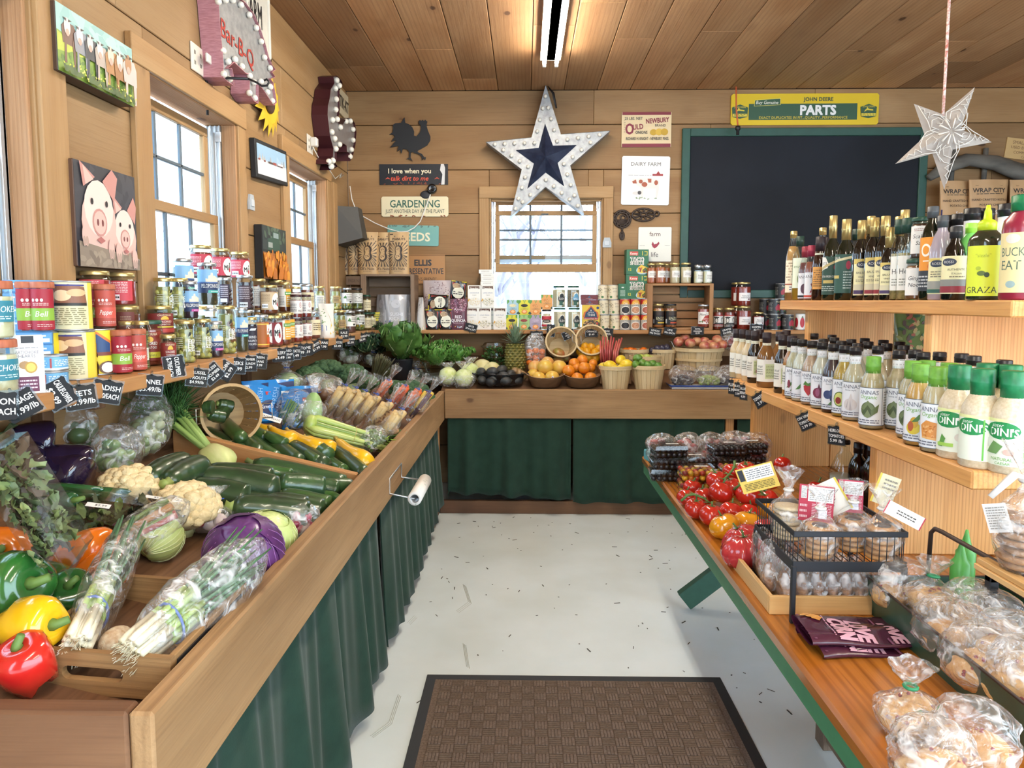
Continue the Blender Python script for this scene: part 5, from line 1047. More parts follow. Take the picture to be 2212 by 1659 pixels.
 # ================= goods on the back wall shelf =================
BY2=5.765
def bs(key,px,label,cat,Y=BY2,z=SZ,group='goods on the back wall shelf',rz=0):return inst(key,label,cat,(xat(px,Y,1.45),Y,z),rz+RND.uniform(-.04,.04),group)
def rice_box(key,dish,name,cols):
 box(key,.106,.045,.178,'edeae2',[('r',-.4,.4,.78,.96,'5a3a2a'),('e',0,.8,.46,.06,'edeae2'),('t','Near East',0,.87,.09,'f4efe6',.66,{'shear':.2}),('t',name,0,.66,.055,'5a6a94',.7),('t','Original',0,.56,.04,'6a6258',.36,{'shear':.2}),('e',.02,.26,.47,.2,'e6e2d8'),('g',.02,.26,.42,.17,90,.035,cols),('p',[(-.5,.3),(-.4,.42),(-.34,.36),(-.44,.26)],'d8a23a')],side='d9d5cb')
rice_box('rb_couscous',0,'COUSCOUS',['d9c08c','e6d3a4','c4a468','f0e4c4']);rice_box('rb_long',0,'LONG GRAIN',['c9c08c','8a8a5c','e4dcb8','5c5a40']);rice_box('rb_pilaf',0,'RICE PILAF',['cdb878','e0d09a','b09a58','8d8a50'])
RB='rice boxes on the back shelf'
bs('rb_couscous',1019,'white couscous box, lower left of the rice box block','carton',group=RB);bs('rb_long',1047,'white long grain box, lower middle of the rice box block','carton',group=RB);bs('rb_long',1056,'white rice box behind the lower middle one, only its edge showing','carton',Y=5.83,group=RB);bs('rb_pilaf',1080,'white rice pilaf box, lower right of the rice box block','carton',group=RB)
bs('rb_couscous',1025,'white couscous box in the upper row','carton',z=SZ+.179,group=RB);bs('rb_long',1054,'white long grain box in the upper row','carton',z=SZ+.179,group=RB)
box('rb_flat',.108,.17,.031,'e9e6df',[('l',-.3,.3,.3,.7,2,'9a948c')])
for k in range(4):bs('rb_flat',1054 if k<3 else 1050,'flat white box lying on the rice boxes, %s of four'%['lowest','second','third','topmost'][k],'carton',Y=5.84,z=SZ+.358+.0315*k,group='flat white boxes')
def lot(key,bg,bean,cols):
 box(key,.093,.05,.12,bg,[('p',[(-.5,1),(-.5,.7),(-.3,.86),(-.34,1)],'5f9a48'),('p',[(.5,1),(.5,.74),(.3,.84),(.36,1)],'5f9a48'),('p',[(-.12,1),(0,.74),(.12,1),(.06,1),(0,.82),(-.06,1)],'6aa04a'),('e',0,.62,.3,.1,bean),('g',0,.62,.26,.08,20,.05,[bean]+cols),('t','Organic',0,.45,.06,'4a4a3c',.4),('l',-.34,.34,.36,.41,1,'5c5848'),('e',0,.2,.26,.14,'e08a3a'),('e',0,.22,.16,.08,'eec08a'),('p',[(-.5,.0),(-.5,.2),(-.34,.1)],'2f4a3a'),('p',[(.5,.0),(.5,.24),(.3,.1)],'2f4a3a')],side=bg)
lot('lt_blue','a9c9d6','e6dcb4',['d8ca94']);lot('lt_yellow','d9d03c','2a2420',['3a3028']);lot('lt_orange','e0a05c','cf8a4a',['e8b878']);lot('lt_green','9cbf7c','8a3430',['a04840']);lot('lt_purple','a89ab0','b4a4b8',['c8bccc'])
LB='small bean boxes on the back shelf'
for k,px,z,l in(('lt_yellow',1106,0,'yellow bean box, lower left of the small box block'),('lt_green',1132,0,'green bean box, lower middle of the small box block'),('lt_purple',1157,0,'lilac bean box, lower right of the small box block'),('lt_blue',1108,1,'pale blue box, upper left of the small box block'),('lt_yellow',1133,1,'yellow bean box in the upper row of the small box block'),('lt_orange',1157,1,'orange box in the upper row, left of its twin'),('lt_orange',1181,1,'orange box in the upper row, standing on the chickpea jar')):bs(k,px,l,'carton',z=SZ+(.1205 if px!=1181 else.1625)*z,group=LB)
jar('chickpea',.041,.162,'d2b478','black',(.16,.7,1.4,'efe6d6',[('r',-.5,.5,.62,.95,'b8303c'),('e',0,.5,.3,.16,'3a2c26'),('t','BEANS',0,.5,.12,'efe6d6',.4),('r',-.5,.5,.02,.2,'b8303c')]),ol=['d9bd84','cdae70','e2c994'],olsize=.007);bs('chickpea',1181,'glass jar of chickpeas with red and white label','jar')
def ricejar(key,cont,c2,emb):
 jar(key,.054,.176,cont,'green',(.12,.72,.62,cont,[('e',0,.5,.46,.34,'2a3a38'),('p',[(-.36,.5),(-.3,.84),(-.1,.96),(.1,.96),(.3,.84),(.36,.5)],'e8e6dc'),('p',[(-.3,.52),(-.25,.8),(0,.9),(.25,.8),(.3,.52)],emb),('r',-.42,.42,.38,.6,emb),('t','SUSHI' if emb!='5a9ac0' else 'WILD',0,.49,.17,'f2f0e8',.7),('r',-.32,.32,.0,.3,'2f5a4a'),('e',.2,.14,.1,.1,'d9d6c8')]),c2=c2,facet=8,nk=.8,cs=120,fill=.93)
ricejar('rj_white','d8cdb0','cfc29f','23282c');ricejar('rj_wild','a89a80','6a5c48','5a9ac0')
RJ='square rice jars with green lids'
bs('rj_white',1209,'square clear jar of white rice, lower left of four','jar',group=RJ,rz=.39);bs('rj_white',1240,'square clear jar of white rice, lower right of four','jar',group=RJ,rz=.39);bs('rj_white',1207,'square clear jar of white rice, upper left of four','jar',z=SZ+.1765,group=RJ,rz=.39);bs('rj_wild',1238,'square clear jar of mixed rice with blue emblem, upper right of four','jar',z=SZ+.1765,group=RJ,rz=.39)
box('thai_box',.142,.06,.2,'d9b93c',[('p',[(-.46,.5),(-.4,.7),(-.26,.76),(0,.98),(.26,.76),(.4,.7),(.46,.5)],'c8662c'),('p',[(-.36,.5),(-.3,.7),(-.2,.74),(0,.92),(.2,.74),(.3,.7),(.36,.5)],'26405c'),('t','A',0,.78,.07,'f0ece0',.1),('t','TASTE OF',0,.7,.04,'f0ece0',.4),('t','THAI',0,.6,.1,'f0ece0',.54),('p',[(-.42,.42),(.4,.4),(.42,.5),(-.4,.5)],'9a2f38'),('t','Coconut Ginger Rice',0,.45,.05,'f4e4d8',.76),('e',.04,.2,.48,.2,'3a3a30'),('g',.0,.22,.4,.16,70,.05,['b88a54','d4b078','8a5a34','a87444']),('e',.36,.26,.06,.05,'b8382e'),('e',.38,.88,.08,.055,'2f4a78')],side='c9a832')
bs('thai_box',1276,'yellow rice box with blue dome emblem under the maroon boxes','carton')
box('maroon_box',.136,.06,.04,'6b2a30',[('p',[(-.1,.4),(0,.8),(.1,.4)],'3f5a7a'),('l',-.2,.2,.15,.3,1,'c9a8a4')])
bs('maroon_box',1273,'flat maroon box lying on the yellow rice box, lower of two','carton',z=SZ+.2005,group='maroon boxes');bs('maroon_box',1272,'flat maroon box on top, upper of two','carton',z=SZ+.241,group='maroon boxes')
can('soup_can',.0425,.12,'dccfb0',[('g',-.16,.5,.1,.42,60,.012,['3f4a34','5c5a44','2d3328','6d5a3c']),('t','Sprout',.06,.78,.11,'6a4a3a',.16,{'shear':.2}),('l',.0,.13,.5,.62,2,'8a7a68'),('e',.15,.2,.03,.08,'9a7a58'),('e',-.06,.16,.04,.09,'4f7a4a')])
CC='cream soup cans on the back shelf'
for px,z,l in((1306,0,'cream can, bottom left of the stack'),(1329,0,'cream can, bottom right of the stack'),(1303,1,'cream can, middle left of the stack'),(1327,1,'cream can, middle right of the stack'),(1301,2,'cream can, top left of the stack'),(1323,2,'cream can, top right of the stack')):bs('soup_can',px,l+' by the window edge','can',z=SZ+.1205*z,group=CC,rz=RND.uniform(-.2,.3))
def bean(key,c):
 can(key,.041,.124,'b4b0a8',[('r',-.5,.5,.66,1,'b8322c'),('p',[(-.16,.66),(-.1,.9),(0,.98),(.1,.9),(.16,.66)],'e0a83a'),('t','Casa',0,.74,.13,'f4ead8',.2,{'shear':.2}),('l',-.14,.14,.55,.62,1,'4a3a30'),('e',0,.27,.16,.26,'efe9dc'),('e',0,.27,.14,.22,c[0]),('g',0,.27,.12,.19,40,.02,c)])
bean('bean_black',['2a2628','3a3436','1c1a1c']);bean('bean_pinto',['c08a68','d4a684','a87050']);bean('bean_red',['a85c48','bc7860','8a4434'])
for i,(px,k)in enumerate(((1350,'bean_black'),(1372,'bean_pinto'),(1395,'bean_red'))):
 for z in(0,1):bs(k,px,'%s can with red band, %s of the two stacked under the taco boxes'%(('black bean','pinto bean','red bean')[i],('lower','upper')[z]),'can',Y=5.735,z=SZ+.1245*z,group='bean cans')
box('plain_carton',.2,.12,.245,'a88a60',[('l',-.3,.3,.4,.6,2,'6a5238')]);bs('plain_carton',1375,'brown carton behind the bean cans carrying the taco boxes','carton',Y=5.85)
box('taco_box',.18,.1,.2,'2f6a48',[('r',-.36,.02,.76,.92,'c8483a'),('t','Kenny',-.17,.84,.1,'f2e8dc',.32,{'bold':.02}),('t','TACO',-.02,.6,.17,'f0ece0',.6,{'bold':.09}),('t','TACO',-.02,.6,.17,'1c1c1a',.56),('t','SHELLS',-.02,.45,.13,'f0ece0',.6,{'bold':.09}),('t','SHELLS',-.02,.45,.13,'1c1c1a',.58),('t','12',-.34,.2,.1,'e6d23c',.16,{'bold':.03}),('r',.2,.23,.76,.94,'d2c450'),('r',.3,.44,.9,.93,'d2c450'),('r',.41,.44,.76,.93,'d2c450'),('r',.3,.44,.76,.79,'d2c450'),('e',.22,.16,.28,.17,'a9c9d8'),('p',[(-.02,.08),(.02,.28),(.16,.38),(.3,.34),(.4,.2),(.36,.06)],'e0b83c'),('g',.2,.2,.14,.1,36,.05,['5a2c20','8a3a2c','4a7a34','b8483a']),('p',[(.12,.04),(.2,.24),(.34,.32),(.46,.26),(.48,.08)],'e8c44c'),('g',.33,.17,.1,.08,26,.05,['5a2c20','8a3a2c','4a7a34'])],side='285a3e')
bs('taco_box',1374,'green taco shells box, lower of two','carton',Y=5.86,z=SZ+.2455,group='taco boxes');bs('taco_box',1373,'green taco shells box, upper of two','carton',Y=5.86,z=SZ+.446,group='taco boxes',rz=.05)
box('taco_side',.066,.12,.125,'2f6a48',[('l',-.3,.3,.2,.6,8,'c9d8cc'),('r',-.15,.15,.72,.8,'d8e0d8')]);box('plain_carton2',.08,.1,.245,'9c7d54',[('l',-.3,.3,.4,.6,2,'6a5238')]);bs('plain_carton2',1343,'narrow brown carton behind the cream cans','carton',Y=5.88);bs('taco_side',1343,'green box end with small print beside the taco boxes','carton',Y=5.87,z=SZ+.2455)
# wooden crate with slat back
def crate(label,x0,x1,y0,y1,z0,h,mat,t=.018,foot=.07,extra=None):
 c=thing('wooden_crate',label,'crate',((x0+x1)/2,y0,z0));P_=lambda mb,n:pb(mb,n,mat,c)
 mb=MB();mb.bd((x0,y0,z0),(x0+.045,y0+.018,z0+h),2,0);mb.bd((x0,y0+.019,z0),(x0+t,y1,z0+h),1,0);P_(mb,'side_panel')
 mb=MB();mb.bd((x1-.03,y0,z0),(x1,y0+.018,z0+h),2,0);mb.bd((x1-t,y0+.019,z0),(x1,y1,z0+h),1,0);P_(mb,'side_panel')
 mb=MB();mb.bd((x0+t,y0+.002,z0+h-t),(x1-t,y1,z0+h),0,0);P_(mb,'top_panel');mb=MB();mb.bd((x0+t,y0+.002,z0),(x1-t,y1,z0+t),0,0);P_(mb,'bottom_panel')
 mb=MB();n=5
 for i in range(n):a=z0+t+(h-2*t)*i/n;mb.bd((x0+t,y1-.012,a+.004),(x1-t,y1,a+(h-2*t)/n-.006),0,0)
 P_(mb,'slat_back');return c
CRW=wood('crate_wood','b58a60','9a6e48',.4,.65,.2,20,c3='6f4c30');OLDW=wood('old_crate','8d7560','6d5644',.3,.75,.2,20,c3='463528',bump=.5)
cx0,cx1=xat(1398,5.69,1.5),xat(1541,5.69,1.5)
crate('light wooden crate on its side with slatted back and sauce jars on top',cx0,cx1,5.69,5.93,SZ,.37,CRW)
ST=lambda c='8a3a34':[('t','Natures',.05,.62,.2,'4a4440',.7,{'shear':.25}),('l',-.3,.4,.3,.45,2,'6a625c'),('e',.3,.2,.08,.09,c)]
jar('sauce_orange',.041,.162,'b0562a','gold',(.3,.62,.9,'eae6e0',ST()),c2='c06a38');jar('sauce_cream',.041,.165,'d8c49c','gold',(.3,.62,.9,'eae6e0',ST()),c2='e0d0ae')
ct=SZ+.3705
for k,px,Y,l in(('sauce_orange',1407,5.80,'orange sauce jar on the crate, leftmost, cut by the taco box'),('sauce_orange',1426,5.75,'orange sauce jar on the crate, the front one of three'),('sauce_orange',1437,5.84,'orange sauce jar on the crate, half hidden behind the front one'),('sauce_cream',1456,5.78,'cream sauce jar on the crate, left of its twin'),('sauce_cream',1480,5.76,'cream sauce jar on the crate, right of its twin')):bs(k,px,l,'jar',Y=Y,z=ct,group='sauce jars on the crate',rz=RND.uniform(-.2,.3))
jar('small_dressing',.037,.148,'cfc49a','silver',(.1,.64,.75,'eeece4',[('t','Balsamic',0,.6,.2,'6a6660',.8,{'shear':.2}),('t','Dressing',0,.36,.2,'6a6660',.8,{'shear':.2})]),facet=8,nk=.7,lh=.02,fill=.8)
for px,Y,l in((1506,5.76,'small square dressing jar at the crate corner, left'),(1526,5.76,'small square dressing jar at the crate corner, right'),(1514,5.85,'small square dressing jar behind the other two')):bs('small_dressing',px,l,'jar',Y=Y,z=ct,group='small dressing jars',rz=.39)
def enzo(key,cont,strip):jar(key,.046,.19,cont,'gold' if strip=='d9b23c' else 'black',(.12,.72,1.3,'1c1c1e',[('r',-.2,.4,.66,.96,'3a2c26'),('r',-.5,.5,.97,1,'b8a060'),('t','ENZO',.1,.46,.2,'d8d0a8',.6),('l',-.1,.36,.3,.36,1,'c8c0a0'),('r',-.1,.44,.1,.2,strip),('r',-.46,-.34,.1,.4,'c9c9c9')]),c2='c07a44')
enzo('enzo_gold','b0652c','d9b23c');enzo('enzo_red','8a3a24','c8502c');zc=SZ+.0185
bs('enzo_gold',1422,'amber sauce jar with black label and gold lid in the crate','jar',z=zc,Y=5.75);bs('enzo_red',1449,'red sauce jar with black label and black lid in the crate','jar',z=zc,Y=5.75);bs('enzo_red',1441,'black lidded jar behind the two front ones in the crate','jar',z=zc,Y=5.86)
jar('marinara',.048,.185,'8e3424','silver',(.16,.68,1.3,'e6e2dc',[('t',"Mom's",-.1,.78,.2,'3a3a38',.5,{'shear':.25}),('p',[(-.2,.3),(0,.7),(.36,.76),(.44,.5),(.3,.3)],'b03a30'),('g',.0,.2,.44,.12,20,.06,['4a7a3c','b8382e','8a2a26']),('t','marinara',.05,.44,.14,'f0ece4',.5)]),c2='a04030');bs('marinara',1520,'red sauce jar with tomato label at the right of the crate','jar',z=zc,Y=5.74)
def face(key,strip):jar(key,.041,.176,'7e2a20','gold',(.16,.68,1.35,'e2e0da',[('r',-.5,.5,.9,1,'a83a38'),('e',-.2,.55,.12,.26,'2c2c2c'),('e',-.2,.52,.08,.18,'d8d4cc'),('e',-.2,.78,.2,.08,'2c2c2c'),('e',.24,.58,.1,.22,'2c2c2c'),('e',.24,.55,.07,.16,'d8d4cc'),('p',[(-.46,.1),(-.3,.32),(.36,.32),(.46,.1)],'3a3a3a'),('r',-.44,.44,.06,.2,strip),('l',-.3,.3,.09,.17,1,'e8dcd4')]),c2='94382a')
face('face_red','8a2a2c');face('face_black','2a2a2c')
bs('face_red',1551,'red sauce jar with two printed faces and red strip beside the crate','jar',group='face labelled jars');bs('face_black',1575,'red sauce jar with two printed faces and black strip','jar',group='face labelled jars')
jar('red_big',.057,.19,'84261f','gold',(.22,.56,.9,'eae6e4',ST('6a3a44')),c2='9a3428');jar('red_small',.045,.143,'7e241e','gold',(.3,.72,1.0,'eae6e4',ST('6a3a44')),c2='942e26')
RBG='big red sauce jars'
bs('red_big',1607,'big red sauce jar in front, the lower of two','jar',group=RBG);bs('red_big',1593,'big red sauce jar behind, the lower of two','jar',Y=5.87,group=RBG);bs('red_big',1605,'big red sauce jar in front, the upper of two','jar',z=SZ+.1905,group=RBG);bs('red_big',1593,'big red sauce jar behind, the upper of two','jar',Y=5.87,z=SZ+.1905,group=RBG);bs('red_small',1638,'small red sauce jar with white label between big jars and black cans','jar')
can('tomato_black',.046,.124,'24262a',[('t','Pasta',.03,.84,.12,'d8d0a8',.2,{'shear':.25}),('e',.03,.45,.05,.24,'a83040'),('e',.09,.4,.045,.2,'b83848'),('e',-.02,.4,.04,.18,'982838'),('p',[(-.02,.1),(.03,.3),(.08,.1),(.03,.2)],'4a7a3c'),('l',-.3,-.14,.2,.8,6,'9a9a94')]);can('tomato_white',.041,.13,'e4e4e2',[('e',0,.45,.07,.34,'b02a34'),('e',.2,.45,.07,.34,'b02a34'),('e',-.2,.45,.07,.34,'b02a34'),('p',[(-.04,.78),(0,.9),(.04,.78)],'3f6a3a')])
BC='black tomato cans'
for px,Y,z,l in((1674,BY2,0,'black tomato can, lower left of the front stack'),(1702,BY2,0,'black tomato can, lower right beside the white can'),(1672,BY2,1,'black tomato can, upper one of the front stack'),(1655,5.87,0,'black tomato can behind, lower of two'),(1652,5.87,1,'black tomato can behind, middle of the rear stack'),(1686,5.87,1,'black can at the back supporting the tallest one'),(1686,5.87,0,'black can at the back, lowest under the tallest one'),(1686,5.87,2,'topmost black can at the back against the chalkboard')):bs('tomato_black',px,l,'can',Y=Y,z=SZ+.1245*z,group=BC,rz=RND.uniform(-.1,.4))
bs('tomato_white',1730,'white can with red tomatoes beside the shelf unit','can')
# corner: old crate, peanut bags, rice bags, noodles
x0,x1=-1.44,xat(895,5.69,1.5)
oc=crate('old grey-brown wooden box on its side in the corner holding rice bags',x0+.12,x1,5.69,5.93,SZ,.445,OLDW)
mb=MB();mb.bd((x0,5.70,SZ+.36),(x0+.16,5.715,SZ+.43),0,0);mb.bd((x0,5.72,SZ),(x0+.12,5.735,SZ+.345),2,0);pb(mb,'side_board',[OLDW],oc)
mb=MB();mb.text('PRIDE N JOY',x0+.085,SZ+.39,.028,5.6985,0,wmax=.13);pb(mb,'stencil_lettering',[M('4a3a30',.8)],oc)
rays=[]
for i in range(26):
 a=2*PI*i/26+.06
 c_,s_=cos(a),sin(a);k0,k1=.24,.62;lim=min(1,.46/max(1e-3,abs(c_)*k1),.3/max(1e-3,abs(s_)*.34))
 def q(a_,k):return(max(-.46,min(.46,cos(a_)*k)),.48+max(-.3,min(.27,sin(a_)*k*.55)))
 rays.append(('p',[q(a,k0),q(a-.05,k1*1.2),q(a+.05,k1*1.2)],'3d2f26'))
pouch('peanut_bag',.165,.07,.34,'c6a273',[('t','PEANUTS',0,.83,.055,'3d2f26',.88,{'bold':.02}),('r',-.44,.44,.765,.79,'4a3a2e'),('r',-.24,.24,.885,.91,'4a3a2e'),('r',-.46,-.3,.93,.96,'4a3a2e')]+rays+[('e',.04,.58,.2,.1,'3d2f26'),('e',.04,.42,.21,.11,'3d2f26'),('r',-.12,.2,.42,.58,'3d2f26'),('e',.0,.58,.13,.075,'c6a273'),('e',.0,.42,.14,.08,'c6a273'),('r',-.1,.12,.44,.57,'c6a273'),('g',.0,.5,.1,.13,26,.03,['3d2f26']),('t',"CB's Nuts",0,.13,.06,'3d2f26',.8,{'bold':.015}),('l',-.2,.2,.06,.08,1,'5a4838')],rough=.5,name='peanut_bag',coat=.05)
for px,Y,r_,l in((757,5.86,.3,'kraft peanut bag, leftmost in the corner row'),(776,5.82,.2,'kraft peanut bag, second from the left'),(797,5.77,.05,'kraft peanut bag, middle and foremost of five'),(830,5.80,-.02,'kraft peanut bag, fourth from the left'),(864,5.77,-.06,'kraft peanut bag, rightmost of five')):bs('peanut_bag',px,l+' on the old crate','bag',Y=Y,z=SZ+.4455,group='peanut bags',rz=r_)
pouch('rice_bag',.185,.09,.265,'b9b8bb',[('t','SUSHI',.02,.4,.11,'e6e6ea',.8),('t','RICE',-.06,.27,.11,'e6e6ea',.6),('e',.0,.72,.22,.14,'c9c8cc'),('r',-.3,.42,.16,.21,'5a6aa8'),('g',.0,.06,.3,.04,16,.03,['6a9a6a','d8d8d4'])],rough=.25,coat=.4,name='rice_bag')
for px,Y,r_,l in((829,5.80,-.7,'silvery rice bag turned sideways at the left in the old crate'),(856,5.76,.1,'silvery sushi rice bag in front in the old crate'),(876,5.84,.1,'silvery rice bag behind, at the right in the old crate')):bs('rice_bag',px,l,'bag',Y=Y,z=SZ+.0185,group='rice bags',rz=r_)
pouch('white_bag',.12,.08,.26,'d0c6bc',[('g',0,.7,.4,.25,50,.05,['a89a94','8a7c78','e0d8d0'])],name='white_bag');bs('white_bag',908,'pale pouch seen edge on, right of the old crate','bag',Y=5.74,rz=-1.1)
pouch('pattern_bag',.26,.08,.4,'b9a9a8',[('g',0,.5,.48,.48,240,.022,['6a4a4e','8a6a6c','d8ccc8','5a3a40'])],name='patterned_bag');bs('pattern_bag',948,'tall pale bag with speckled print behind the noodle packets','bag',Y=5.86,rz=-.05)
def noodle(key,W,H):pouch(key,W,.035,H,'1a1616',[('r',-.5,.5,.0,.05,'c9b02c'),('r',-.5,.5,.95,1,'c9b02c'),('p',[(-.42,.12),(.42,.12),(.42,.86),(-.42,.9)],'b8342c'),('e',.02,.42,.38,.3,'e8e2cc'),('e',-.14,.76,.26,.14,'b89a78'),('g',-.14,.76,.22,.11,14,.07,['7a5a48','d8c0a0']),('l',-.3,.3,.3,.5,2,'2a2626')],rough=.2,coat=.5,name='noodle_packet')
noodle('noodle_a',.115,.165);noodle('noodle_b',.13,.16)
NG='black noodle packets'
bs('noodle_a',934,'black noodle packet in front, lower left','packet',Y=5.72,group=NG);bs('noodle_a',963,'black noodle packet in front, lower right','packet',Y=5.72,group=NG)
o=bs('noodle_b',968,'black noodle packet lying crossways on the lower two','packet',Y=5.75,z=SZ+.215,group=NG);o.rotation_euler=(0,-PI/2+.06,0);o=bs('noodle_b',988,'black noodle packet above the red quinoa pouch','packet',Y=5.84,z=SZ+.235,group=NG,rz=0);o.rotation_euler=(.1,.12,0)
pouch('quinoa_bag',.14,.06,.25,'5a2a3a',[('g',0,.78,.5,.24,160,.03,['b8708c','d8a0b4','9a4a68','e6c4d0']),('t','Roots',0,.66,.08,'e8dce0',.6,{'shear':.2}),('t','RED',0,.42,.1,'f0e8ea',.4,{'bold':.02}),('t','QUINOA',0,.3,.1,'f0e8ea',.84,{'bold':.02}),('l',-.3,.3,.2,.23,1,'d8b0bc'),('g',0,.09,.3,.02,6,.05,['d8a84a','8ab0d0','e8e8e8'])],rough=.4,name='quinoa_pouch');bs('quinoa_bag',991,'dusky pink and maroon quinoa pouch left of the rice boxes','pouch',Y=5.73)
# chalk tags along the back shelf
for px,py,r_,ln,l in((1017,708,195,['LETTUCE','$3.99'],'upside-down price tag for lettuce'),(1159,724,0,['GRAPEFRUIT','$1.49 EACH'],'price tag for grapefruit above the clementine bag'),(1190,714,-88,['MANGO','$1.99'],'price tag for mango hanging on end'),(1228,723,-24,['MEYER','LEMONS','$2.99'],'tilted price tag for meyer lemons'),(1278,719,0,['ORANGE','$1.49'],'price tag for oranges'),(1311,718,3,['PEAR','$2.49/lb'],'price tag for pears'),(1415,717,8,['LEMON','99¢ EACH'],'price tag for lemons'),(1447,716,10,['LIME','50¢ EACH'],'price tag for limes'),(1507,715,0,['NAVEL','ORANGES','$2.99'],'white edged price tag under the crate'),(1570,715,-14,['GRAPES','$3.49/lb'],'tilted price tag for grapes'),(1634,709,0,['COSMIC','$2.99'],'price tag cut off behind the bottle caps')):
 ptag('chalk '+l+', back shelf edge',ony(px,py,5.652),math.radians(-r_),ln,.1,.062)
 # ================= wall decoration =================
STEEL=M('a9abad',.42,.45,c2='8f9194',vs=25,bump=.35,bs=90);BULB=M('e9e4d8',.3,coat=.3)
def wsign(name,box_,col,el,label,cat='sign',th=.008,tilt=0,off=.002,edge=None,rough=.45,rnd_=0):
 x0,y0,x1,y1=box_;Y=BW-off;a,b=ony(x0,y0,Y),ony(x1,y1,Y);W,H=b.x-a.x,a.z-b.z
 ink=Ink([M(col,rough),M(edge or col,rough)]);mb=MB();r=rnd_
 pts=[(-W/2+r,-H/2),(W/2-r,-H/2),(W/2,-H/2+r),(W/2,H/2-r),(W/2-r,H/2),(-W/2+r,H/2),(-W/2,H/2-r),(-W/2,-H/2+r)]if r else[(-W/2,-H/2),(W/2,-H/2),(W/2,H/2),(-W/2,H/2)]
 mb.pm(pts,-th,0,0,side=1);ink.draw(mb,W,H,[sh(e)for e in el],y=-th-.0003,dl=.0004,zr=(-.5,.5))
 return solo(name,mb,ink.mats,label,cat,((a.x+b.x)/2,Y,(a.z+b.z)/2),(0,tilt,0))
def sh(e):
 k=e[0]
 if k=='r':return(k,e[1],e[2],e[3]-.5,e[4]-.5,e[5])
 if k=='p':return(k,[(x,z-.5)for x,z in e[1]],e[2])
 if k=='e':return(k,e[1],e[2]-.5)+e[3:]
 if k=='t':return(k,e[1],e[2],e[3]-.5)+e[4:]
 if k=='l':return(k,e[1],e[2],e[3]-.5,e[4]-.5)+e[5:]
 return(k,e[1],e[2]-.5)+e[3:]
wsign('metal_sign',(820,355,968,399),'1d2026',[('t','I love when you',-.06,.66,.24,'ece0c0',.78,{'bold':.025}),('t','talk dirt to me',-.06,.3,.23,'d8573f',.6,{'shear':.25,'bold':.02}),('p',[(-.42,.26),(-.38,.36),(-.34,.26),(-.38,.3)],'d8573f'),('p',[(.3,.26),(.34,.36),(.38,.26),(.34,.3)],'d8573f'),('p',[(.40,0),(.45,0),(.46,.8),(.44,1),(.4,1),(.385,.7),(.42,.5)],'d9d8d6'),('g',0,.04,.5,.05,18,.02,['7a3a26'])],'black metal sign reading I love when you talk dirt to me',edge='5a3426')
wsign('metal_sign',(824,425,969,468),'e4d8b4',[('t','GARDENING',0,.64,.38,'2a5a4c',.74,{'bold':.015}),('t','JUST ANOTHER DAY AT THE PLANT',0,.24,.2,'2c3a30',.88),('g',0,.03,.48,.03,16,.02,['8a4a2c'])],'cream metal gardening sign with green lettering',edge='5a2f22',rnd_=.012)
wsign('metal_sign',(837,487,948,531),'74a8a0',[('t','SEEDS',.03,.44,.42,'e8dfc0',.8,{'bold':.03}),('g',0,.96,.5,.04,12,.03,['5a7a74'])],'teal metal sign reading seeds, partly behind the peanut bags',edge='4a6a64',rnd_=.008,tilt=.02)
wsign('wooden_sign',(866,550,962,613),'ab7c4c',[('t','ELLIS',.0,.72,.2,'2b3038',.86,{'bold':.05}),('t','REPRESENTATIVE',-.03,.43,.2,'2b3038',.98,{'bold':.015}),('t','THE MAN\'S FRIEND"',-.05,.16,.12,'4a3c30',.7),('r',-.5,.5,.96,.98,'7a5430')],'thin wooden sign with large dark stencilled lettering behind the old crate',edge='7a5634')
wsign('burlap_sign',(1343,243,1449,318),'d8c29a',[('r',-.49,.49,.92,1,'7a2432'),('r',-.49,.49,0,.1,'7a2432'),('t','25 LBS. NET',-.26,.82,.085,'2c3038',.36,{'bold':.015}),('t','NEWBURY',.22,.76,.14,'7d2438',.46,{'rot':.07,'bold':.03}),('t','O',-.34,.52,.3,'7d2438',.16,{'bold':.03}),('t','ULD',-.17,.58,.15,'7d2438',.2,{'bold':.03,'rot':.1}),('t','BRAND',.28,.62,.07,'2c3038',.28),('t','ONIONS',-.1,.42,.085,'2c3038',.24,{'bold':.015}),('e',.14,.42,.07,.09,'b99428'),('e',.25,.43,.07,.1,'cda63a'),('e',.36,.43,.075,.1,'b99428'),('t','RICHARD H. KNIGHT - NEWBURY, MASS.',.02,.24,.085,'2c3038',.86,{'bold':.01}),('l',-.45,-.42,.4,.8,6,'3a3a3c')],'onion sack sign with maroon bands on the wall right of the star',tilt=.0)
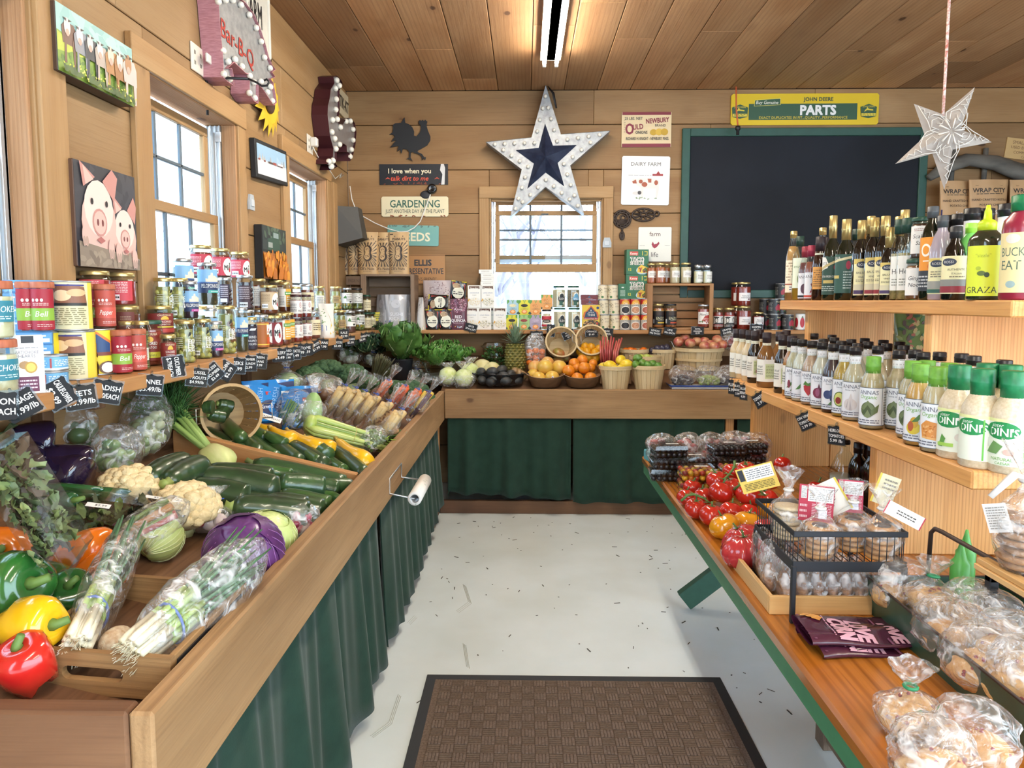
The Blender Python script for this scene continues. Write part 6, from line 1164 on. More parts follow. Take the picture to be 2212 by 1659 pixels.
wsign('tin_sign',(1343,338,1445,443),'eceae8',[('t','DAIRY FARM',0,.84,.08,'5a5450',.7),('p',[(.14,.6),(.36,.6),(.36,.64),(.3,.64),(.26,.7),(.22,.64),(.14,.64)],'9a2f30'),('l',-.36,.12,.6,.62,1,'a8a4a0'),('p',[(-.3,.48),(-.26,.54),(-.2,.53),(-.12,.55),(.2,.54),(.28,.5),(.28,.3),(.25,.16),(.22,.16),(.22,.34),(-.04,.34),(-.05,.16),(-.08,.16),(-.1,.36),(-.2,.42),(-.28,.44)],'e2dcd6'),('p',[(-.28,.48),(-.2,.52),(-.18,.44),(-.26,.44)],'a8583c'),('p',[(.04,.54),(.12,.54),(.12,.46),(.06,.46)],'a8583c'),('e',.22,.46,.04,.05,'a8583c'),('e',-.02,.42,.06,.05,'a8583c'),('e',-.1,.48,.04,.04,'a8583c'),('e',-.18,.24,.09,.035,'d8d2cc'),('e',-.12,.25,.04,.04,'4a4442'),('g',.0,.14,.25,.02,16,.02,['9aa888'])],'white square tin sign with a red barn and brown patched cow',edge='2a2624',rnd_=.01,tilt=.015)
wsign('tin_sign',(1379,491,1449,565),'eae6da',[('t','farm',0,.8,.13,'5a3a30',.6),('p',[(-.1,.5),(-.06,.58),(-.02,.5),(.06,.52),(.12,.58),(.14,.52),(.08,.44),(.0,.38),(-.06,.42)],'9a2a3c'),('t','life',0,.2,.14,'4a3a36',.44),('l',-.46,-.3,.46,.48,1,'6a5a54'),('l',.3,.46,.46,.48,1,'6a5a54')],'ragged white farm life sign with a small red rooster',edge='3a3632',rnd_=.006)
# yellow parts sign
wsign('metal_sign',(1579,204,1895,270),'d9b92c',[('r',-.38,.355,.16,.68,'2d4f36'),('p',[(-.345,.6),(-.165,.64),(-.165,.86),(-.34,.8)],'d9c85a'),('p',[(-.342,.61),(-.168,.65),(-.168,.84),(-.338,.79)],'2d4f36'),('t','Buy Genuine',-.255,.72,.11,'eeeade',.15,{'shear':.2}),('t','JOHN DEERE',.09,.8,.12,'24402e',None,{'w':.34,'bold':.03})if False else('t','JOHN DEERE',.09,.8,.12,'24402e',.35,{'bold':.03}),('t','PARTS',.09,.47,.3,'e6e4e2',.44,{'bold':.05}),('t','EXACT DUPLICATES IN FIT...QUALITY...PERFORMANCE',-.01,.23,.085,'d9c03a',.67)]+[e for x in(-.44,.43)for e in(('p',[(x-.05,.26),(x,.2),(x+.05,.26),(x+.055,.56),(x,.66),(x-.055,.56)],'2d4f36'),('r',x-.048,x+.048,.27,.36,'d9c03a'),('t','JOHN DEERE',x,.565,.055,'d9c03a',.08),('p',[(x-.03,.4),(x-.01,.46),(x+.03,.44),(x+.03,.48),(x,.5),(x-.01,.56),(x-.015,.5),(x-.025,.46)],'d9c03a'),('l',x-.04,x+.04,.28,.35,2,'2d4f36'))],'long yellow and green embossed tractor parts sign above the chalkboard',th=.014,edge='d9b92c',rough=.25,rnd_=.015)
t=thing('pull_cord','orange string with black plug hanging from the ceiling past the yellow sign','cord',ony(1590,193,5.80))
L0=t.location.copy();e=ony(1594,272,5.80)-L0
mb=MB();mb.tu([(0,0,.02),e*.5+Vector((-.006,0,0)),e],.006,6,0);mb.bu('string',[M('c8603a',.7)],t)
mb=MB();mb.la([(.014,0),(.02,-.005),(.02,-.03),(.012,-.035),(.012,-.07),(.0001,-.072)],14,0,T(e));mb.bu('plug',[BLACK],t)
# chalkboard
t=thing('chalkboard','large blank chalkboard with dark green frame on the back wall','chalkboard',ony(1735,460,BW-.001))
x0,x1,z0,z1=1.272,3.25,1.575,2.945;P_=lambda mb,n,m:pb(mb,n,m,t)
mb=MB();mb.box((x0+.05,BW-.018,z0+.05),(x1-.05,BW-.001,z1-.05),0,0);P_(mb,'slate',[M('14161c',.7,0,.25,c2='1c1f27',vs=1.3,bump=.05)])
mb=MB();fr=.065
for a,b in(((x0,0,z0),(x0+fr,0,z1)),((x1-fr,0,z0),(x1,0,z1)),((x0+fr,0,z1-fr),(x1-fr,0,z1)),((x0+fr,0,z0),(x1-fr,0,z0+fr))):mb.box((a[0],BW-.035,a[2]),(b[0],BW-.001,b[2]),0,.004)
P_(mb,'frame',[M('234a3e',.5,var=.15,vs=12)])
# rooster cut-out, trivets, switch plate
def wallpts(pts,sx,ox,oy,Y):return[((p:=ony(x/sx+ox,y/sx+oy,Y)).x,p.z)for x,y in pts]
RO=[(1095,505),(1110,490),(1122,500),(1135,488),(1148,500),(1160,488),(1180,505),(1172,540),(1185,590),(1210,650),(1208,690),(1180,735),(1120,770),(1090,785),(1085,800),(1130,820),(1150,850),(1167,853),(1160,880),(1145,860),(1130,880),(1126,845),(1105,825),(1060,812),(1040,798),(1020,805),(1018,855),(1040,890),(1010,872),(975,868),(1004,856),(1006,805),(985,775),(942,770),(930,815),(915,772),(890,795),(903,742),(862,748),(820,757),(855,715),(882,685),(832,698),(866,652),(848,632),(812,632),(845,610),(850,570),(845,540),(870,522),(925,518),(945,490),(960,465),(966,518),(1000,530),(1035,560),(1052,600),(1050,642),(1075,648),(1108,612),(1120,575),(1116,540),(1100,530)]
mb=MB();mb.pm(wallpts(RO,4.485,660,150,BW-.012),BW-.016,BW-.008)
solo('rooster_cutout',mb,[M('16181d',.55)],'black metal rooster silhouette on the back wall','wall decoration')
IRON=M('4a3d36',.6,.5,var=.25,vs=60)
def trivet(label,c,pts,rings):
 t=thing('iron_trivet',label,'trivet',c);mb=MB()
 for r_ in rings:mb.tu(r_,.008,6,0,closed=len(r_)>4)
 mb.bu('casting',[IRON],t);return t
c=ony(1344,473,BW-.012);k=5.94/1534
ring=lambda cx,cz,rx,rz,n=22:[(cx+rx*cos(2*PI*i/n),0,cz+rz*sin(2*PI*i/n))for i in range(n)]
trivet('round iron trivet with a handle hanging beside the window',c,0,[ring(0,0,18*k,18*k),ring(0,0,13.5*k,13.5*k)]+[[(13.5*k*cos(a),0,13.5*k*sin(a)),(18*k*cos(a),0,18*k*sin(a))]for a in[i*.45 for i in range(14)]]+[[(-12*k,0,y*k),(12*k,0,y*k)]for y in(-3,-6,-9)]+[ring(2*k,3*k,6*k,5*k,10),[(0,0,-18*k),(0,0,-27*k)],ring(0,-35*k,4*k,8*k,12),ring(0,-36*k,2*k,5*k,8)])
c=ony(1393,464,BW-.012)
trivet('leaf-shaped iron trivet hanging under the dairy sign',c,0,[ring(-3*k,0,24*k,13*k),ring(-3*k,1*k,7*k,4*k,10),ring(25*k,2*k,5*k,5*k,8)]+[[(-3*k+7*k*cos(a),0,4*k*sin(a)),(-3*k+15*k*cos(a+.15),0,9*k*sin(a+.15)),(-3*k+24*k*cos(a),0,13*k*sin(a))]for a in[i*.7 for i in range(9)]]+[[(18*k,0,1*k),(21*k,0,2*k)]])
def sensor(label,c,rz):
 t=thing('wall_sensor',label,'sensor',c,rz);mb=MB();mb.pm([(-.035,-.04),(.035,-.04),(.035,0),(.022,.04),(-.022,.04),(-.035,0)],-.012,0);mb.bu('housing',[M('aeb4ba',.45)],t);mb=MB();mb.box((-.02,-.017,-.022),(.02,-.012,.014),0,.002);mb.bu('flap',[M('c4c9cd',.4)],t)
sensor('small grey latch plate on the right casing of the back window',ony(1311,524,BW-.023),0)
sensor('small grey latch plate on the left wall post between the windows',onx(540,437,LW+.026),PI/2)
# ---- marquee star ----
YS=BW-.13;k=YS/1534/4.485*1.0;SC=ony(1177.6,342.8,YS);L_=lambda x,y:((x-617)*k,-(y-865)*k)
t=thing('marquee_star','large galvanised star with bulbs and navy centre on the back wall','wall star',SC)
tips=[(620,185),(1230,610),(990,1385),(285,1410),(55,708)];con=[(765,640),(855,930),(622,1130),(395,965),(487,668)]
out=[L_(*p)for ab in zip(tips,con)for p in ab];ti=[(615,540),(915,740),(800,1125),(448,1145),(338,785)];ci=[(690,745),(735,905),(622,995),(510,910),(555,765)]
inn=[L_(*p)for ab in zip(ti,ci)for p in ab]
mb=MB();n=10
vs=[(p[0],0,p[1])for p in out]+[(p[0],0,p[1])for p in inn];mb.add(vs,[((i+1)%n,i,n+i,n+(i+1)%n)for i in range(n)])
vs=[(p[0],-.008,p[1])for p in out]+[(p[0],.12,p[1])for p in out];mb.add(vs,[(i,(i+1)%n,n+(i+1)%n,n+i)for i in range(n)]);mb.add([(p[0],.1,p[1])for p in out],[tuple(range(n))])
sf=mb.bu('star_frame',[STEEL],t)
mb=MB();vs=[(p[0],-.004,p[1])for p in inn]+[(0,-.075,0)]
for i in range(n):mb.add([vs[i],vs[(i+1)%n],vs[10]],[(1,0,2)])
mb.bu('raised_centre',[M('26304a',.28,.4,coat=.3,c2='3a4560',vs=15)],t)
BP=[(618,293),(592,402),(645,398),(565,508),(671,500),(541,614),(700,603),(728,705),(515,722),(421,722),(327,724),(233,729),(141,733),(220,785),(298,838),(376,890),(455,942),(826,690),(926,677),(1026,664),(1129,650),(1044,720),(960,787),(877,853),(794,917),(827,1015),(861,1113),(896,1211),(930,1308),(852,1247),(776,1187),(700,1124),(625,1065),(550,1134),(478,1205),(404,1272),(335,1335),(364,1240),(397,1138),(427,1040)]
mb=MB();mb.ball((0,0,0),.0155,12,8);bm_=mb.mesh('bulb',[BULB])
def bulbs(t,pts,y=-.012,s=1):
 for x,z in pts:b=bpy.data.objects.new('bulb',bm_);COL.objects.link(b);b.parent=t;b.location=(x,y,z);b.scale=(s,s,s)
bulbs(sf,[L_(*p)for p in BP])
mb=MB();mb.tu([(L_(640,190)[0],.02,L_(640,190)[1]),(L_(690,260)[0],0,L_(690,260)[1]),(L_(720,400)[0],-.01,L_(720,400)[1])],[.004,.016,.01],6,0,flat=.5);mb.bu('cord_bundle',[BLACK],t)
# ---- left wall: pictures and marquee signs (local x = along the wall, -y = into the room) ----
def lpic(name,label,p0,p1,th,el,base,side,rot=0,frame=None):
 """p0/p1 = pixel corners of the front face (left-top, right-bottom)"""
 X=LW+th+.003;a,b=onx(p0[0],p0[1],X),onx(p1[0],p1[1],X);W,H=b.y-a.y,a.z-b.z
 t=thing(name,label,'picture',(LW+.002,(a.y+b.y)/2,(a.z+b.z)/2),rot=(0,0,PI/2));RX=T((0,0,0),ry=rot)
 mb=MB();mb.box((-W/2,-th,-H/2),(W/2,0,H/2),0,.003,RX);cv=mb.bu('frame' if frame else 'canvas',[M(side,.6)],t)
 ink=Ink([M(base,.6)]);m2=MB();f=frame or.001
 m2.rect(-W/2+f,W/2-f,-H/2+f,H/2-f,-th-.0006);ink.draw(m2,W-2*f,H-2*f,[sh(e)for e in el],y=-th-.0006,dl=.0003,zr=(-.5,.5));m2.v=[tuple(RX@Vector(v))for v in m2.v];m2.bu('painting',ink.mats,cv);return t
def cow(x,z,s,c1,c2,h=1):return[('p',[(x-.07*s,z-.1*s),(x-.08*s,z+.12*s),(x-.04*s,z+.2*s),(x+.05*s,z+.2*s),(x+.09*s,z+.1*s),(x+.08*s,z-.1*s)],c1),('p',[(x-.06*s,z-.36*s),(x-.05*s,z),(x-.03*s,z),(x-.035*s,z-.36*s)],c1),('p',[(x+.04*s,z-.38*s),(x+.03*s,z),(x+.07*s,z),(x+.06*s,z-.38*s)],c1),('e',x-.02*s,z+.14*s,.035*s,.12*s,c2),('e',x-.02*s,z+.06*s,.02*s,.05*s,'c9a090'),('p',[(x-.07*s,z+.24*s),(x-.03*s,z+.2*s),(x-.03*s,z+.24*s)],'4a3a34'),('p',[(x+.03*s,z+.24*s),(x-.01*s,z+.2*s),(x-.01*s,z+.24*s)],'4a3a34')]
el=[('r',-.5,.5,.5,1,'9cc4bc'),('g',0,.85,.5,.15,26,.09,['a9cdc4','8fb8b4']),('p',[(-.5,0),(.5,0),(.5,.42),(0,.5),(-.5,.6)],'7f9a3c'),('p',[(-.5,.3),(-.1,.4),(-.5,.58)],'b4bc48'),('g',0,.2,.5,.2,110,.03,['5c7a34','8aa444','4a6a30','6f8c3a'])]
for a in((-.36,.56,1.1,'6a4a3c','d8cfc8'),(-.22,.52,1.15,'8a8a90','e0dcd6'),(-.1,.5,1.1,'3a3a40','d4ccc6'),(.02,.48,1.1,'b4a498','e4dcd2'),(.16,.46,1.25,'a8784a','d9c4b0'),(.28,.44,1.3,'9a6a40','e0d2c2'),(.4,.46,1.35,'c4b8b0','a87a54')):el+=cow(*a)
lpic('canvas_painting','canvas painting of brown and white cows in a meadow',(118,-1),(290,232),.052,el+[('g',0,.1,.5,.1,70,.012,['d8d048','e0dc70']),('g',0,.05,.5,.06,60,.03,['4a6030','3c5228'])],'9cc4bc','4e3c30')
PG,PD,PL='dcb4a8','c48a80','ecd0c4'
def pig(x,z,s):return[('e',x,z-.12*s,.24*s,.3*s,PG),('e',x,z,.2*s,.24*s,PL),('p',[(x-.2*s,z+.16*s),(x-.24*s,z+.4*s),(x-.04*s,z+.26*s)],PD),('p',[(x-.17*s,z+.18*s),(x-.2*s,z+.34*s),(x-.06*s,z+.24*s)],PG),('p',[(x+.06*s,z+.24*s),(x+.2*s,z+.42*s),(x+.28*s,z+.3*s),(x+.22*s,z+.08*s)],PD),('e',x,z-.12*s,.1*s,.12*s,PD),('e',x,z-.12*s,.085*s,.1*s,PG),('e',x-.03*s,z-.12*s,.015*s,.03*s,'7a3f3c'),('e',x+.035*s,z-.12*s,.015*s,.03*s,'7a3f3c'),('e',x-.1*s,z+.05*s,.018*s,.028*s,'2a2020'),('e',x+.1*s,z+.05*s,.018*s,.028*s,'2a2020'),('p',[(x-.06*s,z-.27*s),(x,z-.24*s),(x+.06*s,z-.27*s),(x,z-.3*s)],'b06a64')]
el=[('g',0,.8,.5,.2,20,.15,['3a383c','454348'])]+pig(.28,.42,.85)+pig(-.16,.58,1.15)+[('p',[(-.5,0),(.5,0),(.5,.12),(-.5,.24)],'8a7a6a'),('g',0,.08,.5,.06,30,.06,['7a6a5c','9a8a78'])]+[e for x,z in((.0,.2),(.12,.17),(.4,.12),(-.42,.3))for e in(('e',x,z,.05,.1,PG),('e',x-.02,z-.06,.022,.05,'b89a8c'),('e',x+.02,z-.06,.022,.05,'b89a8c'))]
lpic('canvas_painting','canvas painting of two pink pigs on a dark ground',(157,341),(299,585),.052,el,'3f3d42','5c4234')
lpic('framed_photo','black framed photo of a snowy farm under a pale sky',(551,291),(622,408),.03,[('r',-.5,.5,.46,1,'a9c6de'),('g',0,.95,.5,.1,10,.2,['9abcd8']),('r',-.5,.5,0,.5,'d5d8de')]+[('p',[(x,.5),(x+.03,.5+h),(x+.06,.5)],'b8b4b0')for x,h in((-.45,.2),(-.36,.24),(-.3,.16),(-.1,.2),(.3,.2),(.38,.24))]+[('r',x,x+w_,.46,.46+h,c)for x,w_,h,c in((-.48,.06,.06,'8a4a40'),(-.3,.05,.05,'8a3a34'),(-.16,.16,.06,'5a4a48'),(.0,.12,.08,'9a4a40'),(.16,.2,.1,'e6e6ea'),(.14,.2,.03,'5a3a38'))],'d5d8de','1c1d20',rot=-.06,frame=.022)
el=[('r',-.5,.5,.55,1,'2a3028'),('g',0,.85,.5,.15,26,.07,['4a5a44','1c221c','5a6a58']),('p',[(-.3,.55),(-.3,.76),(-.1,.8),(-.1,.92),(.2,.94),(.22,.55)],'2f4a38'),('r',-.06,.16,.8,.9,'8a9a98'),('r',-.28,-.1,.6,.7,'9aa09a'),('r',-.5,.5,0,.5,'9a5a14')]
rr=Rnd(5)
for i in range(60):z=.5-.5*(i/60)**1.2;s=.03+.055*(i/60);el.append(('e',rr.uniform(-.48,.48),z+rr.uniform(-.02,.04),s,s*1.5,rr.choice(['d8861e','e09a30','c87414','b86a18'])))
lpic('canvas_print','black edged canvas print of orange gourds and a green truck',(566,484),(620,606),.045,el,'22261f','1a1a1c')
# top left dark plaque
mb=MB();a=onx(0,20,LW+.05);mb.bd((LW+.041,a.y-.3,2.50),(LW+.06,a.y+.06,2.75),1);solo('slate_plaque',mb,[M('3c3e46',.7,c2='50525a',vs=20)],'corner of a dark slate plaque at the very top left','plaque')
def lw2(px,py,sx,ox,oy,X):p=onx(px/sx+ox,py/sx+oy,X);return(p.y,p.z)
def marquee(name,label,pts,sx,ox,oy,X,side,face,bl,par_el=None,bs_=1):
 q=[lw2(x,y,sx,ox,oy,X)for x,y in pts];cy=sum(p[0]for p in q)/len(q);cz=sum(p[1]for p in q)/len(q);d=X-LW
 t=thing(name,label,'marquee sign',(LW+.004,cy,cz),rot=(0,0,PI/2));loc=[(a-cy,b-cz)for a,b in q]
 mb=MB();n=len(loc);dd=d-.004
 vs=[(p[0],-dd-.014,p[1])for p in loc]+[(p[0],0,p[1])for p in loc]
 ar=sum(loc[i][0]*loc[(i+1)%n][1]-loc[(i+1)%n][0]*loc[i][1]for i in range(n))
 mb.add(vs,[(i,(i+1)%n,n+(i+1)%n,n+i)if ar>0 else(i,n+i,n+(i+1)%n,(i+1)%n)for i in range(n)]);o=mb.bu('rim',[side],t);md=o.modifiers.new('s','SOLIDIFY');md.thickness=.003
 mb=MB();mb.pm(loc,-dd,-dd+.004);fc=mb.bu('face',[face],t)
 bulbs(fc,[(lambda a:(a[0]-cy,a[1]-cz))(lw2(x,y,sx,ox,oy,X))for x,y in bl],-dd-.012,bs_)
 return t,cy,cz,dd
PINKW=M('c08a92',.7,c2='a8707a',vs=30,stretch=(1,1,8));MAR=M('4a2228',.4,.3)
PIGP=[(378,-40),(392,60),(405,250),(422,450),(440,650),(452,820),(452,985),(500,1035),(585,1092),(578,950),(560,880),(500,880),(590,790),(655,850),(740,930),(795,950),(790,1195),(850,1290),(905,1322),(905,1080),(960,1130),(1030,1240),(1105,1345),(1140,1310),(1120,1180),(1095,1060),(1062,1010),(1122,985),(1080,925),(1125,890),(1080,830),(1040,740),(1000,590),(930,370),(850,190),(740,40),(640,-40),(520,-90)]
t,cy,cz,dd=marquee('pig_marquee','pig-shaped marquee sign with pink sides, bulbs and red barbecue lettering',PIGP,5.927,400,0,LW+.085,PINKW,STEEL,[(390,20),(480,0),(575,0),(682,62),(790,190),(880,357),(942,532),(985,735),(1058,872),(1062,1112),(1088,1292),(940,1045),(850,1055),(795,970),(695,850),(605,760),(517,787),(460,950),(535,1015),(790,1190),(862,1255),(1025,1180),(452,650)],bs_=1.0)
a=lw2(440,330,5.927,400,0,LW+.085);b=lw2(880,800,5.927,400,0,LW+.085)
mb=MB();ang=math.atan2(b[1]-a[1],b[0]-a[0]);L=math.hypot(b[0]-a[0],b[1]-a[1]);mb.text('Bar-B-Q',(a[0]+b[0])/2-cy,(a[1]+b[1])/2-cz,.085,-dd-.003,0,rot=ang,wmax=L*1.1,bold=.01);mb.bu('lettering',[M('a83a32',.4)],t)
CATP=[(240,110),(255,200),(200,290),(185,420),(160,520),(155,650),(170,780),(190,950),(225,1080),(240,1130),(232,1250),(170,1300),(165,1350),(230,1360),(215,1440),(300,1390),(265,1340),(285,1290),(285,1190),(320,1140),(365,1080),(385,1060),(430,1090),(435,1180),(475,1190),(480,1310),(520,1240),(560,1060),(572,900),(550,780),(510,710),(470,700),(420,720),(375,790),(330,770),(310,700),(330,560),(325,300),(360,240),(370,190),(330,130),(290,95)]
marquee('animal_marquee','animal-shaped marquee sign with maroon sides and bulbs near the corner',CATP,6.633,680,150,LW+.10,MAR,M('a9a6a8',.4,.6,var=.1,vs=20),[(290,155),(328,232),(273,272),(282,428),(275,575),(297,716),(228,724),(342,828),(218,898),(260,992),(330,1075),(277,1138),(487,740),(525,860),(525,1012),(504,1148),(484,1248),(234,1308),(212,1390),(425,745),(175,1320)],bs_=1.35)
# sunflower, M sign, small sign, bracket, outlets, speaker, mailbox, webcam
c=onx(579,218,LW+.03);t=thing('metal_sunflower','yellow metal sunflower on the wall behind the pig sign','wall decoration',c,rot=(0,0,PI/2));mb=MB()
for i in range(16):
 a=2*PI*i/16;X=T((0,0,0),ry=a);mb.add([(.05,0,-.028),(.05,0,.028),(.12,-.012,.032),(.12,-.012,-.032),(.2,.006,0)],[(0,3,2,1),(3,4,2)],X=X)
mb.bu('petals',[M('d9b32c',.45)],t);mb=MB();mb.ball((0,-.01,0),(.07,.02,.07),14,8);mb.bu('seed_head',[M('4a3020',.8,bump=.5,bs=120)],t)
q=[lw2(x,y,5.927,400,0,LW+.02)for x,y in((740,-120),(1085,85),(1110,690),(745,230))];cy,cz=sum(p[0]for p in q)/4,sum(p[1]for p in q)/4;t=thing('wooden_sign','white framed wooden sign with black letters behind the pig sign','sign',(LW+.002,cy,cz),rot=(0,0,PI/2));W,H=.34,.36
mb=MB();mb.box((-W/2,-.018,-H/2),(W/2,0,H/2),0,.002);mb.bu('panel',[M('d9d4c8',.6,var=.08,vs=20)],t);mb=MB()
for a_,b_ in(((-W/2,-H/2),(W/2,-H/2+.02)),((-W/2,H/2-.02),(W/2,H/2)),((-W/2,-H/2),(-W/2+.02,H/2)),((W/2-.02,-H/2),(W/2,H/2))):mb.box((a_[0],-.028,a_[1]),(b_[0],-.017,b_[1]),0,.002)
mb.bu('moulding',[M('e2ddd2',.6)],t);mb=MB();mb.text('FARM',-.05,.02,.13,-.0195,0,wmax=.22,bold=.01);mb.bu('lettering',[BLACK],t)
a,b=onx(731,190,LW+.02),onx(752,255,LW+.02);t=thing('wooden_sign','small pale sign with dark lettering on the left wall by the corner','sign',(LW+.002,(a.y+b.y)/2,(a.z+b.z)/2),rot=(0,0,PI/2));mb=MB();mb.box((-.3,-.015,-.1),(.3,0,.1));mb.bu('panel',[M('cdbf9f',.6)],t);mb=MB();mb.text('ANTIK-KTO',0,0,.09,-.0165,0,wmax=.5,bold=.03);mb.bu('lettering',[M('3c342c',.6)],t)
t=thing('plant_bracket','black iron hook bracket sticking out over the first left window','bracket',onx(444,200,LW));mb=MB();o=t.location
mb.tu([(.006,0,-.1),(.006,0,.06),(.03,0,.068),(.2,0,.06)],.006,6);mb.tu([(.2,0,.06),(.235,0,.045),(.26,0,.028),(.285,0,.03),(.295,0,.045),(.285,0,.058),(.272,0,.052)],.005,6);mb.bu('rod',[BLACK],t)
def outlet(label,px,py,plug):
 t=thing('wall_outlet',label,'outlet',onx(px,py,LW+.001),rot=(0,0,PI/2));mb=MB();mb.box((-.06,-.007,-.06),(.06,0,.06),0,.002)
 for x in(-.028,.028):
  for z in(-.022,.022):mb.box((x-.006,-.0085,z-.009),(x-.002,-.006,z+.009),0,0);mb.box((x+.003,-.0085,z-.008),(x+.006,-.006,z+.008),0,0)
 mb.m=[0]*26+[1]*(len(mb.m)-26);mb.bu('cover_plate',[M('d9d2c6',.45),M('6a645c',.6)],t)
 mb=MB();mb.box((.0,-.05,-.01),(.05,-.007,.05)if plug==2 else(.045,-.04,.03),0,.006);mb.bu('plug',[M('d6d2cc',.4)],t)
outlet('white wall outlet with a plug left of the pig sign',424,128,1);outlet('white wall outlet with a round plug above the small left window',668,312,2)
mb=MB();p=[onx(676,318,LW+.03),onx(690,345,LW+.02),onx(712,368,LW+.03),onx(724,386,LW+.03),onx(738,374,LW+.05),onx(734,384,LW+.04),onx(742,378,LW+.05)];mb.tu(p,.004,5);solo('power_cord',mb,[M('e6e2da',.5)],'white lamp cord looping below the animal-shaped sign','cord')
mb=MB();a=onx(724,440,LW+.03);z1,z0=2.28,1.98;mb.add([(LW+.01,5.52,z1),(LW+.16,5.60,z1),(LW+.16,5.74,z1),(LW+.01,5.80,z1),(LW+.01,5.5,z0),(LW+.2,5.58,z0+.06),(LW+.2,5.76,z0+.06),(LW+.01,5.82,z0)],[(0,1,2,3),(7,6,5,4),(0,4,5,1),(1,5,6,2),(2,6,7,3),(3,7,4,0)])
solo('wall_speaker',mb,[M('3a3835',.6)],'dark grey wedge-shaped metal box on the left wall in the corner','wall box')
mb=MB();a=ony(770,480,BW-.03);mb.box((a.x-.04,BW-.06,a.z-.09),(a.x+.04,BW-.002,a.z+.06),0,.008);mb.tu([(a.x-.02,BW-.03,a.z+.06),(a.x-.01,BW-.03,a.z+.11),(a.x+.015,BW-.03,a.z+.11),(a.x+.02,BW-.03,a.z+.06)],.008,6);solo('clip_holder',mb,[M('26262a',.5)],'black plastic holder hanging in the corner above the peanut bags','holder')
t=thing('wall_camera','small black camera puck on the wall between the two signs','camera',ony(934,409,BW-.001));mb=MB();mb.la([(.04,0),(.04,.03),(.03,.045),(.02,.04),(.0001,.038)],20,0,T((0,0,0),rx=PI/2));mb.bu('lens_housing',[M('141416',.2,coat=.5)],t);mb=MB();mb.ball((-.055,-.006,-.045),(.045,.01,.035),14,8);mb.bu('mount',[M('2e2e32',.5)],t)
mb=MB();P5=[(756,402),(760,430),(768,452),(785,468),(810,482),(838,494),(862,501),(880,500),(895,492),(908,478),(917,455),(930,420)];mb.tu([ony(x,y,5.90)for x,y in P5],.0045,6);solo('power_cord',mb,[M('e9e6e0',.5)],'white cord draped from the corner to the wall camera','cord')
# ---- right side of the back wall: driftwood rack, chip bags, paper star ----
DRIFT=M('6a665f',.8,c2='504c47',vs=14,bump=.4,bs=40,stretch=(.3,1,1))
t=thing('driftwood_rack','grey driftwood branch with wooden pegs on the back wall','rack',(3.7,BW-.06,2.6));o=Vector(t.location)
mb=MB();pts=[ony(x,y,BW-.07)-o for x,y in((2006,385),(2040,362),(2090,345),(2150,352),(2200,372),(2260,375))];mb.tu(pts,[.03,.055,.06,.075,.09,.07],12,0,flat=.7);mb.bu('branch',[DRIFT],t)
for x in(2058,2128):
 mb=MB();a,b=ony(x+2,320,BW-.03)-o,ony(x-6,420,BW-.03)-o;mb.tu([a,b],.02,8);mb.bu('peg',[DRIFT],t)
wsign('card_sign',(2172,302,2260,346),'c2a06c',[('t','SMALL',-.2,.8,.16,'6a4e30',.4),('t','USED BY',-.2,.56,.14,'6a4e30',.4),('t','COMMON',-.1,.32,.14,'6a4e30',.4),('t','CA',-.05,.12,.12,'6a4e30',.2)],'brown card with handwritten lettering above the driftwood at the right edge',tilt=.12)
pouch('chip_bag',.3,.12,.5,'b8936a',[('t','WRAP CITY',0,.83,.07,'2f2a28',.86,{'bold':.02}),('l',-.34,.34,.76,.785,1,'4a3e34'),('r',-.36,.36,.9,.905,'4a3e34'),('t','HAND CRAFTED KETTLE',0,.68,.036,'2f2a28',.92),('t','POTATO CHIPS',0,.6,.036,'2f2a28',.55),('r',-.5,.5,.42,.54,'2d2a5a'),('t','Sea Salt',.1,.48,.06,'e8e4e8',.5),('e',0,.22,.3,.12,'d0a050')],rough=.5,name='potato_chip_bag')
mb=MB();mb.bd((3.2,5.63,SZ-.03),(4.7,BW-.035,SZ),0);mb.bd((3.4,5.66,SZ),(4.6,BW-.035,SZ+.68),0);solo('shelf_riser',mb,[SHELF],'board riser behind the shelf unit carrying the chip bags','riser')
for px,Y,r_,z,l in((2062,5.80,.1,0,'kraft potato chip bag, left one half hidden behind the middle one'),(2128,5.74,-.02,.04,'kraft potato chip bag in the middle'),(2214,5.76,.02,.03,'kraft potato chip bag at the right edge')):inst('chip_bag',l+' under the driftwood','bag',(xat(px,Y,2.0),Y,SZ+.6805),r_,'potato chip bags')
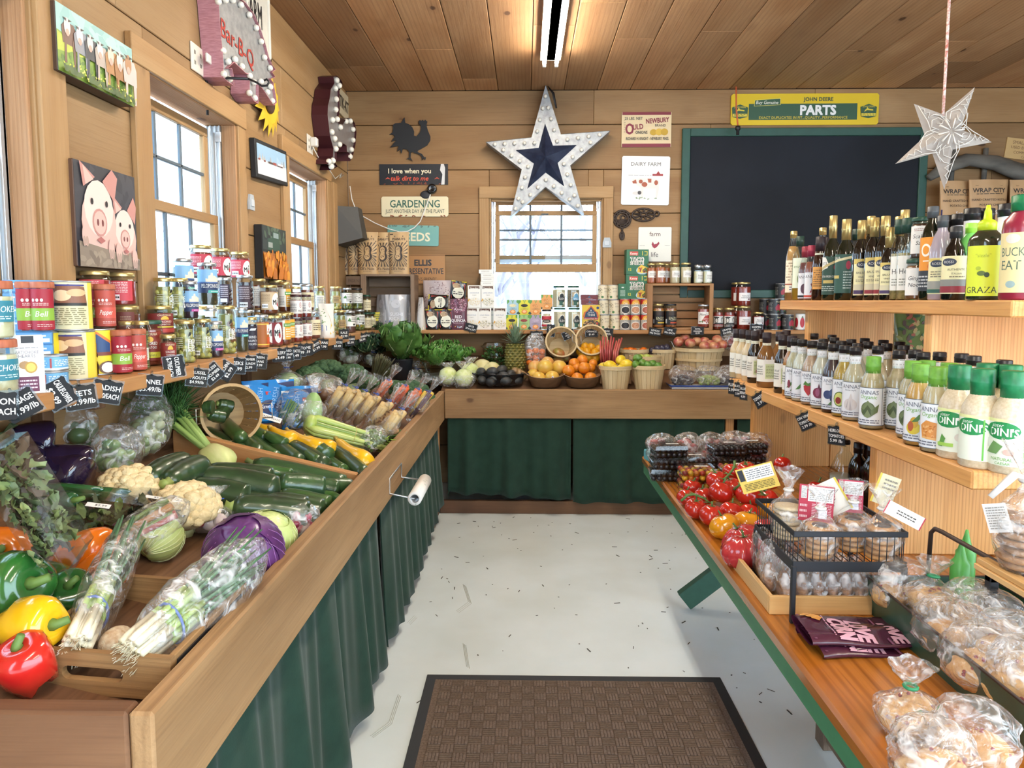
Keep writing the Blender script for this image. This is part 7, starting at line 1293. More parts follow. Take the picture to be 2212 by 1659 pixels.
# hanging paper star (five-pointed, folded, both sides)
Y_=3.15;P2=lambda x,y:ony(x,y,Y_)
c=P2(2038,290);t=thing('paper_star','pale folded paper star lantern hanging from the ceiling at the right','paper star',c)
tips=[(1974,224),(2106,188),(2143,307),(2040,410),(1934,354)];con=[(2037,247),(2075,279),(2058,323),(2014,332),(1998,294)]
o5=[P2(*p)-c for ab in zip(tips,con)for p in ab];mb=MB()
for s in(-1,1):
 for i in range(10):
  A,B=o5[i],o5[(i+1)%10];mb.add([A,B,Vector((0,s*.055,0))],[(0,1,2)if s>0 else(1,0,2)],0,gc=[A,B,(0,0,0)])
mb.bu('paper_body',[M('9c9188',.7,c2='aba198',vs=14)],t)
mb=MB()
for i in range(0,10,2):
 tip=o5[i];d=tip.normalized();R=tip.length;s_=Vector((d.z,0,-d.x))
 def PP(a,b):q=d*(R*a)+s_*(R*b);return Vector((q.x,-.055*(1-a*1.0)-.006+.09*abs(b),q.z))
 for pl in([(.2,-.12),(.35,-.16),(.46,-.06),(.4,.08),(.28,.1),(.26,0),(.34,-.05)],[(.22,.14),(.4,.16),(.52,.07),(.55,-.02)],[(.55,-.07),(.62,.05),(.68,-.04),(.75,.03),(.82,-.02)],[(.15,-.17),(.3,-.22),(.5,-.12),(.9,-.0)],[(.15,.17),(.3,.21),(.5,.12)]):mb.tu([PP(a,b)for a,b in pl],.002,4,0)
 for q in(-.12,.12):
  dd_=(d+s_*q*2.6).normalized();mb.tu([dd_*.012+Vector((0,-.06,0)),dd_*.055+Vector((0,-.055,0))],[.002,.005],4,0)
mb.bu('glitter_pattern',[M('cfc8bf',.4)],t)
mb=MB();a,b=P2(2037,247)-c,P2(2047,80)-c;mb.tu([a+Vector((0,0,-.03)),a*.5+b*.5,Vector((b.x,0,CEILZ-c.z))],.006,6);mb.bu('string',[M('b86a5c',.8,c2='e0d4cc',vs=90)],t)
# ================= produce =================
def zuc(key,L,r,bend,c,c2,seed,stem='8a9a50',name='zucchini',neck=.75,bump=.15,fat=0,ends=.5,coat=.35,rough=.3):
 """long fruit along local X, stem at x=0"""
 rr=Rnd(seed);pts=[];rad=[];n=16
 for i in range(n+1):
  t=i/n;pts.append((L*t,bend*sin(PI*t),0));e=min(1,(t+.0)/.1*.6+ends)if t<.1 else 1
  e=e*(neck+(1-neck)*min(1,t*2.2))*(1+fat*math.exp(-((t-.78)/.22)**2));q=(1-t)/.09
  if q<1:e*=max(.05,math.sqrt(max(0,1-(1-q)**2)))
  rad.append(r*e*(1+rr.uniform(-.015,.015)))
 mb=MB();mb.tu(pts,rad,14)
 st=MB();st.tu([(-.022,0,.004),(-.008,0,0),(.004,0,0)],[r*.34,r*.3,r*.5],6)
 m=M(c,rough,c2=c2,vs=26,coat=coat,bump=bump,bs=70,stretch=(.35,1,1))
 return proto(key,name,[('fruit',mb.mesh('fruit',[m])),('stem',st.mesh('stem',[M(stem,.6)]))])
ZC,ZC2='1f3320','2f4a26'
zuc('zuc_a',.24,.026,.004,ZC,ZC2,1);zuc('zuc_b',.215,.024,-.006,'243c22','3c5c2c',2);zuc('zuc_fat',.26,.036,.01,'1c2d1e','2c4526',3)
zuc('cuke',.27,.026,.006,'25402a','36562f',4,name='cucumber',neck=.9,bump=.5,stem='6a7a48');zuc('cuke_s',.16,.019,.012,'3c6a2c','2c4c24',5,name='small_cucumber',neck=.85)
zuc('squash',.22,.02,-.012,'e6b41e','d9a414',6,stem='b8a050',name='yellow_squash',neck=.62,fat=.55,bump=.05);zuc('squash_big',.24,.026,-.012,'e8b820','dca812',7,stem='b0a048',name='yellow_squash',neck=.62,fat=.6,bump=.05)
def lay(key,label,cat,p0,p1,roll=0,group=None,s=1):
 """put a long fruit with its stem end at p0, pointing to p1; scaled to that length"""
 o=inst(key,label,cat,(0,0,0),0,group);L={'zuc_a':.24,'zuc_b':.215,'zuc_fat':.26,'cuke':.27,'cuke_s':.16,'squash':.22,'squash_big':.24,'aub':.2}[key];d=(Vector(p1)-Vector(p0)).length/L
 m=frame_to(p0,p1,roll);o.matrix_world=m@Matrix.Diagonal((d,s,s,1));return o
NB_=Vector((.24,0,1)).normalized()
def onb(px,py,h=.03):
 return onp(px,py,(-.62,2,.815+h),NB_)
def layb(key,label,cat,a,b,h=.03,h2=None,s=1,roll=0,group=None):return lay(key,label,cat,onb(*a,h),onb(*b,h2 if h2 is not None else h),roll,group,s)
ZG='zucchini beyond the wooden divider';CG='cucumbers and zucchini in front of the divider'
for k,a,b,h,s,l in(('zuc_a',(440,928),(530,980),.05,1.0,'dark zucchini at the wall end of the zucchini pile, next to the basket rim'),('zuc_a',(460,900),(560,985),.06,1.25,'long dark zucchini second from the basket rim'),('zuc_b',(482,905),(525,950),.095,1.1,'dark zucchini lying on top beside the basket'),('zuc_b',(520,932),(600,995),.06,1.2,'dark zucchini third in the row above the divider'),('zuc_a',(555,938),(650,1005),.065,1.25,'dark zucchini fourth in the row above the divider'),('zuc_b',(535,922),(580,948),.09,1.0,'dark zucchini peeking out above the row, below the yellow squash'),('zuc_fat',(602,952),(705,1012),.07,1.0,'thick dark zucchini in the middle of the row above the divider'),('zuc_b',(575,938),(620,960),.10,.9,'short dark zucchini lying across between the thick one and the squash'),('zuc_b',(645,958),(690,1000),.085,.9,'thin dark zucchini behind the thick one, beside the squash'),('zuc_b',(680,958),(712,985),.10,1.2,'dark zucchini seen stem end on beside the small yellow squash'),('zuc_b',(692,982),(745,1022),.06,1.15,'zucchini with pale cut stem near the front board'),('zuc_a',(718,970),(790,1030),.07,1.2,'dark zucchini nearest the front board'),('zuc_b',(738,968),(785,1015),.075,.8,'thin zucchini between the last dark one and the big squash')):layb(k,l,'zucchini',a,b,h,h-.01,s*1.12,group=ZG)
for k,a,b,h,s,l in(('squash',(552,915),(590,935),.10,.9,'yellow squash at the back, half under the bean bag'),('squash',(585,925),(640,955),.11,1.1,'yellow squash second from the back'),('squash',(596,938),(670,968),.09,1.0,'yellow squash lying just above the thick zucchini'),('squash',(625,932),(700,975),.11,1.15,'yellow squash in the middle, long neck to the left'),('squash',(662,945),(725,972),.11,1.1,'yellow squash in front of the celery'),('squash',(668,962),(700,985),.08,.9,'small yellow squash end poking between zucchini'),('squash_big',(730,952),(800,1008),.09,1.15,'biggest yellow squash leaning on the front board')):layb(k,l,'squash',a,b,h,h-.015,s,group='yellow squash')
CU=[('zuc_fat',(318,1036),(402,1000),.13,1.0,'dark zucchini beside the rear cauliflower, pointing away'),('zuc_fat',(360,1045),(438,1006),.13,1.0,'dark zucchini lying parallel to the one by the rear cauliflower'),('zuc_a',(330,1055),(420,1050),.07,1.3,'dark zucchini in the shade behind the front cauliflower'),('cuke',(548,1000),(755,1048),.045,1.15,'long cucumber lying along the near side of the divider'),('zuc_fat',(445,1018),(595,1035),.085,.95,'dark zucchini behind the large creased one'),('cuke_s',(535,1015),(635,1028),.09,1.1,'light green cucumber behind the creased zucchini'),('zuc_fat',(425,1030),(606,1062),.105,1.15,'large creased dark zucchini on top of the pile'),('zuc_fat',(400,1055),(540,1082),.085,1.15,'fat dark zucchini at the cauliflower side'),('cuke',(600,1045),(704,1055),.075,1.4,'thick green cucumber ending near the divider'),('cuke',(640,1045),(735,1062),.05,1.2,'cucumber second from the divider at the front board'),('cuke',(690,1055),(760,1052),.05,1.1,'cucumber tip close to the front board by the divider'),('zuc_b',(605,1068),(718,1095),.055,1.3,'dark cucumber third in the fan at the front board'),('cuke_s',(690,1070),(735,1085),.045,1.0,'small light green cucumber tucked at the front board'),('cuke_s',(705,1078),(742,1095),.035,.9,'second small light green cucumber at the front board'),('zuc_a',(560,1082),(705,1105),.055,1.35,'dark cucumber fourth in the fan'),('zuc_fat',(500,1095),(675,1115),.085,1.1,'biggest dark cucumber, nearest, lying over the cabbages'),('zuc_fat',(505,1080),(672,1098),.075,.9,'dark cucumber just behind the nearest one'),('zuc_a',(640,1128),(690,1140),.03,1.0,'dark cucumber tip low by the front board'),('zuc_a',(660,1118),(700,1128),.03,1.0,'second dark cucumber tip low by the front board'),('zuc_b',(470,1090),(560,1100),.05,1.3,'dark cucumber in the shade under the nearest ones')]
for k,a,b,h,s,l in CU:layb(k,l,'cucumber',a,b,h,None,s*1.15,group=CG)
zuc('aub',.2,.042,.006,'1a1226','221832',8,name='eggplant',stem='5a6a48',neck=.6,fat=.25,bump=.03,coat=.8,rough=.12)
nm,pp=PROTO['aub'];mb=MB()
for i in range(6):a=2*PI*i/6;mb.add([(-.004,.012*cos(a),.012*sin(a)),(.012,.033*cos(a-.4),.033*sin(a-.4)),(.045,.041*cos(a),.041*sin(a)),(.012,.033*cos(a+.4),.033*sin(a+.4))],[(0,1,2,3)])
mb.tu([(-.035,0,.01),(-.015,0,.003),(.005,0,0)],[.006,.008,.018],7);PROTO['aub']=(nm,[pp[0],('calyx',mb.mesh('calyx',[M('55643f',.6,var=.2,vs=40)]))])
for a,b,h,l in(((5,945),(118,958),.17,'eggplant at the back left, highest on the pile'),((55,985),(200,1015),.13,'eggplant behind the foremost one, its round end to the right'),((75,1000),(185,1035),.115,'foremost glossy eggplant with long highlight'),((0,975),(60,1010),.13,'eggplant at the left edge behind the clamshell'),((40,1035),(105,1055),.07,'eggplant low in the shadow under the others'),((20,1010),(90,1030),.1,'eggplant partly hidden under the foremost one')):layb('aub',l,'eggplant',a,b,h,h-.01,1.2,group='eggplants')
# peppers
def pepper(key,r,h,c,c2,seed,long=False):
 rr=Rnd(seed);mb=MB();n=28
 def fn(v,a,z):k=1+.09*cos(3*a+seed)*(1-.4*z/h)+.03*cos(4*a+1);return Vector((v.x*k,v.y*k,v.z+(.012*cos(3*a+seed)if z<.02 else 0)))
 mb.la([(.001,.012),(r*.45,.002),(r*.75,.01),(r*.92,h*.3),(r,h*.62),(r*.93,h*.85),(r*.7,h*.97),(r*.35,h*.98),(.001,h*.9)],n,0,fn=fn);mb.v=[(x,y,z-h/2)for x,y,z in mb.v]
 st=MB();st.tu([(0,0,h*.88),(.002,0,h*1.02),(.012,.004,h*1.16)],[.013,.007,.006],8);st.v=[(x,y,z-h/2)for x,y,z in st.v]
 return proto(key,'bell_pepper',[('fruit',mb.mesh('fruit',[M(c,.18,c2=c2,vs=12,coat=.7)])),('stem',st.mesh('stem',[M('5c7a38',.6)]))])
pepper('pep_orange',.045,.1,'e0781a','d8680f',1);pepper('pep_green',.047,.105,'1f5224','2d6a26',2);pepper('pep_yellow',.042,.09,'e6b81c','dca80e',3);pepper('pep_red',.046,.09,'b81c1c','cc2e20',4);pepper('pep_long',.024,.15,'1f4a2c','2c5c2c',5)
def pepb(key,label,px,py,h,rot,s=1):return inst(key,label,'bell pepper',onb(px,py,h+.025),0,'bell peppers in the left bin',rot,s*1.3)
pepb('pep_orange','orange bell pepper behind the green ones, largest of the orange',190,1200,.03,(1.3,.3,1.4),1.05);pepb('pep_orange','orange bell pepper at the left edge under the clamshell',10,1195,.03,(1.2,0,.4),1.0);pepb('pep_orange','orange bell pepper partly behind the scallion bag',215,1240,.02,(1.0,.2,1.9),.85)
pepb('pep_green','big dark green bell pepper at the left edge',20,1265,.07,(1.35,.1,1.2),1.05);pepb('pep_green','smaller green bell pepper between the big one and the wooden box',150,1295,.02,(.6,.3,.2),.85);pepb('pep_green','dark green bell pepper in the gap behind the orange one',120,1270,.0,(1.1,-.2,-1.2),.8)
pepb('pep_yellow','yellow bell pepper beside the wooden box',68,1350,.06,(1.45,.1,1.35),.9);pepb('pep_red','red bell pepper at the corner of the wooden box',58,1435,.03,(.35,-.2,.3),.8);pepb('pep_red','edge of a red bell pepper at the left border behind the yellow one',4,1360,.0,(.4,.1,0),.7)
for px,py,h,rot,s,l in((125,1080,.1,(1.45,0,1.1),.95,'long dark green pepper seen from its blunt end'),(150,1062,.1,(1.5,.1,-1.45),1.0,'long dark green pepper lying across to the right'),(215,1068,.1,(1.5,.0,-1.3),.9,'long dark green pepper touching the cauliflower'),(140,1110,.06,(1.5,.2,.8),.9,'long green pepper under the other two')):inst('pep_long',l,'pepper',onb(px,py,h),0,'long green peppers',rot,s)
# cabbages, cauliflower, broccoli
def cabbage(key,c,c2,vein,name,r=.1):
 def fn(v):a=math.atan2(v.y,v.x);return 1+.012*sin(9*a+5*v.z)+.02*mnoise.noise(v*3)
 mb=MB();mb.ball((0,0,0),(r,r*.96,r*.9),28,18,0,fn=fn)
 lf=MB();rr=Rnd(3)
 for k in range(4):
  vs=[];fs=[];n=9
  for j in range(n):
   for i in range(n):
    u,v=(i/(n-1)-.5),j/(n-1);th=u*2.0*(1-.3*v);ph=-1.1+2.2*v;R=r*(1.012+.012*k+.05*max(0,v-.7)+.008*sin(12*u+k));vs.append((R*cos(ph)*cos(th+k*1.6),R*cos(ph)*sin(th+k*1.6)*.97,R*.91*sin(ph)))
  for j in range(n-1):
   for i in range(n-1):a=j*n+i;fs.append((a,a+1,a+n+1,a+n))
  lf.add(vs,fs,0,True)
  for q in range(7):
   pts=[];s0=(q-3)*.11
   for j in range(7):v=j/6;th=s0*(.25+1.1*v)*2;ph=-1.0+1.9*v;R=r*(1.02+.012*k);pts.append((R*cos(ph)*cos(th+k*1.6),R*cos(ph)*sin(th+k*1.6)*.97,R*.91*sin(ph)))
   lf.tu(pts,[.0022,.002,.0018,.0015,.0012,.001,.0006],4,1)
 m=M(c,.4,c2=c2,vs=18,coat=.2,bump=.2,bs=30)
 return proto(key,name,[('head',mb.mesh('head',[m])),('outer_leaves',lf.mesh('outer_leaves',[m,M(vein,.5)]))])
cabbage('cab_purple','5a2c66','47204f','8a5a94','purple_cabbage',.098);cabbage('cab_green','c3cf88','aebf70','dbe2b0','green_cabbage',.085)
inst('cab_purple','purple cabbage against the front board of the left bin','cabbage',onb(528,1192,.085),0,None,(.2,.5,-.9));inst('cab_green','pale green cabbage between the purple one and the cucumbers','cabbage',onb(575,1165,.055),0,None,(.4,.3,.6));inst('cab_green','pale green cabbage wedge behind the scallion bags','cabbage',onb(345,1160,.06),0,None,(1.0,.2,2.2),.72)
def florets(key,r,n,fr,c,c2,name,flat=.75,stem=True,c3='9aa878',leaf=None,bs=200):
 rr=Rnd(len(key));mb=MB();gold=PI*(3-5**.5)
 for i in range(n):
  z=1-i/n*1.05;q=math.sqrt(max(0,1-z*z));a=gold*i;R=r*rr.uniform(.84,.98);f=fr*rr.uniform(.8,1.2)
  so=rr.uniform(0,40);mb.ball((R*q*cos(a),R*q*sin(a),R*z*flat),(f,f,f*.85),10,7,0,fn=lambda v:1+.16*mnoise.noise(v*3.5+Vector((so,0,0)))+.07*mnoise.noise(v*9+Vector((so,0,0))))
 mb.ball((0,0,0),(r*.88,r*.88,r*.8*flat),16,10,0)
 pts=[('crown',mb.mesh('crown',[M(c,.75,c2=c2,vs=90,bump=.8,bs=bs)]))]
 if stem:st=MB();st.tu([(0,0,-r*1.0),(0,0,-r*.3)],[r*.3,r*.5],10);pts.append(('stem',st.mesh('stem',[M(c3,.6)])))
 return proto(key,name,pts)
florets('cauli',.085,70,.021,'e2cfa4','d4bd8c','cauliflower',c3='cdd29a');florets('broc',.11,110,.021,'3c5c38','2c4a30','broccoli',.6);florets('broc_s',.085,80,.02,'4a6a40','36553a','broccoli',.6)
inst('cauli','cauliflower at the front beside the clamshells','cauliflower',onb(398,1102,.075),0,'cauliflowers',(.2,.1,.4),1.0);inst('cauli','cauliflower behind the long green peppers','cauliflower',onb(283,1060,.09),0,'cauliflowers',(.1,-.2,2),.9)
BR='broccoli crowns'
for k,px,py,h,s,l in(('broc',700,805,.16,1.0,'dark broccoli crown at the back of the bin, by the wall'),('broc',750,815,.14,1.05,'dark broccoli crown in the middle of the back row'),('broc_s',788,830,.11,1.0,'dark broccoli crown right of the back row, under the asparagus'),('broc_s',668,812,.15,.9,'dark broccoli crown at the left end of the back row'),('broc',885,850,.1,1.1,'big green broccoli crown at the front board'),('broc_s',912,862,.07,.9,'broccoli crown between the big one and the corner'),('broc_s',850,838,.09,.8,'small broccoli crown behind the carrot bags')):inst(k,l,'broccoli',onb(px,py,h),px*.1,BR,(.1,.2,px*.13),s)
# leafy heads
def leafm(seed,L,W,ruf,cup=.4,n=11,m=11):
 r=Rnd(seed);so=r.uniform(0,60);vs=[];fs=[]
 for j in range(m):
  t=j/(m-1);w=W*(sin(PI*min(.97,.18+.72*t))**.7)*(.4+.6*min(1,t*2))*(1+.1*sin(23*t+so))
  for i in range(n):
   u=(i/(n-1)-.5)*2;e=max(abs(u),t**3)**2;x=u*w*.5;y=L*t*(1-.12*u*u*t);z=cup*L*.5*t*t+u*u*W*.15+ruf*e*(mnoise.noise(Vector((u*3+so,t*6,0)))+.9*sin(19*t+9*u*t+so))+ruf*.35*mnoise.noise(Vector((u*4,t*7,so)));vs.append((x,y,z))
 for j in range(m-1):
  for i in range(n-1):a=j*n+i;fs.append((a,a+1,a+n+1,a+n))
 return vs,fs
def head(key,nl,L,W,ruf,c,c2,name,base=.5,spread=.9,rib='b9c890',seed=1,up=1.2):
 rr=Rnd(seed);mb=MB()
 for i in range(nl):
  t=i/nl;vs,fs=leafm(seed*31+i,L*rr.uniform(.8,1.1)*(1-.3*t),W*rr.uniform(.8,1.1),ruf);X=T((0,0,0),rz=i*2.4)@T((0,.012,.01*t),rx=up-spread*(1-t)+rr.uniform(-.1,.1));mb.add(vs,fs,0,True,X);mb.tu([X@Vector((0,L*q,.4*L*.5*q*q+.001))for q in(0,.3,.6,.85)],[.006,.004,.0025,.001],5,1)
 return proto(key,name,[(None,mb.mesh(name,[M(c,.5,c2=c2,vs=22,coat=.15,bump=.35,bs=45),M(rib,.5)]))])
head('chard',14,.27,.16,.03,'47702f','628c40','lettuce_head',spread=1.0,up=1.45,seed=3);head('romaine',30,.17,.12,.026,'4f8436','74a84c','lettuce_head',spread=1.0,up=1.3,seed=5);head('kale',16,.24,.1,.03,'2c4c34','3c6240','kale_bunch',spread=1.1,up=1.3,seed=7)
BB=lambda px,py,Y:ony(px,py,Y)
p=BB(868,775,5.5);inst('chard','tall dark green lettuce standing in a black bucket in the corner','lettuce',p,0,None,(.1,.1,.4),1.3)
mb=MB();mb.la([(.06,-.22),(.085,0),(.09,0),(.088,-.005),(.06,-.21)],24,0);solo('bucket',mb,[M('1e2228',.4)],'black bucket holding the tall dark lettuce','bucket',p+Vector((0,0,.0)))
for px,py,Y,s,l in((945,800,5.45,.95,'green lettuce in the middle of the lettuce bowl'),(985,795,5.45,.85,'green lettuce at the right of the lettuce bowl'),(918,790,5.55,.85,'green lettuce behind at the left of the lettuce bowl'),(960,785,5.62,.9,'green lettuce at the back of the lettuce bowl')):inst('romaine',l,'lettuce',BB(px,py-12,Y),px*.2,'lettuces',None,s*1.1)
p=BB(968,800,5.45);mb=MB();mb.la([(.12,-.06),(.17,.0),(.205,.07),(.21,.072)],32,0,cap1=False,cap0=True);o=solo('salad_bowl',mb,[glass('bowl_plastic','e6eee6',.06,.08)],'wide clear bowl of green lettuce on the corner of the bins','bowl',p);
mb=MB();mb.la([(.14,0),(.205,.012),(.207,.018),(.14,.008)],28,0);solo('plate',mb,[M('d8d6d0',.4)],'pale plate under the clear lettuce bowl','plate',p+Vector((.03,0,-.072)))
for px,py,s,l in((812,745,1.0,'kale bunch under the last jars by the corner'),(820,762,.9,'kale bunch beside the black bucket'),(790,760,.8,'kale bunch in the shade of the shelf')):inst('kale',l,'kale',onx(px,py,-1.22),px,'kale bunches',(.2,.2,px),s)
# fennel
t=thing('fennel','fennel with pale bulb and feathery green fronds','fennel',onb(470,990,.075));o=t.location;d=(onb(330,868,.09)-o);mb=MB()
X=frame_to((0,0,0),-d);mb.ball((0,0,0),(.085,.058,.045),18,12,0,X,fn=lambda v:1+.05*sin(5*math.atan2(v.z,v.y)));mb.bu('bulb',[M('d3d69a',.45,c2='bcc67c',vs=14,stretch=(.3,2,2))],t)
rr=Rnd(4);st=MB();fr=MB()
for i in range(9):
 e=d*rr.uniform(.75,1.15)+Vector((rr.uniform(-.08,.06),rr.uniform(-.3,.16),rr.uniform(-.0,.1)));mid=e*.45+Vector((0,0,.03));st.tu([d*.02,mid,e],[.012,.009,.004],7)
 for k in range(230):
  q=rr.uniform(.3,1.0);b=mid.lerp(e,(q-.3)/.7);v=(e.normalized()*.5+Vector((rr.uniform(-1,1),rr.uniform(-1,1),rr.uniform(-.6,.9))))*rr.uniform(.05,.15);fr.tu([b,b+v*.5+Vector((0,0,.006)),b+v],[.0024,.002,.0008],3)
st.bu('stalks',[M('8aa458',.5)],t);fr.bu('fronds',[M('2f5a2a',.7,c2='44742f',vs=20)],t)
# celery bunch
t=thing('celery_bunch','large pale green celery bunch tied with string','celery',onb(665,915,.1));o=t.location;d=onb(832,960,.06)-o;X=frame_to((0,0,0),d);L=d.length;mb=MB();rr=Rnd(9)
for i in range(15):
 y,z=rr.uniform(-1,1),rr.uniform(-.7,1);a=math.atan2(z,y);q=.25+.75*(i/15)**.5;pts=[(x*L,cos(a)*.068*q*(1-.35*x)*(.55 if x==0 else 1),sin(a)*.052*q*(1-.35*x)*(.55 if x==0 else 1))for x in(0,.1,.3,.6,.85,1.0+rr.uniform(-.03,.05))];mb.tu(pts,[.016,.018,.016,.0125,.011,.009],7,0,X,flat=.7)
mb.ball((.01,0,0),(.03,.05,.045),12,8,0,X);mb.bu('stalks',[M('b4c46c',.4,c2='9ab454',vs=12,coat=.3,stretch=(.15,2,2),bump=.3,bs=60)],t)
mb=MB();mb.tu([(.58*L,.056*cos(a),.044*sin(a))for a in[i*.4 for i in range(16)]],.0012,4,0,X,closed=True);mb.bu('string',[M('c9b468',.6)],t)
mb=MB()
for i in range(26):v=Vector((L*rr.uniform(.95,1.03),rr.uniform(-.04,.04),rr.uniform(-.03,.035)));mb.tu([v,v+Vector((rr.uniform(.01,.03),rr.uniform(-.015,.015),rr.uniform(-.01,.015)))],[.004,.002],4,0,X)
mb.bu('leaf_tips',[M('8fae3c',.5)],t)
# bagged goods
BAGM=[film('clear_film')];TIE=M('2f4a9a',.5)
def bagd(name,label,cat,loc,rot,w,d,h,seed,inner,neck=.16,tie=True,s=1,group=None,**kw):
 """film bag with its contents; inner(mb) fills a mesh in the bag's own frame -> materials"""
 t=thing(name,label,cat,loc,0,group,rot);t.scale=(s,)*3
 if inner:mb=MB();mats=inner(mb);mb.bu('contents',mats,t)
 mb=MB();bag(mb,w,d,h,seed,neck=neck,**kw);mb.bu('plastic_bag',BAGM,t)
 if tie:mb=MB();k=max(.008,neck*w*.5);mb.tu([(k*cos(a),k*.8*sin(a),h*.7)for a in[i*.7 for i in range(9)]],.003,5,0,closed=True);mb.tu([(k,0,h*.7),(k+.02,-.01,h*.72)],.002,4);mb.bu('twist_tie',[TIE],t)
 return t
def sticks(c,n,L,r,c2=None,taper=.35,spread=.03,z0=.005):
 def f(mb):
  rr=Rnd(n);m=[M(q,.5,var=.12,vs=40,coat=.15)for q in(c if isinstance(c,list)else[c])]
  for i in range(n):x,y=rr.uniform(-spread,spread),rr.uniform(-spread*.6,spread*.6);mb.tu([(x*1.2,y,L*rr.uniform(.96,1.02)),(x,y,L*.5),(x*.7,y,z0+rr.uniform(0,.02))],[r,r*.85,r*taper],7,rr.randrange(len(m)))
  return m
 return f
def balls(c,n,r,R,zh,z0=.0,sq=1.0):
 def f(mb):
  rr=Rnd(n+5);m=[M(q,.4,var=.15,vs=40,coat=.25)for q in(c if isinstance(c,list)else[c])]
  for i in range(n):
   a=rr.uniform(0,2*PI);q=math.sqrt(rr.random())*R;mb.ball((q*cos(a),q*sin(a)*sq,z0+r+rr.random()*zh),(r*rr.uniform(.9,1.1),r,r*rr.uniform(.85,1.05)),10,7,rr.randrange(len(m)))
  return m
 return f
LIE=lambda a,tilt=1.15:(-tilt,0,a)
CP='bagged roots in the left bin'
for i,(px,py,l)in enumerate(((700,900,'parsnip bag first behind the celery'),(722,905,'parsnip bag second behind the celery'),(742,912,'parsnip bag third behind the celery'),(765,920,'parsnip bag fourth, touching the celery leaves'),(790,935,'parsnip bag fifth, beside the mushroom bowl'),(815,955,'parsnip bag at the front, under the mushroom bowl'))):bagd('parsnip_bag','clear '+l,'bag of parsnips',onb(px,py,.04),(-.75,0,-2.1),.1,.07,.34,40+i,sticks(['dcbf86','d2b074'],6,.21,.015),group=CP)
for i,(px,py,c,l)in enumerate(((800,880,'d9662c','carrot bag farther back, orange through the film'),(835,892,'d9602a','carrot bag beside the mushroom bowl'),(862,900,'d9662c','carrot bag nearest the big broccoli'),(885,905,['d9b43c','c8602c','6a3448'],'bag of mixed coloured carrots by the front board'))):bagd('carrot_bag','clear '+l,'bag of carrots',onb(px,py,.04),(-.75,0,-2.2),.1,.07,.34,60+i,sticks(c,7,.22,.012),group=CP)
for i,(px,py,h,s,c,l)in enumerate(((755,785,.16,1.0,'bcd0b0','knotted bag of greens behind the broccoli, on the left'),(800,790,.14,.8,'8a8f6a','knotted bag of greens by the asparagus'),(855,800,.12,1.0,'a9bca0','knotted bag of bok choy in front of the black bucket'),(872,818,.10,.95,'c4d4b8','knotted bag of greens right of the bucket'),(903,826,.09,.9,'a4c090','knotted bag of greens left of the lettuce bowl'),(930,830,.08,.9,'9cc07c','knotted bag of greens at the front board near the corner'),(830,815,.1,.8,'9ab08c','knotted bag of greens over the asparagus tips'),(895,830,.09,.9,'7aa060','knotted bag of greens behind the front broccoli'))):bagd('greens_bag',l,'bag of greens',onb(px,py,h-.08),(.15,.1,i),.2*s,.16*s,.2*s,80+i,balls([c,'5c7a4a','d4dcc8'],12,.03*s,.055*s,.06*s),group='knotted bags of greens')
for px,Y,s,l in((968,5.2,.85,'bagged pale lettuce head at the corner, left one'),(1002,5.16,.95,'bagged pale lettuce head in front beside the avocado pan'),(1016,5.3,.9,'bagged pale lettuce head behind, touching the avocado pan')):p=Vector((xat(px,Y,1.0),Y,zb(Y)+.005));bagd('iceberg_bag',l,'bagged lettuce',p,(0,0,px),.19*s,.18*s,.2*s,px,lambda mb:(mb.ball((0,0,.075),(.068,.068,.066),16,10,0,fn=lambda v:1+.06*mnoise.noise(v*4)),[M('c2cf7e',.5,c2='dce2b4',vs=30)])[1],group='bagged pale lettuces')
t=thing('asparagus_bundle','bundle of thin dark asparagus tips between broccoli and bags','asparagus',onb(812,835,.05));mb=MB();rr=Rnd(8)
for i in range(30):a,b=rr.uniform(-.05,.05),rr.uniform(-.03,.03);mb.tu([(a*.5,b*.5,0),(a,b,.1),(a*1.7+.02,b*1.6,.2),(a*1.9+.025,b*1.8,.23)],[.004,.0045,.006,.0015],6)
mb.bu('spears',[M('5a5a3a',.5,c2='4a4432',vs=30)],t);t.rotation_euler=(.35,.35,0)
bagd('mushroom_bag','clear bag of brown mushrooms behind the parsnips','bag of mushrooms',onb(690,872,.06),(-.2,.2,.3),.24,.18,.17,91,balls(['8a6a4c','a3835f','6b4c36'],12,.032,.07,.05),neck=None,tie=False)
for i,(px,py,h,a,l)in enumerate(((572,882,.09,.4,'blue printed green bean bag at the back left of the beans'),(605,880,.1,.1,'blue printed green bean bag standing in the middle'),(650,895,.1,-.2,'blue green bean bag with dark oval emblem on the right'))):
 if 'bean_print' not in PROTO:pouch('bean_print',.17,.07,.2,'2a86d0',[('r',-.5,-.32,.1,.9,'d8e6f0'),('l',-.48,-.34,.2,.85,8,'6a8ab0'),('t','FRESH',-.1,.6,.12,'8ac0ea',.5,{'rot':1.3}),('r',.08,.36,.62,.7,'b83a3c'),('e',.14,.32,.32,.18,'22305a'),('t','Green Beans',.14,.34,.1,'e6ecf4',.54),('p',[(.0,.9),(.5,.95),(.5,.7)],'22305a')],rough=.15,coat=.6,name='green_bean_bag')
 inst('bean_print',l,'bag of green beans',onb(px,py+30,h-.06),0,'printed green bean bags',(-.3,.1*a,.5+a))
bagd('bean_bag','clear bag of loose green beans below the yellow squash stems','bag of green beans',onb(615,925,.03),(-.5,.2,-.6),.2,.12,.2,95,sticks('4a7a34',16,.13,.005,taper=.7,spread=.06),neck=None,tie=False)
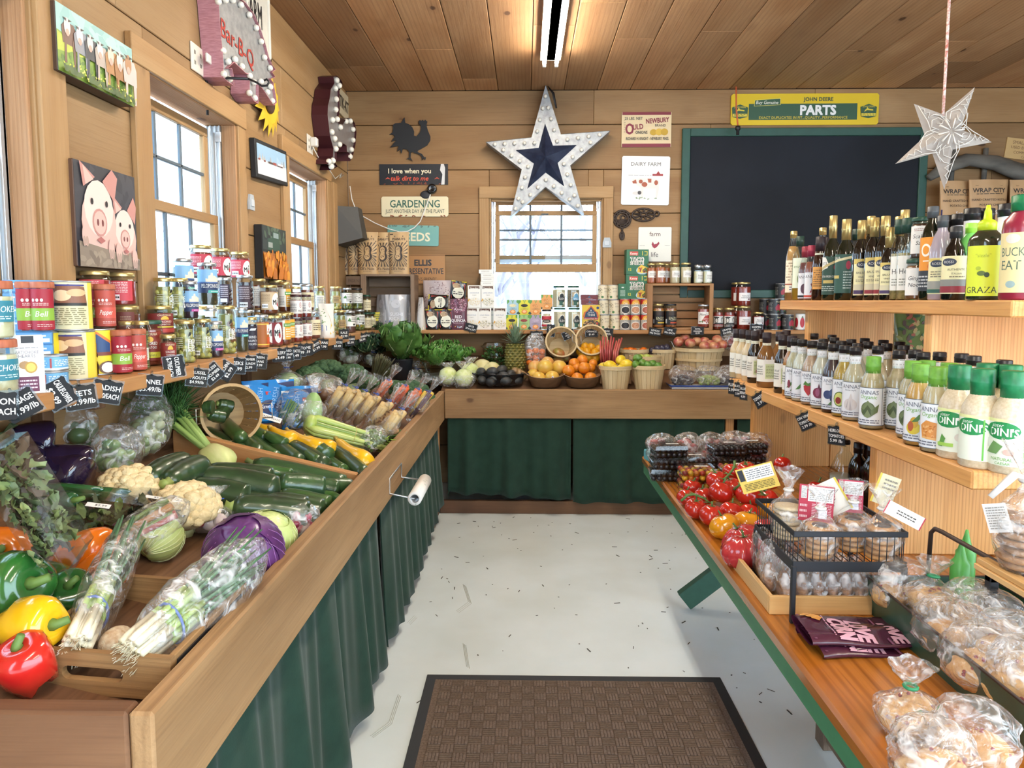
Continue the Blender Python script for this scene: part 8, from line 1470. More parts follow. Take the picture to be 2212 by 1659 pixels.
mb=MB();a=onb(585,903,.125);mb.box((-.045,-.0008,-.014),(.045,.0008,.014),0,0);mb.text('GREEN BEANS',0,0,.012,-.0014,1,wmax=.08);solo('paper_label',mb,[M('e6e4e0',.5),M('333333',.6)],'white printed label lying on the bag of loose beans','label',a,(-.9,.35,.2))
bagd('squash_bag','pale green squash in a knotted clear bag at the head of the celery','bagged squash',onb(672,930,.05),(-.25,.1,.3),.13,.11,.25,97,lambda mb:(mb.ball((0,0,.09),(.045,.04,.09),14,10),[M('9ab878',.45,c2='7fa25c',vs=14)])[1])
bagd('squash_bag','pale green vegetable in a clear bag behind the blue bean bags','bagged squash',onb(620,855,.06),(-.2,0,.3),.2,.16,.22,98,lambda mb:(mb.ball((0,0,.07),(.07,.06,.06),14,10),[M('a4ba84',.45,c2='8aa668',vs=14)])[1])
t=bagd('pea_bag','clear bag of round green peas in front of the celery','bag of peas',onb(780,970,.03),(-1.0,.3,-.5),.13,.08,.15,99,balls(['5a7a3a','6b8c44','4a6a30'],150,.0095,.05,.095,.01,.55),neck=None,tie=False);t.children[0]['kind']='stuff'
# mushrooms in a green bowl
p=onb(836,935,.075);mb=MB();mb.la([(.04,-.06),(.075,-.05),(.095,.0),(.098,.002),(.09,.0),(.07,-.04)],26,0);solo('enamel_bowl',mb,[M('5c7a3a',.35,c2='4a6630',vs=12)],'green enamel bowl holding the portobello mushrooms','bowl',p)
def mush(mb):mb.la([(.001,.03),(.03,.028),(.052,.016),(.06,.0),(.055,-.008),(.03,-.004),(.012,-.004),(.012,-.04),(.001,-.042)],22,0);return[M('a88860',.7,c2='6a4a34',vs=70,thr=(.5,.6))]
mb=MB();mm=mush(mb);ms=mb.mesh('mushroom',mm)
for i,(dx,dy,dz,rx,ry,s,l)in enumerate(((.0,-.02,.065,.9,.2,1.0,'big speckled portobello mushroom facing out on top'),(-.05,.03,.05,.3,-.7,.8,'portobello mushroom tipped on its side at the left of the bowl'),(.01,.0,.015,.2,.2,.85,'portobello mushroom underneath in the green bowl'))):o=bpy.data.objects.new('mushroom',ms);COL.objects.link(o);o.location=p+Vector((dx,dy,dz));o.rotation_euler=(rx,ry,0);o.scale=(s,)*3;tag(o,l,'mushroom','portobello mushrooms')
# brussels sprouts, scallions, radish, clamshells
bagd('sprout_bag','big clear bag of pale brussels sprouts below the radish tag','bag of sprouts',onb(310,985,.03),(-.55,-.5,-.3),.19,.14,.26,101,balls(['9aa878','b4ba90','84986a'],34,.02,.065,.13,.0,.7),neck=None,tie=False)
bagd('sprout_bag','smaller clear bag of green brussels sprouts beside the eggplants','bag of sprouts',onb(235,1030,.03),(-.4,.2,.2),.15,.12,.17,102,balls(['6a8a4a','84a060','587a40'],22,.019,.05,.08,.0,.7),neck=None,tie=False)
bagd('greens_bag','dim clear bag of greens at the wall behind the eggplants','bag of greens',onb(150,970,.05),(-.3,0,.2),.16,.12,.15,103,balls(['5a7048','6e8458'],10,.03,.06,.04),neck=None,tie=False)
sb=thing('wooden_box','wooden box with oval handle slot holding scallion bags','box',(-.775,1.2,.838),rot=(0,.08,0));P_=lambda mb,n,m:mb.bu(n,m,sb)
bx0,bx1,by0,by1,bz0,bz1=-.14,.14,0,.33,0,.09
BXW=wood('scallion_box','b08a5c','8e6b44',.2,.65,.1,18,c3='5a3f28',bump=.4);SLATE=M('1b1b1f',.7)
for q in(by0,by1):
 mb=MB();n=14;cx,cz,hw,hh=(bx0+bx1)/2,(bz0+bz1)/2+.004,.055,.0125;ov=[(cx+(hw-hh)*(1 if cos(2*PI*i/28)>0 else-1)+hh*cos(2*PI*i/28),cz+hh*sin(2*PI*i/28))for i in range(28)]
 rc=[]
 for x,z in ov:
  dx,dz=x-cx,z-cz;k=min(((bx1-bx0)/2)/max(1e-6,abs(dx)),(((bz1 if dz>0 else 2*cz-bz0)-cz))/max(1e-6,abs(dz)));rc.append((cx+dx*k,cz+dz*k))
 vs=[(x,q+d,z)for d in(0,.014)for x,z in ov+rc];fs=[];N_=28
 for i in range(N_):
  j=(i+1)%N_;fs+=[(i,N_+i,N_+j,j),(2*N_+i,2*N_+j,3*N_+j,3*N_+i),(i,j,2*N_+j,2*N_+i),(N_+i,3*N_+i,3*N_+j,N_+j)]
 mb.add(vs,fs,0,gc=[(v[0]+3,v[2],v[1])for v in vs])
 mb.bd((bx0+.0004,q+.0004,bz0),(bx0+.02,q+.0136,bz1-.0004),2,0,0);mb.bd((bx1-.02,q+.0004,bz0),(bx1-.0004,q+.0136,bz1-.0004),2,0,0)
 P_(mb,'end_board',[BXW])
for x in(bx0,bx1-.012):mb=MB();mb.bd((x,by0+.014,bz0),(x+.012,by1,bz1),1,0,.002);P_(mb,'side_board',[BXW])
mb=MB();mb.box((bx1+.0005,by0+.022,bz0+.012),(bx1+.003,by1-.02,bz1-.012),0,0);P_(mb,'chalk_panel',[SLATE])
mb=MB();mb.bd((bx0+.012,by0+.014,bz0),(bx1-.012,by1,bz0+.01),1,0,.001);P_(mb,'bottom',[BXW])
def scallion(mb):
 rr=Rnd(12);m=[M('e6e0cc',.4,c2='d0c8a8',vs=30),M('a4bc5c',.4,c2='8aa848',vs=20),M('3f6a40',.5,c2='54805a',vs=20),M('4a68b0',.5)]
 for i in range(26):
  x,y=rr.uniform(-.035,.035),rr.uniform(-.02,.02);sx=rr.uniform(-.5,.8)
  mb.tu([(x*.8,y,.0),(x*.9,y,.02),(x,y,.08)],[.0075,.0075,.006],7,0);mb.tu([(x,y,.08),(x*1.1+sx*.01,y,.17)],[.006,.0065],7,1);mb.tu([(x*1.1+sx*.01,y,.17),(x*1.5+sx*.04,y*1.6,.27),(x*1.9+sx*.07,y*1.8,.38+rr.uniform(-.03,.02))],[.0065,.007,.003],6,2,flat=.5)
  for k in range(3):mb.tu([(x*.8,y,0),(x*.8+rr.uniform(-.008,.008),y+rr.uniform(-.008,.008),-.018)],.0006,3,0)
 mb.tu([(.042*cos(a),.027*sin(a),.1)for a in[i*.45 for i in range(14)]],.003,5,3,closed=True);return m
def scal(label,a,b,seed,roll):
 t=thing('scallion_bag',label,'bag of scallions',a,group='scallion bags');d=Vector(b)-Vector(a);X=frame_to((0,0,0),d,roll)@Matrix.Rotation(PI/2,4,'Y');t.matrix_world=Matrix.Translation(a)@X
 mb=MB();m=scallion(mb);mb.bu('contents',m,t);mb=MB();bag(mb,.14,.08,.42,seed,crink=.07);mb.bu('plastic_bag',BAGM,t)
scal('scallions in a clear bag, left of the two in the wooden box',onz(165,1400,.925),onz(312,1095,1.03),5,.2);scal('scallions in a clear bag, right one leaning over the box side',onz(285,1415,.92),onz(500,1240,.96),6,-.2)
mb=MB();mb.ball(onz(250,1385,.90),(.028,.04,.026),12,8);solo('garlic_mesh',mb,[M('c9a884',.7,c2='e6d8c0',vs=90,bump=.6,bs=200)],'pale netted bulb between the two scallion bags','garlic')
bagd('radish_bag','clear bag of red radishes beside the green cabbage','bag of radishes',onb(640,1170,.01),(-.3,.2,.4),.12,.09,.12,104,balls(['9a2240','b03a5a','7e1c34'],14,.018,.035,.06),neck=None,tie=False);bagd('radish_bag','clear bag of red radishes behind the purple cabbage','bag of radishes',onb(455,1150,.02),(-.2,.2,.9),.13,.1,.13,105,balls(['9a2240','b8909a','d8c8cc'],12,.02,.04,.05),neck=.16,tie=True)
CLEAR=glass('clamshell_plastic','f2f4f4',.08,.07)
def clam(label,loc,rot,w,d,h,inner,sticker=True,group=None,name='clamshell',cat='clamshell',lip=True):
 t=thing(name,label,cat,loc,0,group,rot);mb=MB();mats=inner(mb);mb.bu('contents',mats,t)
 mb=MB();q=.008
 def ringz(s,z):return[(-w/2*s,-d/2*s,z),(w/2*s,-d/2*s,z),(w/2*s,d/2*s,z),(-w/2*s,d/2*s,z)]
 rs=[ringz(.88,0),ringz(.97,h*.62),ringz(1.05,h*.63),ringz(1.05,h*.66),ringz(.97,h*.67),ringz(.92,h),];vs=[v for r_ in rs for v in r_];fs=[(3,2,1,0),(20,21,22,23)]
 for j in range(5):
  for i in range(4):fs.append((j*4+i,j*4+(i+1)%4,j*4+4+(i+1)%4,j*4+4+i))
 mb.add(vs,fs)
 for i in range(-2,3):mb.box((-w/2*.95-.001,i*d*.15-.002,.004),(-w/2*.93,i*d*.15+.002,h*.6),0,0)
 mb.bu('clear_shell',[CLEAR],t)
 if sticker:mb=MB();mb.rect(-.028,.028,-.009,.009);mb.text('$5.99',.006,.0,.009,-.0004,1);X=T((w*.1,0,h+.0006),rx=-PI/2);mb.v=[tuple(X@Vector(v))for v in mb.v];mb.bu('sticker',[M('e8e8e6',.5),M('333338',.6)],t)
 return t
def leaves_in(c,n,w,d,h):
 def f(mb):
  rr=Rnd(n)
  for i in range(n):vs,fs=leafm(i+n,.045,.022,.006,n=5,m=6);mb.add(vs,fs,rr.randrange(len(c)),True,T((rr.uniform(-w,w)*.36,rr.uniform(-d,d)*.36-.02,rr.uniform(.1,.85)*h),rr.uniform(-.4,.4),rr.uniform(-.4,.4),rr.uniform(0,6)))
  return[M(q,.55,var=.2,vs=30)for q in c]
 return f
clam('clear clamshell of dark salad leaves with white sticker, lying behind the cabbages',onb(310,1125,.05),(.15,.25,.35),.2,.13,.07,leaves_in(['2c3a24','4a4a2c','3a2c30'],70,.2,.13,.07),group='salad clamshells');clam('clear clamshell of mixed leaves in front of the long green peppers',onb(190,1140,.04),(.3,.2,.25),.2,.14,.07,leaves_in(['3c4a2c','5a6a34','4a2f34'],70,.2,.14,.07),group='salad clamshells')
p=onx(35,1105,-1.0);clam('clear clamshell of salad leaves standing on edge at the left border',p,(.2,1.15,.5),.28,.13,.07,leaves_in(['7a8a54','8a9a68','66764a','5a4a3c'],130,.28,.13,.07),sticker=False,group='salad clamshells')
bagd('chard_bag','red and green chard stems in film behind the orange pepper','bag of chard',onb(240,1180,.04),(-1.1,.3,-.9),.12,.07,.2,107,sticks(['6a8a34','9a4a44','a8743c','5c7a2c'],14,.16,.008,taper=.8,spread=.04),neck=None,tie=False)
# tilted bushel basket at the back with zucchini
BASK=wood('basket_veneer','c9a877','b58f5c',0,.6,.1,8,c3='8a6840',bump=.2);PALEB=wood('pale_veneer','d9c49c','c8ae80',0,.6,.08,8,c3='a88c60',bump=.2)
def basket(label,loc,rot,r0,r1,h,mat,group=None,name='bushel_basket',handles=True,hoop=True):
 t=thing(name,label,'basket',loc,0,group,rot);mb=MB();n=20
 for i in range(n):
  a0,a1=2*PI*(i+.03)/n,2*PI*(i+.97)/n;vs=[]
  for(r,z)in((r0,0),((r0+r1)/2*1.01,h*.5),(r1,h)):
   for a in(a0,a1):vs+=[(r*cos(a),r*sin(a),z),((r-.004)*cos(a),(r-.004)*sin(a),z)]
  fs=[q for b in(0,4)for q in((b,b+2,b+6,b+4),(b+1,b+5,b+7,b+3),(b,b+4,b+5,b+1),(b+2,b+3,b+7,b+6))]+[(8,10,11,9)];o_=i*1.7;mb.add(vs,fs,0,gc=[(v[2]+o_,math.atan2(v[1],v[0])*r1+o_,0)for v in vs],rnd=(i*.37)%1)
 mb.bu('staves',[mat],t)
 mb=MB();mb.la([(r0-.003,.004),(.001,.004)],24,0,cap0=False);mb.bu('bottom',[mat],t)
 for nm_,rr_,z0_,z1_ in(('rim_hoop',r1+.001,h-.024,h+.003),('middle_hoop',(r0+r1)/2+.004,h*.42,h*.42+.018)):
  if nm_=='middle_hoop' and not hoop:continue
  mb=MB();vs=[(rr_+.0045,z0_),(rr_+.0045,z1_),(rr_-.007,z1_),(rr_-.007,z0_)];mb.la(vs+[vs[0]],32,0,cap0=False,cap1=False,sm=False);mb.gc=[(math.atan2(v[1],v[0])*r1,v[2],0)for v in mb.v];mb.bu(nm_,[mat],t)
 if handles:
  for s_ in(0,PI):mb=MB();mb.tu([(r1*cos(s_-.25),r1*sin(s_-.25),h-.02),((r1+.03)*cos(s_-.2),(r1+.03)*sin(s_-.2),h+.05),((r1+.03)*cos(s_+.2),(r1+.03)*sin(s_+.2),h+.05),(r1*cos(s_+.25),r1*sin(s_+.25),h-.02)],.0025,6);mb.bu('wire_handle',[SILV],t)
 return t
p=onx(470,900,-1.22);basket('bushel basket lying on its side against the wall, full of zucchini',p+Vector((-.02,.09,.0)),(1.45,0,.62),.088,.112,.17,BASK,name='bushel_basket')
for a,b,l in(((470,872),(502,880),'zucchini lying at the back inside the tipped basket'),((438,880),(462,880),'zucchini end inside the tipped basket, left'),((450,895),(485,902),'zucchini in the mouth of the tipped basket'),((470,888),(490,893),'zucchini tip inside the basket, right')):lay('zuc_a',l,'zucchini',onx(*a,-1.2),onx(*b,-1.16),0,'zucchini in the tipped basket')
# ================= fruit in the back bin =================
def fb(px,py,Y):return ony(px,py,Y)
def fruit(key,c,c2,r,sq=.95,dim=.12,name=None,rough=.35,bump=.25,tip=0,coat=.25,c3=None):
 mb=MB()
 def fn(v):q=math.hypot(v.x,v.y);return 1-dim*math.exp(-(q/.28)**2)*(1 if v.z>0 else.5)+tip*math.exp(-(q/.3)**2)
 mb.ball((0,0,0),(r,r,r*sq),20,14,0,fn=fn);st=MB();st.ball((0,0,r*sq*(1-dim+tip)-.001),(.004,.004,.0025),8,5)
 return proto(key,name or key,[('flesh',mb.mesh('flesh',[M(c,rough,c2=c2,vs=14 if bump<.2 else 22,coat=coat,bump=bump,bs=260)])),('stem_scar',st.mesh('stem_scar',[M(c3 or '6a5a34',.7)]))])
fruit('orange','e08a1c','d97c12',.042,.97,.05);fruit('grapefruit','ddb84c','d9a84c',.054,.95,.05);fruit('pink_grapefruit','df9a5a','d8b05a',.054,.95,.05,'grapefruit');fruit('lemon','e6c832','dcbc22',.031,1.25,-.02,tip=.12);fruit('meyer','e0a41c','d89a14',.03,1.05,0,tip=.04,name='meyer_lemon');fruit('lime','4a7a2c','6a9438',.026,1.15,0,tip=.06);fruit('pear','b4c060','a4b450',.03,1.2,.05,bump=.1);fruit('mango','8a8a44','b86a44',.05,.72,0,bump=.05);fruit('plum','2a2434','3c3448',.023,1.1,.06,bump=.05,rough=.5);fruit('apple','a83a44','d0a070',.04,.92,.25,bump=.05,rough=.25,coat=.4);fruit('avocado','24262a','34322e',.036,1.3,0,tip=.06,bump=.8,coat=.15);fruit('clementine','d8701c','d0640f',.026,.9,.08);fruit('kiwi','8a6a44','9c7c52',.026,1.3,0,bump=.5)
def fr(key,px,py,Y,label,cat,group,rot=None,s=1):rr=Rnd(int(px*7+py));return inst(key,label,cat,fb(px,py,Y),0,group,rot or(rr.uniform(-.5,.5),rr.uniform(-.5,.5),rr.uniform(0,6)),s)
# black roasting pan of avocados
p=Vector((xat(1081,5.22,.95),5.22,zb(5.22)+.004));t=thing('roasting_pan','black enamel roasting pan full of avocados','pan',p);mb=MB();ov=lambda v,a,z:Vector((v.x*1.0,v.y*.62,v.z));mb.la([(.14,0),(.165,.012),(.178,.085),(.184,.087),(.182,.09),(.172,.085),(.158,.015),(.001,.008)],32,0,fn=ov,cap0=True);mb.bu('pan',[M('17181b',.25,c2='4a4c50',vs=300,thr=(.62,.7),coat=.4)],t)
for s_ in(-1,1):mb=MB();mb.tu([(s_*.178,-.03,.08),(s_*.205,-.025,.086),(s_*.205,.025,.086),(s_*.178,.03,.08)],.006,6);mb.bu('handle',[BLACK],t)
AV=[(1039,804,5.22,'at the left end of the pan'),(1063,803,5.2,'second from the left on top'),(1084,799,5.26,'standing upright at the back'),(1042,820,5.16,'at the lower left rim'),(1064,817,5.15,'in the middle of the heap'),(1088,813,5.18,'broadest, in the upper middle'),(1104,809,5.24,'at the right on top'),(1060,825,5.13,'low in front, left of centre'),(1092,823,5.13,'low in front, right of centre'),(1117,821,5.18,'at the right end of the pan')]
for i,(px,py,Y,l)in enumerate(AV):fr('avocado',px,py,Y,'dark avocado '+l,'avocado','avocados in the pan',(1.4,.2,.4+i*.9))
# melons, salad bowls, kiwis, pineapple
fruit('melon','d8cf9a','cfc48a',.075,.92,.02,bump=.3)
fr('melon',1042,795,5.42,'pale melon behind the avocado pan, left one','melon','melons');fr('melon',1062,800,5.36,'pale melon just behind the avocados, right one','melon','melons',s=.92)
for px,py,Y,l in((1067,778,5.62,'clear lidded bowl of salad greens, upper of two'),(1070,800,5.6,'clear lidded bowl of salad greens underneath')):
 p=fb(px,py,Y);t=thing('salad_container',l,'salad bowl',p,group='salad containers');mb=MB();mats=leaves_in(['4a7a3a','6a9a4c','3a6430'],80,.17,.17,.11)(mb);mb.bu('salad_leaves',mats,t);mb=MB();mb.la([(.05,0),(.075,.02),(.09,.1),(.105,.105),(.105,.11)],24,0,cap1=False);mb.bu('bowl',[CLEAR],t);mb=MB();mb.la([(.106,.108),(.106,.115),(.09,.118),(.075,.14),(.0001,.142)],24,0,cap0=False);mb.bu('lid',[CLEAR],t)
for px,py,l in((1112,803,'brown kiwi left of its pair by the avocados'),(1122,806,'brown kiwi in the middle below the pineapple'),(1130,811,'brown kiwi in front beside the grapefruit bowl')):fr('kiwi',px,py,5.3,l,'kiwi','kiwis',s=1.1)
p=fb(1113,803,5.5);t=thing('pineapple','pineapple with long leafy crown standing in the back bin','pineapple',p+Vector((0,0,0)));mb=MB();n_,m_=13,11;vs=[]
mb.la([(.03,0),(.066,.015),(.078,.08),(.076,.15),(.062,.205),(.03,.222),(.001,.222)],20,0)
for j in range(m_):
 z=.012+.198*j/(m_-1);r=.077*(1-abs((z-.1)/.135)**3.2*.4)
 for i in range(n_):a=2*PI*(i+.5*(j%2))/n_;X=T((r*sin(a),-r*cos(a),z),rz=a);mb.add([(-.017,0,0),(0,0,-.013),(.017,0,0),(0,0,.013),(0,-.011,.002)],[(0,1,4),(1,2,4),(2,3,4),(3,0,4)],0,False,X)
mb.bu('fruit_body',[M('8d7a34',.5,c2='5a6230',vs=60)],t);mb=MB();rr=Rnd(6)
for i in range(46):
 q=i/46;a=i*2.4;L=.09+.1*q;up=.25+1.2*q;d=Vector((cos(a)*(1.15-q),sin(a)*(1.15-q),up)).normalized();s_=Vector((-sin(a),cos(a),0));b0=Vector((0,0,.215));pts=[b0+d*L*k+Vector((d.x,d.y,-.2))*.05*k*k*(1-q)for k in(0,.4,.75,1)];w_=(.011,.010,.007,.0005);mb.add([v+s_*w*k for v,w in zip(pts,w_)for k in(-1,1)],[(2*k,2*k+1,2*k+3,2*k+2)for k in range(3)],0,True)
mb.bu('crown_leaves',[M('5f7a58',.5,c2='8fa088',vs=25)],t)
# clementine bag
p=fb(1157,792,5.5);bagd('clementine_bag','clear bag of clementines with a small tag','bag of clementines',p,(-.15,0,.2),.17,.12,.26,111,lambda mb:([mb.ball(((i%3-1)*.05,(i//3%2)*.03-.02,.03+.042*(i//3)+.01*(i%2)),(.027,.027,.024),14,9)for i in range(9)],[M('d8701c',.4,c2='d0640f',vs=20,bump=.3,bs=250)])[1],neck=None,tie=False)
# tipped baskets, bowls
t=basket('pale bushel basket tipped towards the viewer with mangoes',fb(1208,752,5.72),(1.2,0,.06),.085,.122,.17,PALEB,name='tipped_basket',hoop=True);basket('pale bushel basket tipped towards the viewer with meyer lemons',fb(1277,748,5.72),(1.2,0,-.08),.085,.122,.17,PALEB,name='tipped_basket')
for px,py,Y,s,l in((1207,762,5.62,1.0,'green and red mango on top in the tipped basket'),(1206,780,5.58,.95,'yellowish mango lying in front in the tipped basket'),(1222,775,5.63,.8,'dark green mango deep in the tipped basket'),(1211,787,5.45,.75,'reddish mango behind the grapefruits')):fr('mango',px,py,Y,l,'mango','mangoes',(.3,.2,px),s)
ML=[(1277,750),(1294,754),(1253,759),(1268,760),(1285,762),(1258,770),(1272,774),(1286,774),(1297,768),(1264,749)];MLL=['topmost','at the right rim, upper','at the left rim, upper','left of the centre','right of the centre','at the lower left rim','lowest in the middle','lowest to the right','at the right rim, lower','deep in the shade at the back']
for(px,py),l in zip(ML,MLL):fr('meyer',px,py,5.64-(py-750)*.003,'meyer lemon %s in the tipped basket'%l,'lemon','meyer lemons',s=1.12)
BOWLW=M('8d6a4a',.55,c2='6d5038',vs=14,stretch=(.4,2,2),coat=.1)
for px,l in((1178,'brown wooden bowl of grapefruits'),(1257,'brown wooden bowl of oranges')):
 Y=5.2;p=Vector((xat(px,Y,.95),Y,zb(5.18)-.0));mb=MB();mb.la([(.07,0),(.1,.01),(.142,.075),(.148,.078),(.14,.08),(.09,.02),(.001,.014)],30,0,fn=lambda v,a,z:Vector((v.x,v.y*.78,v.z+.025*abs(sin(a))**3*(z>.05))));solo('wooden_bowl',mb,[BOWLW],l+' in the back bin','bowl',p)
for k,px,py,Y,s,l in(('pink_grapefruit',1156,798,5.3,1.0,'pinkish grapefruit at the left of the bowl'),('grapefruit',1178,798,5.22,1.1,'yellow grapefruit at the top of the heap'),('grapefruit',1208,799,5.26,1.1,'yellow grapefruit at the right of the heap'),('grapefruit',1164,822,5.17,.95,'yellow grapefruit at the lower left front'),('grapefruit',1193,821,5.16,1.02,'yellow grapefruit with a white sticker at the lower front'),('grapefruit',1152,815,5.25,.9,'grapefruit behind the lower left one'),('pink_grapefruit',1183,788,5.34,.9,'grapefruit peeking out behind the top one')):fr(k,px,py-5,Y+.04,l,'grapefruit','grapefruits',s=s)
p=fb(1194,815,5.14);mb=MB();mb.ell(0,0,.009,.009);mb.ell(0,0,.004,.004,-.0003,1);solo('fruit_sticker',mb,[M('e6e6e6',.5),M('6a5aa0',.5)],'round white sticker on the lower front grapefruit','sticker',p)
for px,py,Y,s,l in((1228,806,5.2,1.12,'orange at the left of the heap'),(1262,800,5.2,1.12,'orange at the centre top'),(1247,823,5.15,1.12,'orange at the lower front left'),(1276,822,5.15,1.12,'orange at the lower front right'),(1240,790,5.3,1.0,'orange behind, upper left of the heap'),(1258,783,5.34,1.0,'orange highest at the back'),(1275,800,5.28,.95,'orange at the right behind the front ones'),(1246,800,5.28,.95,'orange in the shade between the others'),(1281,790,5.33,.8,'small orange at the right edge')):fr('orange',px,py-5,Y+.04,l,'orange','oranges in the bowl',s=s)
# rhubarb, citrus pint baskets, bushels behind
t=thing('rhubarb','bunch of red rhubarb stalks standing in a narrow crate','rhubarb',fb(1316,785,5.45));mb=MB();rr=Rnd(2)
for i in range(9):x=-.07+.018*i;mb.tu([(x*.8,rr.uniform(-.02,.02),-.02),(x*.9,rr.uniform(-.02,.02),.09),(x*1.15+.015,.03,.19+rr.uniform(-.02,.03))],[.010,.011,.008],7,0,flat=.6)
mb.bu('stalks',[M('a8383c',.35,c2='c46458',vs=16,coat=.3,stretch=(2,2,.3))],t)
mb=MB();p=fb(1293,800,5.4);mb.bd((p.x-.01,5.2,p.z-.08),(p.x+.01,5.6,p.z+.03),1);mb.bd((p.x+.011,5.2,p.z-.08),(p.x+.2,5.22,p.z-.0),0);mb.bd((p.x+.2,5.2,p.z-.08),(p.x+.22,5.6,p.z+.03),1);solo('narrow_crate',mb,[CRW],'small plank crate side between the oranges and the lemons','crate')
def pint(px,Y,r1,h,label):p=Vector((xat(px,Y,.95),Y,zb(Y)-.01));basket(label,p,(0,0,0),r1*.78,r1,h,PALEB,'pale veneer baskets','fruit_basket',handles=False,hoop=False);return p
pint(1329,5.17,.114,.175,'pale veneer basket of lemons in front');pint(1400,5.17,.118,.18,'pale veneer basket of limes in front')
for px,py,Y,s,l in((1318,790,5.16,1.25,'lemon broadside at the front of the basket'),(1341,778,5.2,1.2,'lemon on top at the back'),(1352,787,5.15,1.2,'lemon on the right with its tip to the viewer'),(1305,792,5.2,1.0,'lemon at the left rim'),(1341,796,5.12,.95,'lemon low at the right front'),(1328,797,5.12,.9,'lemon low in the middle')):fr('lemon',px,py,Y,l+', lemon basket','lemon','lemons',(1.3,.2,px),s)
for px,py,Y,s,l in((1377,783,5.2,1.1,'lime on top at the left'),(1388,794,5.14,1.1,'lime in the middle front'),(1409,795,5.16,1.0,'dark lime right of the middle'),(1399,797,5.11,.9,'lime low in front'),(1421,799,5.14,.9,'lime at the right rim'),(1373,796,5.12,.9,'lime at the left rim')):fr('lime',px,py-9,Y,l+', lime basket','lime','limes',(1.3,.3,px),s*1.1)
pint(1393,5.42,.116,.17,'pale veneer basket of green pears behind the limes');pint(1370,5.66,.11,.15,'pale veneer basket of tangerines at the back');pint(1430,5.66,.108,.15,'pale veneer basket of dark plums at the back')
for px,py,s,l in((1383,774,1.1,'left of the middle'),(1405,777,1.1,'at the right of the middle'),(1419,778,.9,'at the right rim'),(1396,773,1.0,'at the back')):fr('pear',px,py,5.42,'pale green pear %s behind the limes'%l,'pear','green pears',(1.2,0,px),s)
for px,py,s,l in((1353,760,1.0,'at the left'),(1371,761,1.0,'in the middle front'),(1389,759,1.0,'at the right'),(1362,758,.9,'at the back')):fr('clementine',px,py,5.64,'tangerine %s in the back basket'%l,'tangerine','tangerines',s=s*1.45)
PLM=[(1409,757),(1417,760),(1426,759),(1435,761),(1444,757),(1440,751),(1430,752),(1420,753),(1450,762)]
for(px,py),l in zip(PLM,('at the left rim','second from the left in front','in the middle front','right of the middle in front','at the right on top','highest of the heap','at the back in the middle','at the back left','at the right rim')):fr('plum',px,py,5.62,'dark blue plum %s'%l,'plum','plums',s=1.2)
p=Vector((xat(1507,5.64,1.0),5.64,zb(5.64)-.01));basket('wide pale basket heaped with red apples',p,(0,0,0),.16,.195,.17,PALEB,None,'apple_basket',handles=True)
for px,py,Y,l in((1466,738,5.6,'deep red apple at the left end'),(1491,741,5.54,'yellow flushed apple in front, left'),(1505,738,5.62,'dark red apple in the middle'),(1522,738,5.62,'dark red apple right of the middle'),(1549,734,5.64,'apple highest at the right'),(1522,748,5.52,'apple in front, right of the middle'),(1536,745,5.56,'apple low at the right'),(1543,749,5.52,'apple at the right rim in front'),(1479,730,5.72,'apple behind at the left'),(1560,745,5.6,'apple at the far right rim')):fr('apple',px,py,Y,l+' of the apple basket','apple','apples',s=1.05)
t=thing('grape_tray','white tray with blue rim under the grape bags','tray',Vector((xat(1515,5.2,.95),5.2,zb(5.17)+.002)));mb=MB();mb.box((-.235,-.1,0),(.235,.12,.02),0,.004);mb.bu('tray',[M('d8dade',.35)],t);mb=MB();mb.tu([(-.24,-.105,.023),(.24,-.105,.023),(.24,.125,.023),(-.24,.125,.023)],.006,6,closed=True);mb.bu('rim',[M('2a4aa0',.35)],t)
for px,c,l,sd in((1475,['2c2632','3a3242','241e2a'],'bag of dark grapes at the left of the tray',121),(1532,['9aac60','a8b870','88a050'],'bag of green grapes in the middle of the tray',122),(1578,['352a38','443648'],'bag of dark grapes at the right of the tray',123)):
 t=bagd('grape_bag','clear '+l,'bag of grapes',Vector((xat(px,5.18,.98),5.19,zb(5.17)+.024)),(0,0,0),.21,.17,.15,sd,balls(c,95,.0125,.075,.05,0,.7),neck=None,tie=False,group='grape bags',crink=.09);t.children[0]['kind']='stuff'
p=fb(1578,742,5.7);bagd('apple_bag','clear bag of dark red fruit beside the apple basket','bag of fruit',p+Vector((0,0,-.06)),(0,0,0),.17,.14,.18,124,balls(['7a2a34','8a3440'],7,.034,.05,.06),neck=None,tie=False)
# ================= goods on the picnic table =================
def tb(px,py,z):return onz(px,py,z)
# wire roller holder on the bin front
t=thing('bag_roll_holder','wire holder with a white roll of produce bags on the left bin front','roll holder',onx(872,1015,BX+.002));o=t.location.copy();W=lambda px,py,X:onx(px,py,X)-o
mb=MB();a,b=W(868,980,BX+.005),W(843,1035,BX+.005);A,B=Vector((.11,a.y,-.035)),Vector((.11,b.y-.02,-.035));mb.tu([A,Vector((0,a.y,-.02)),Vector((0,a.y,.045)),Vector((0,b.y,.045)),Vector((0,b.y,-.02)),B],.004,7);mb.bu('wire_frame',[SILV],t)
mb=MB();d=(A-B).normalized();n0,n1=B-d*.0,A+d*.0;X=frame_to(n0,n1)@Matrix.Rotation(PI/2,4,'Y');L=(n1-n0).length;mb.la([(.018,.001),(.03,0),(.03,L),(.018,L-.001),(.018,.001)],24,0,X,cap0=False,cap1=False);mb.bu('bag_roll',[M('e6e4e0',.55,c2='9ab09c',vs=60,thr=(.66,.7))],t);mb=MB();mb.la([(.0185,-.001),(.0185,L+.001),(.016,L+.001),(.016,-.001),(.0185,-.001)],20,0,X,cap0=False,cap1=False);mb.bu('core',[SILV],t)
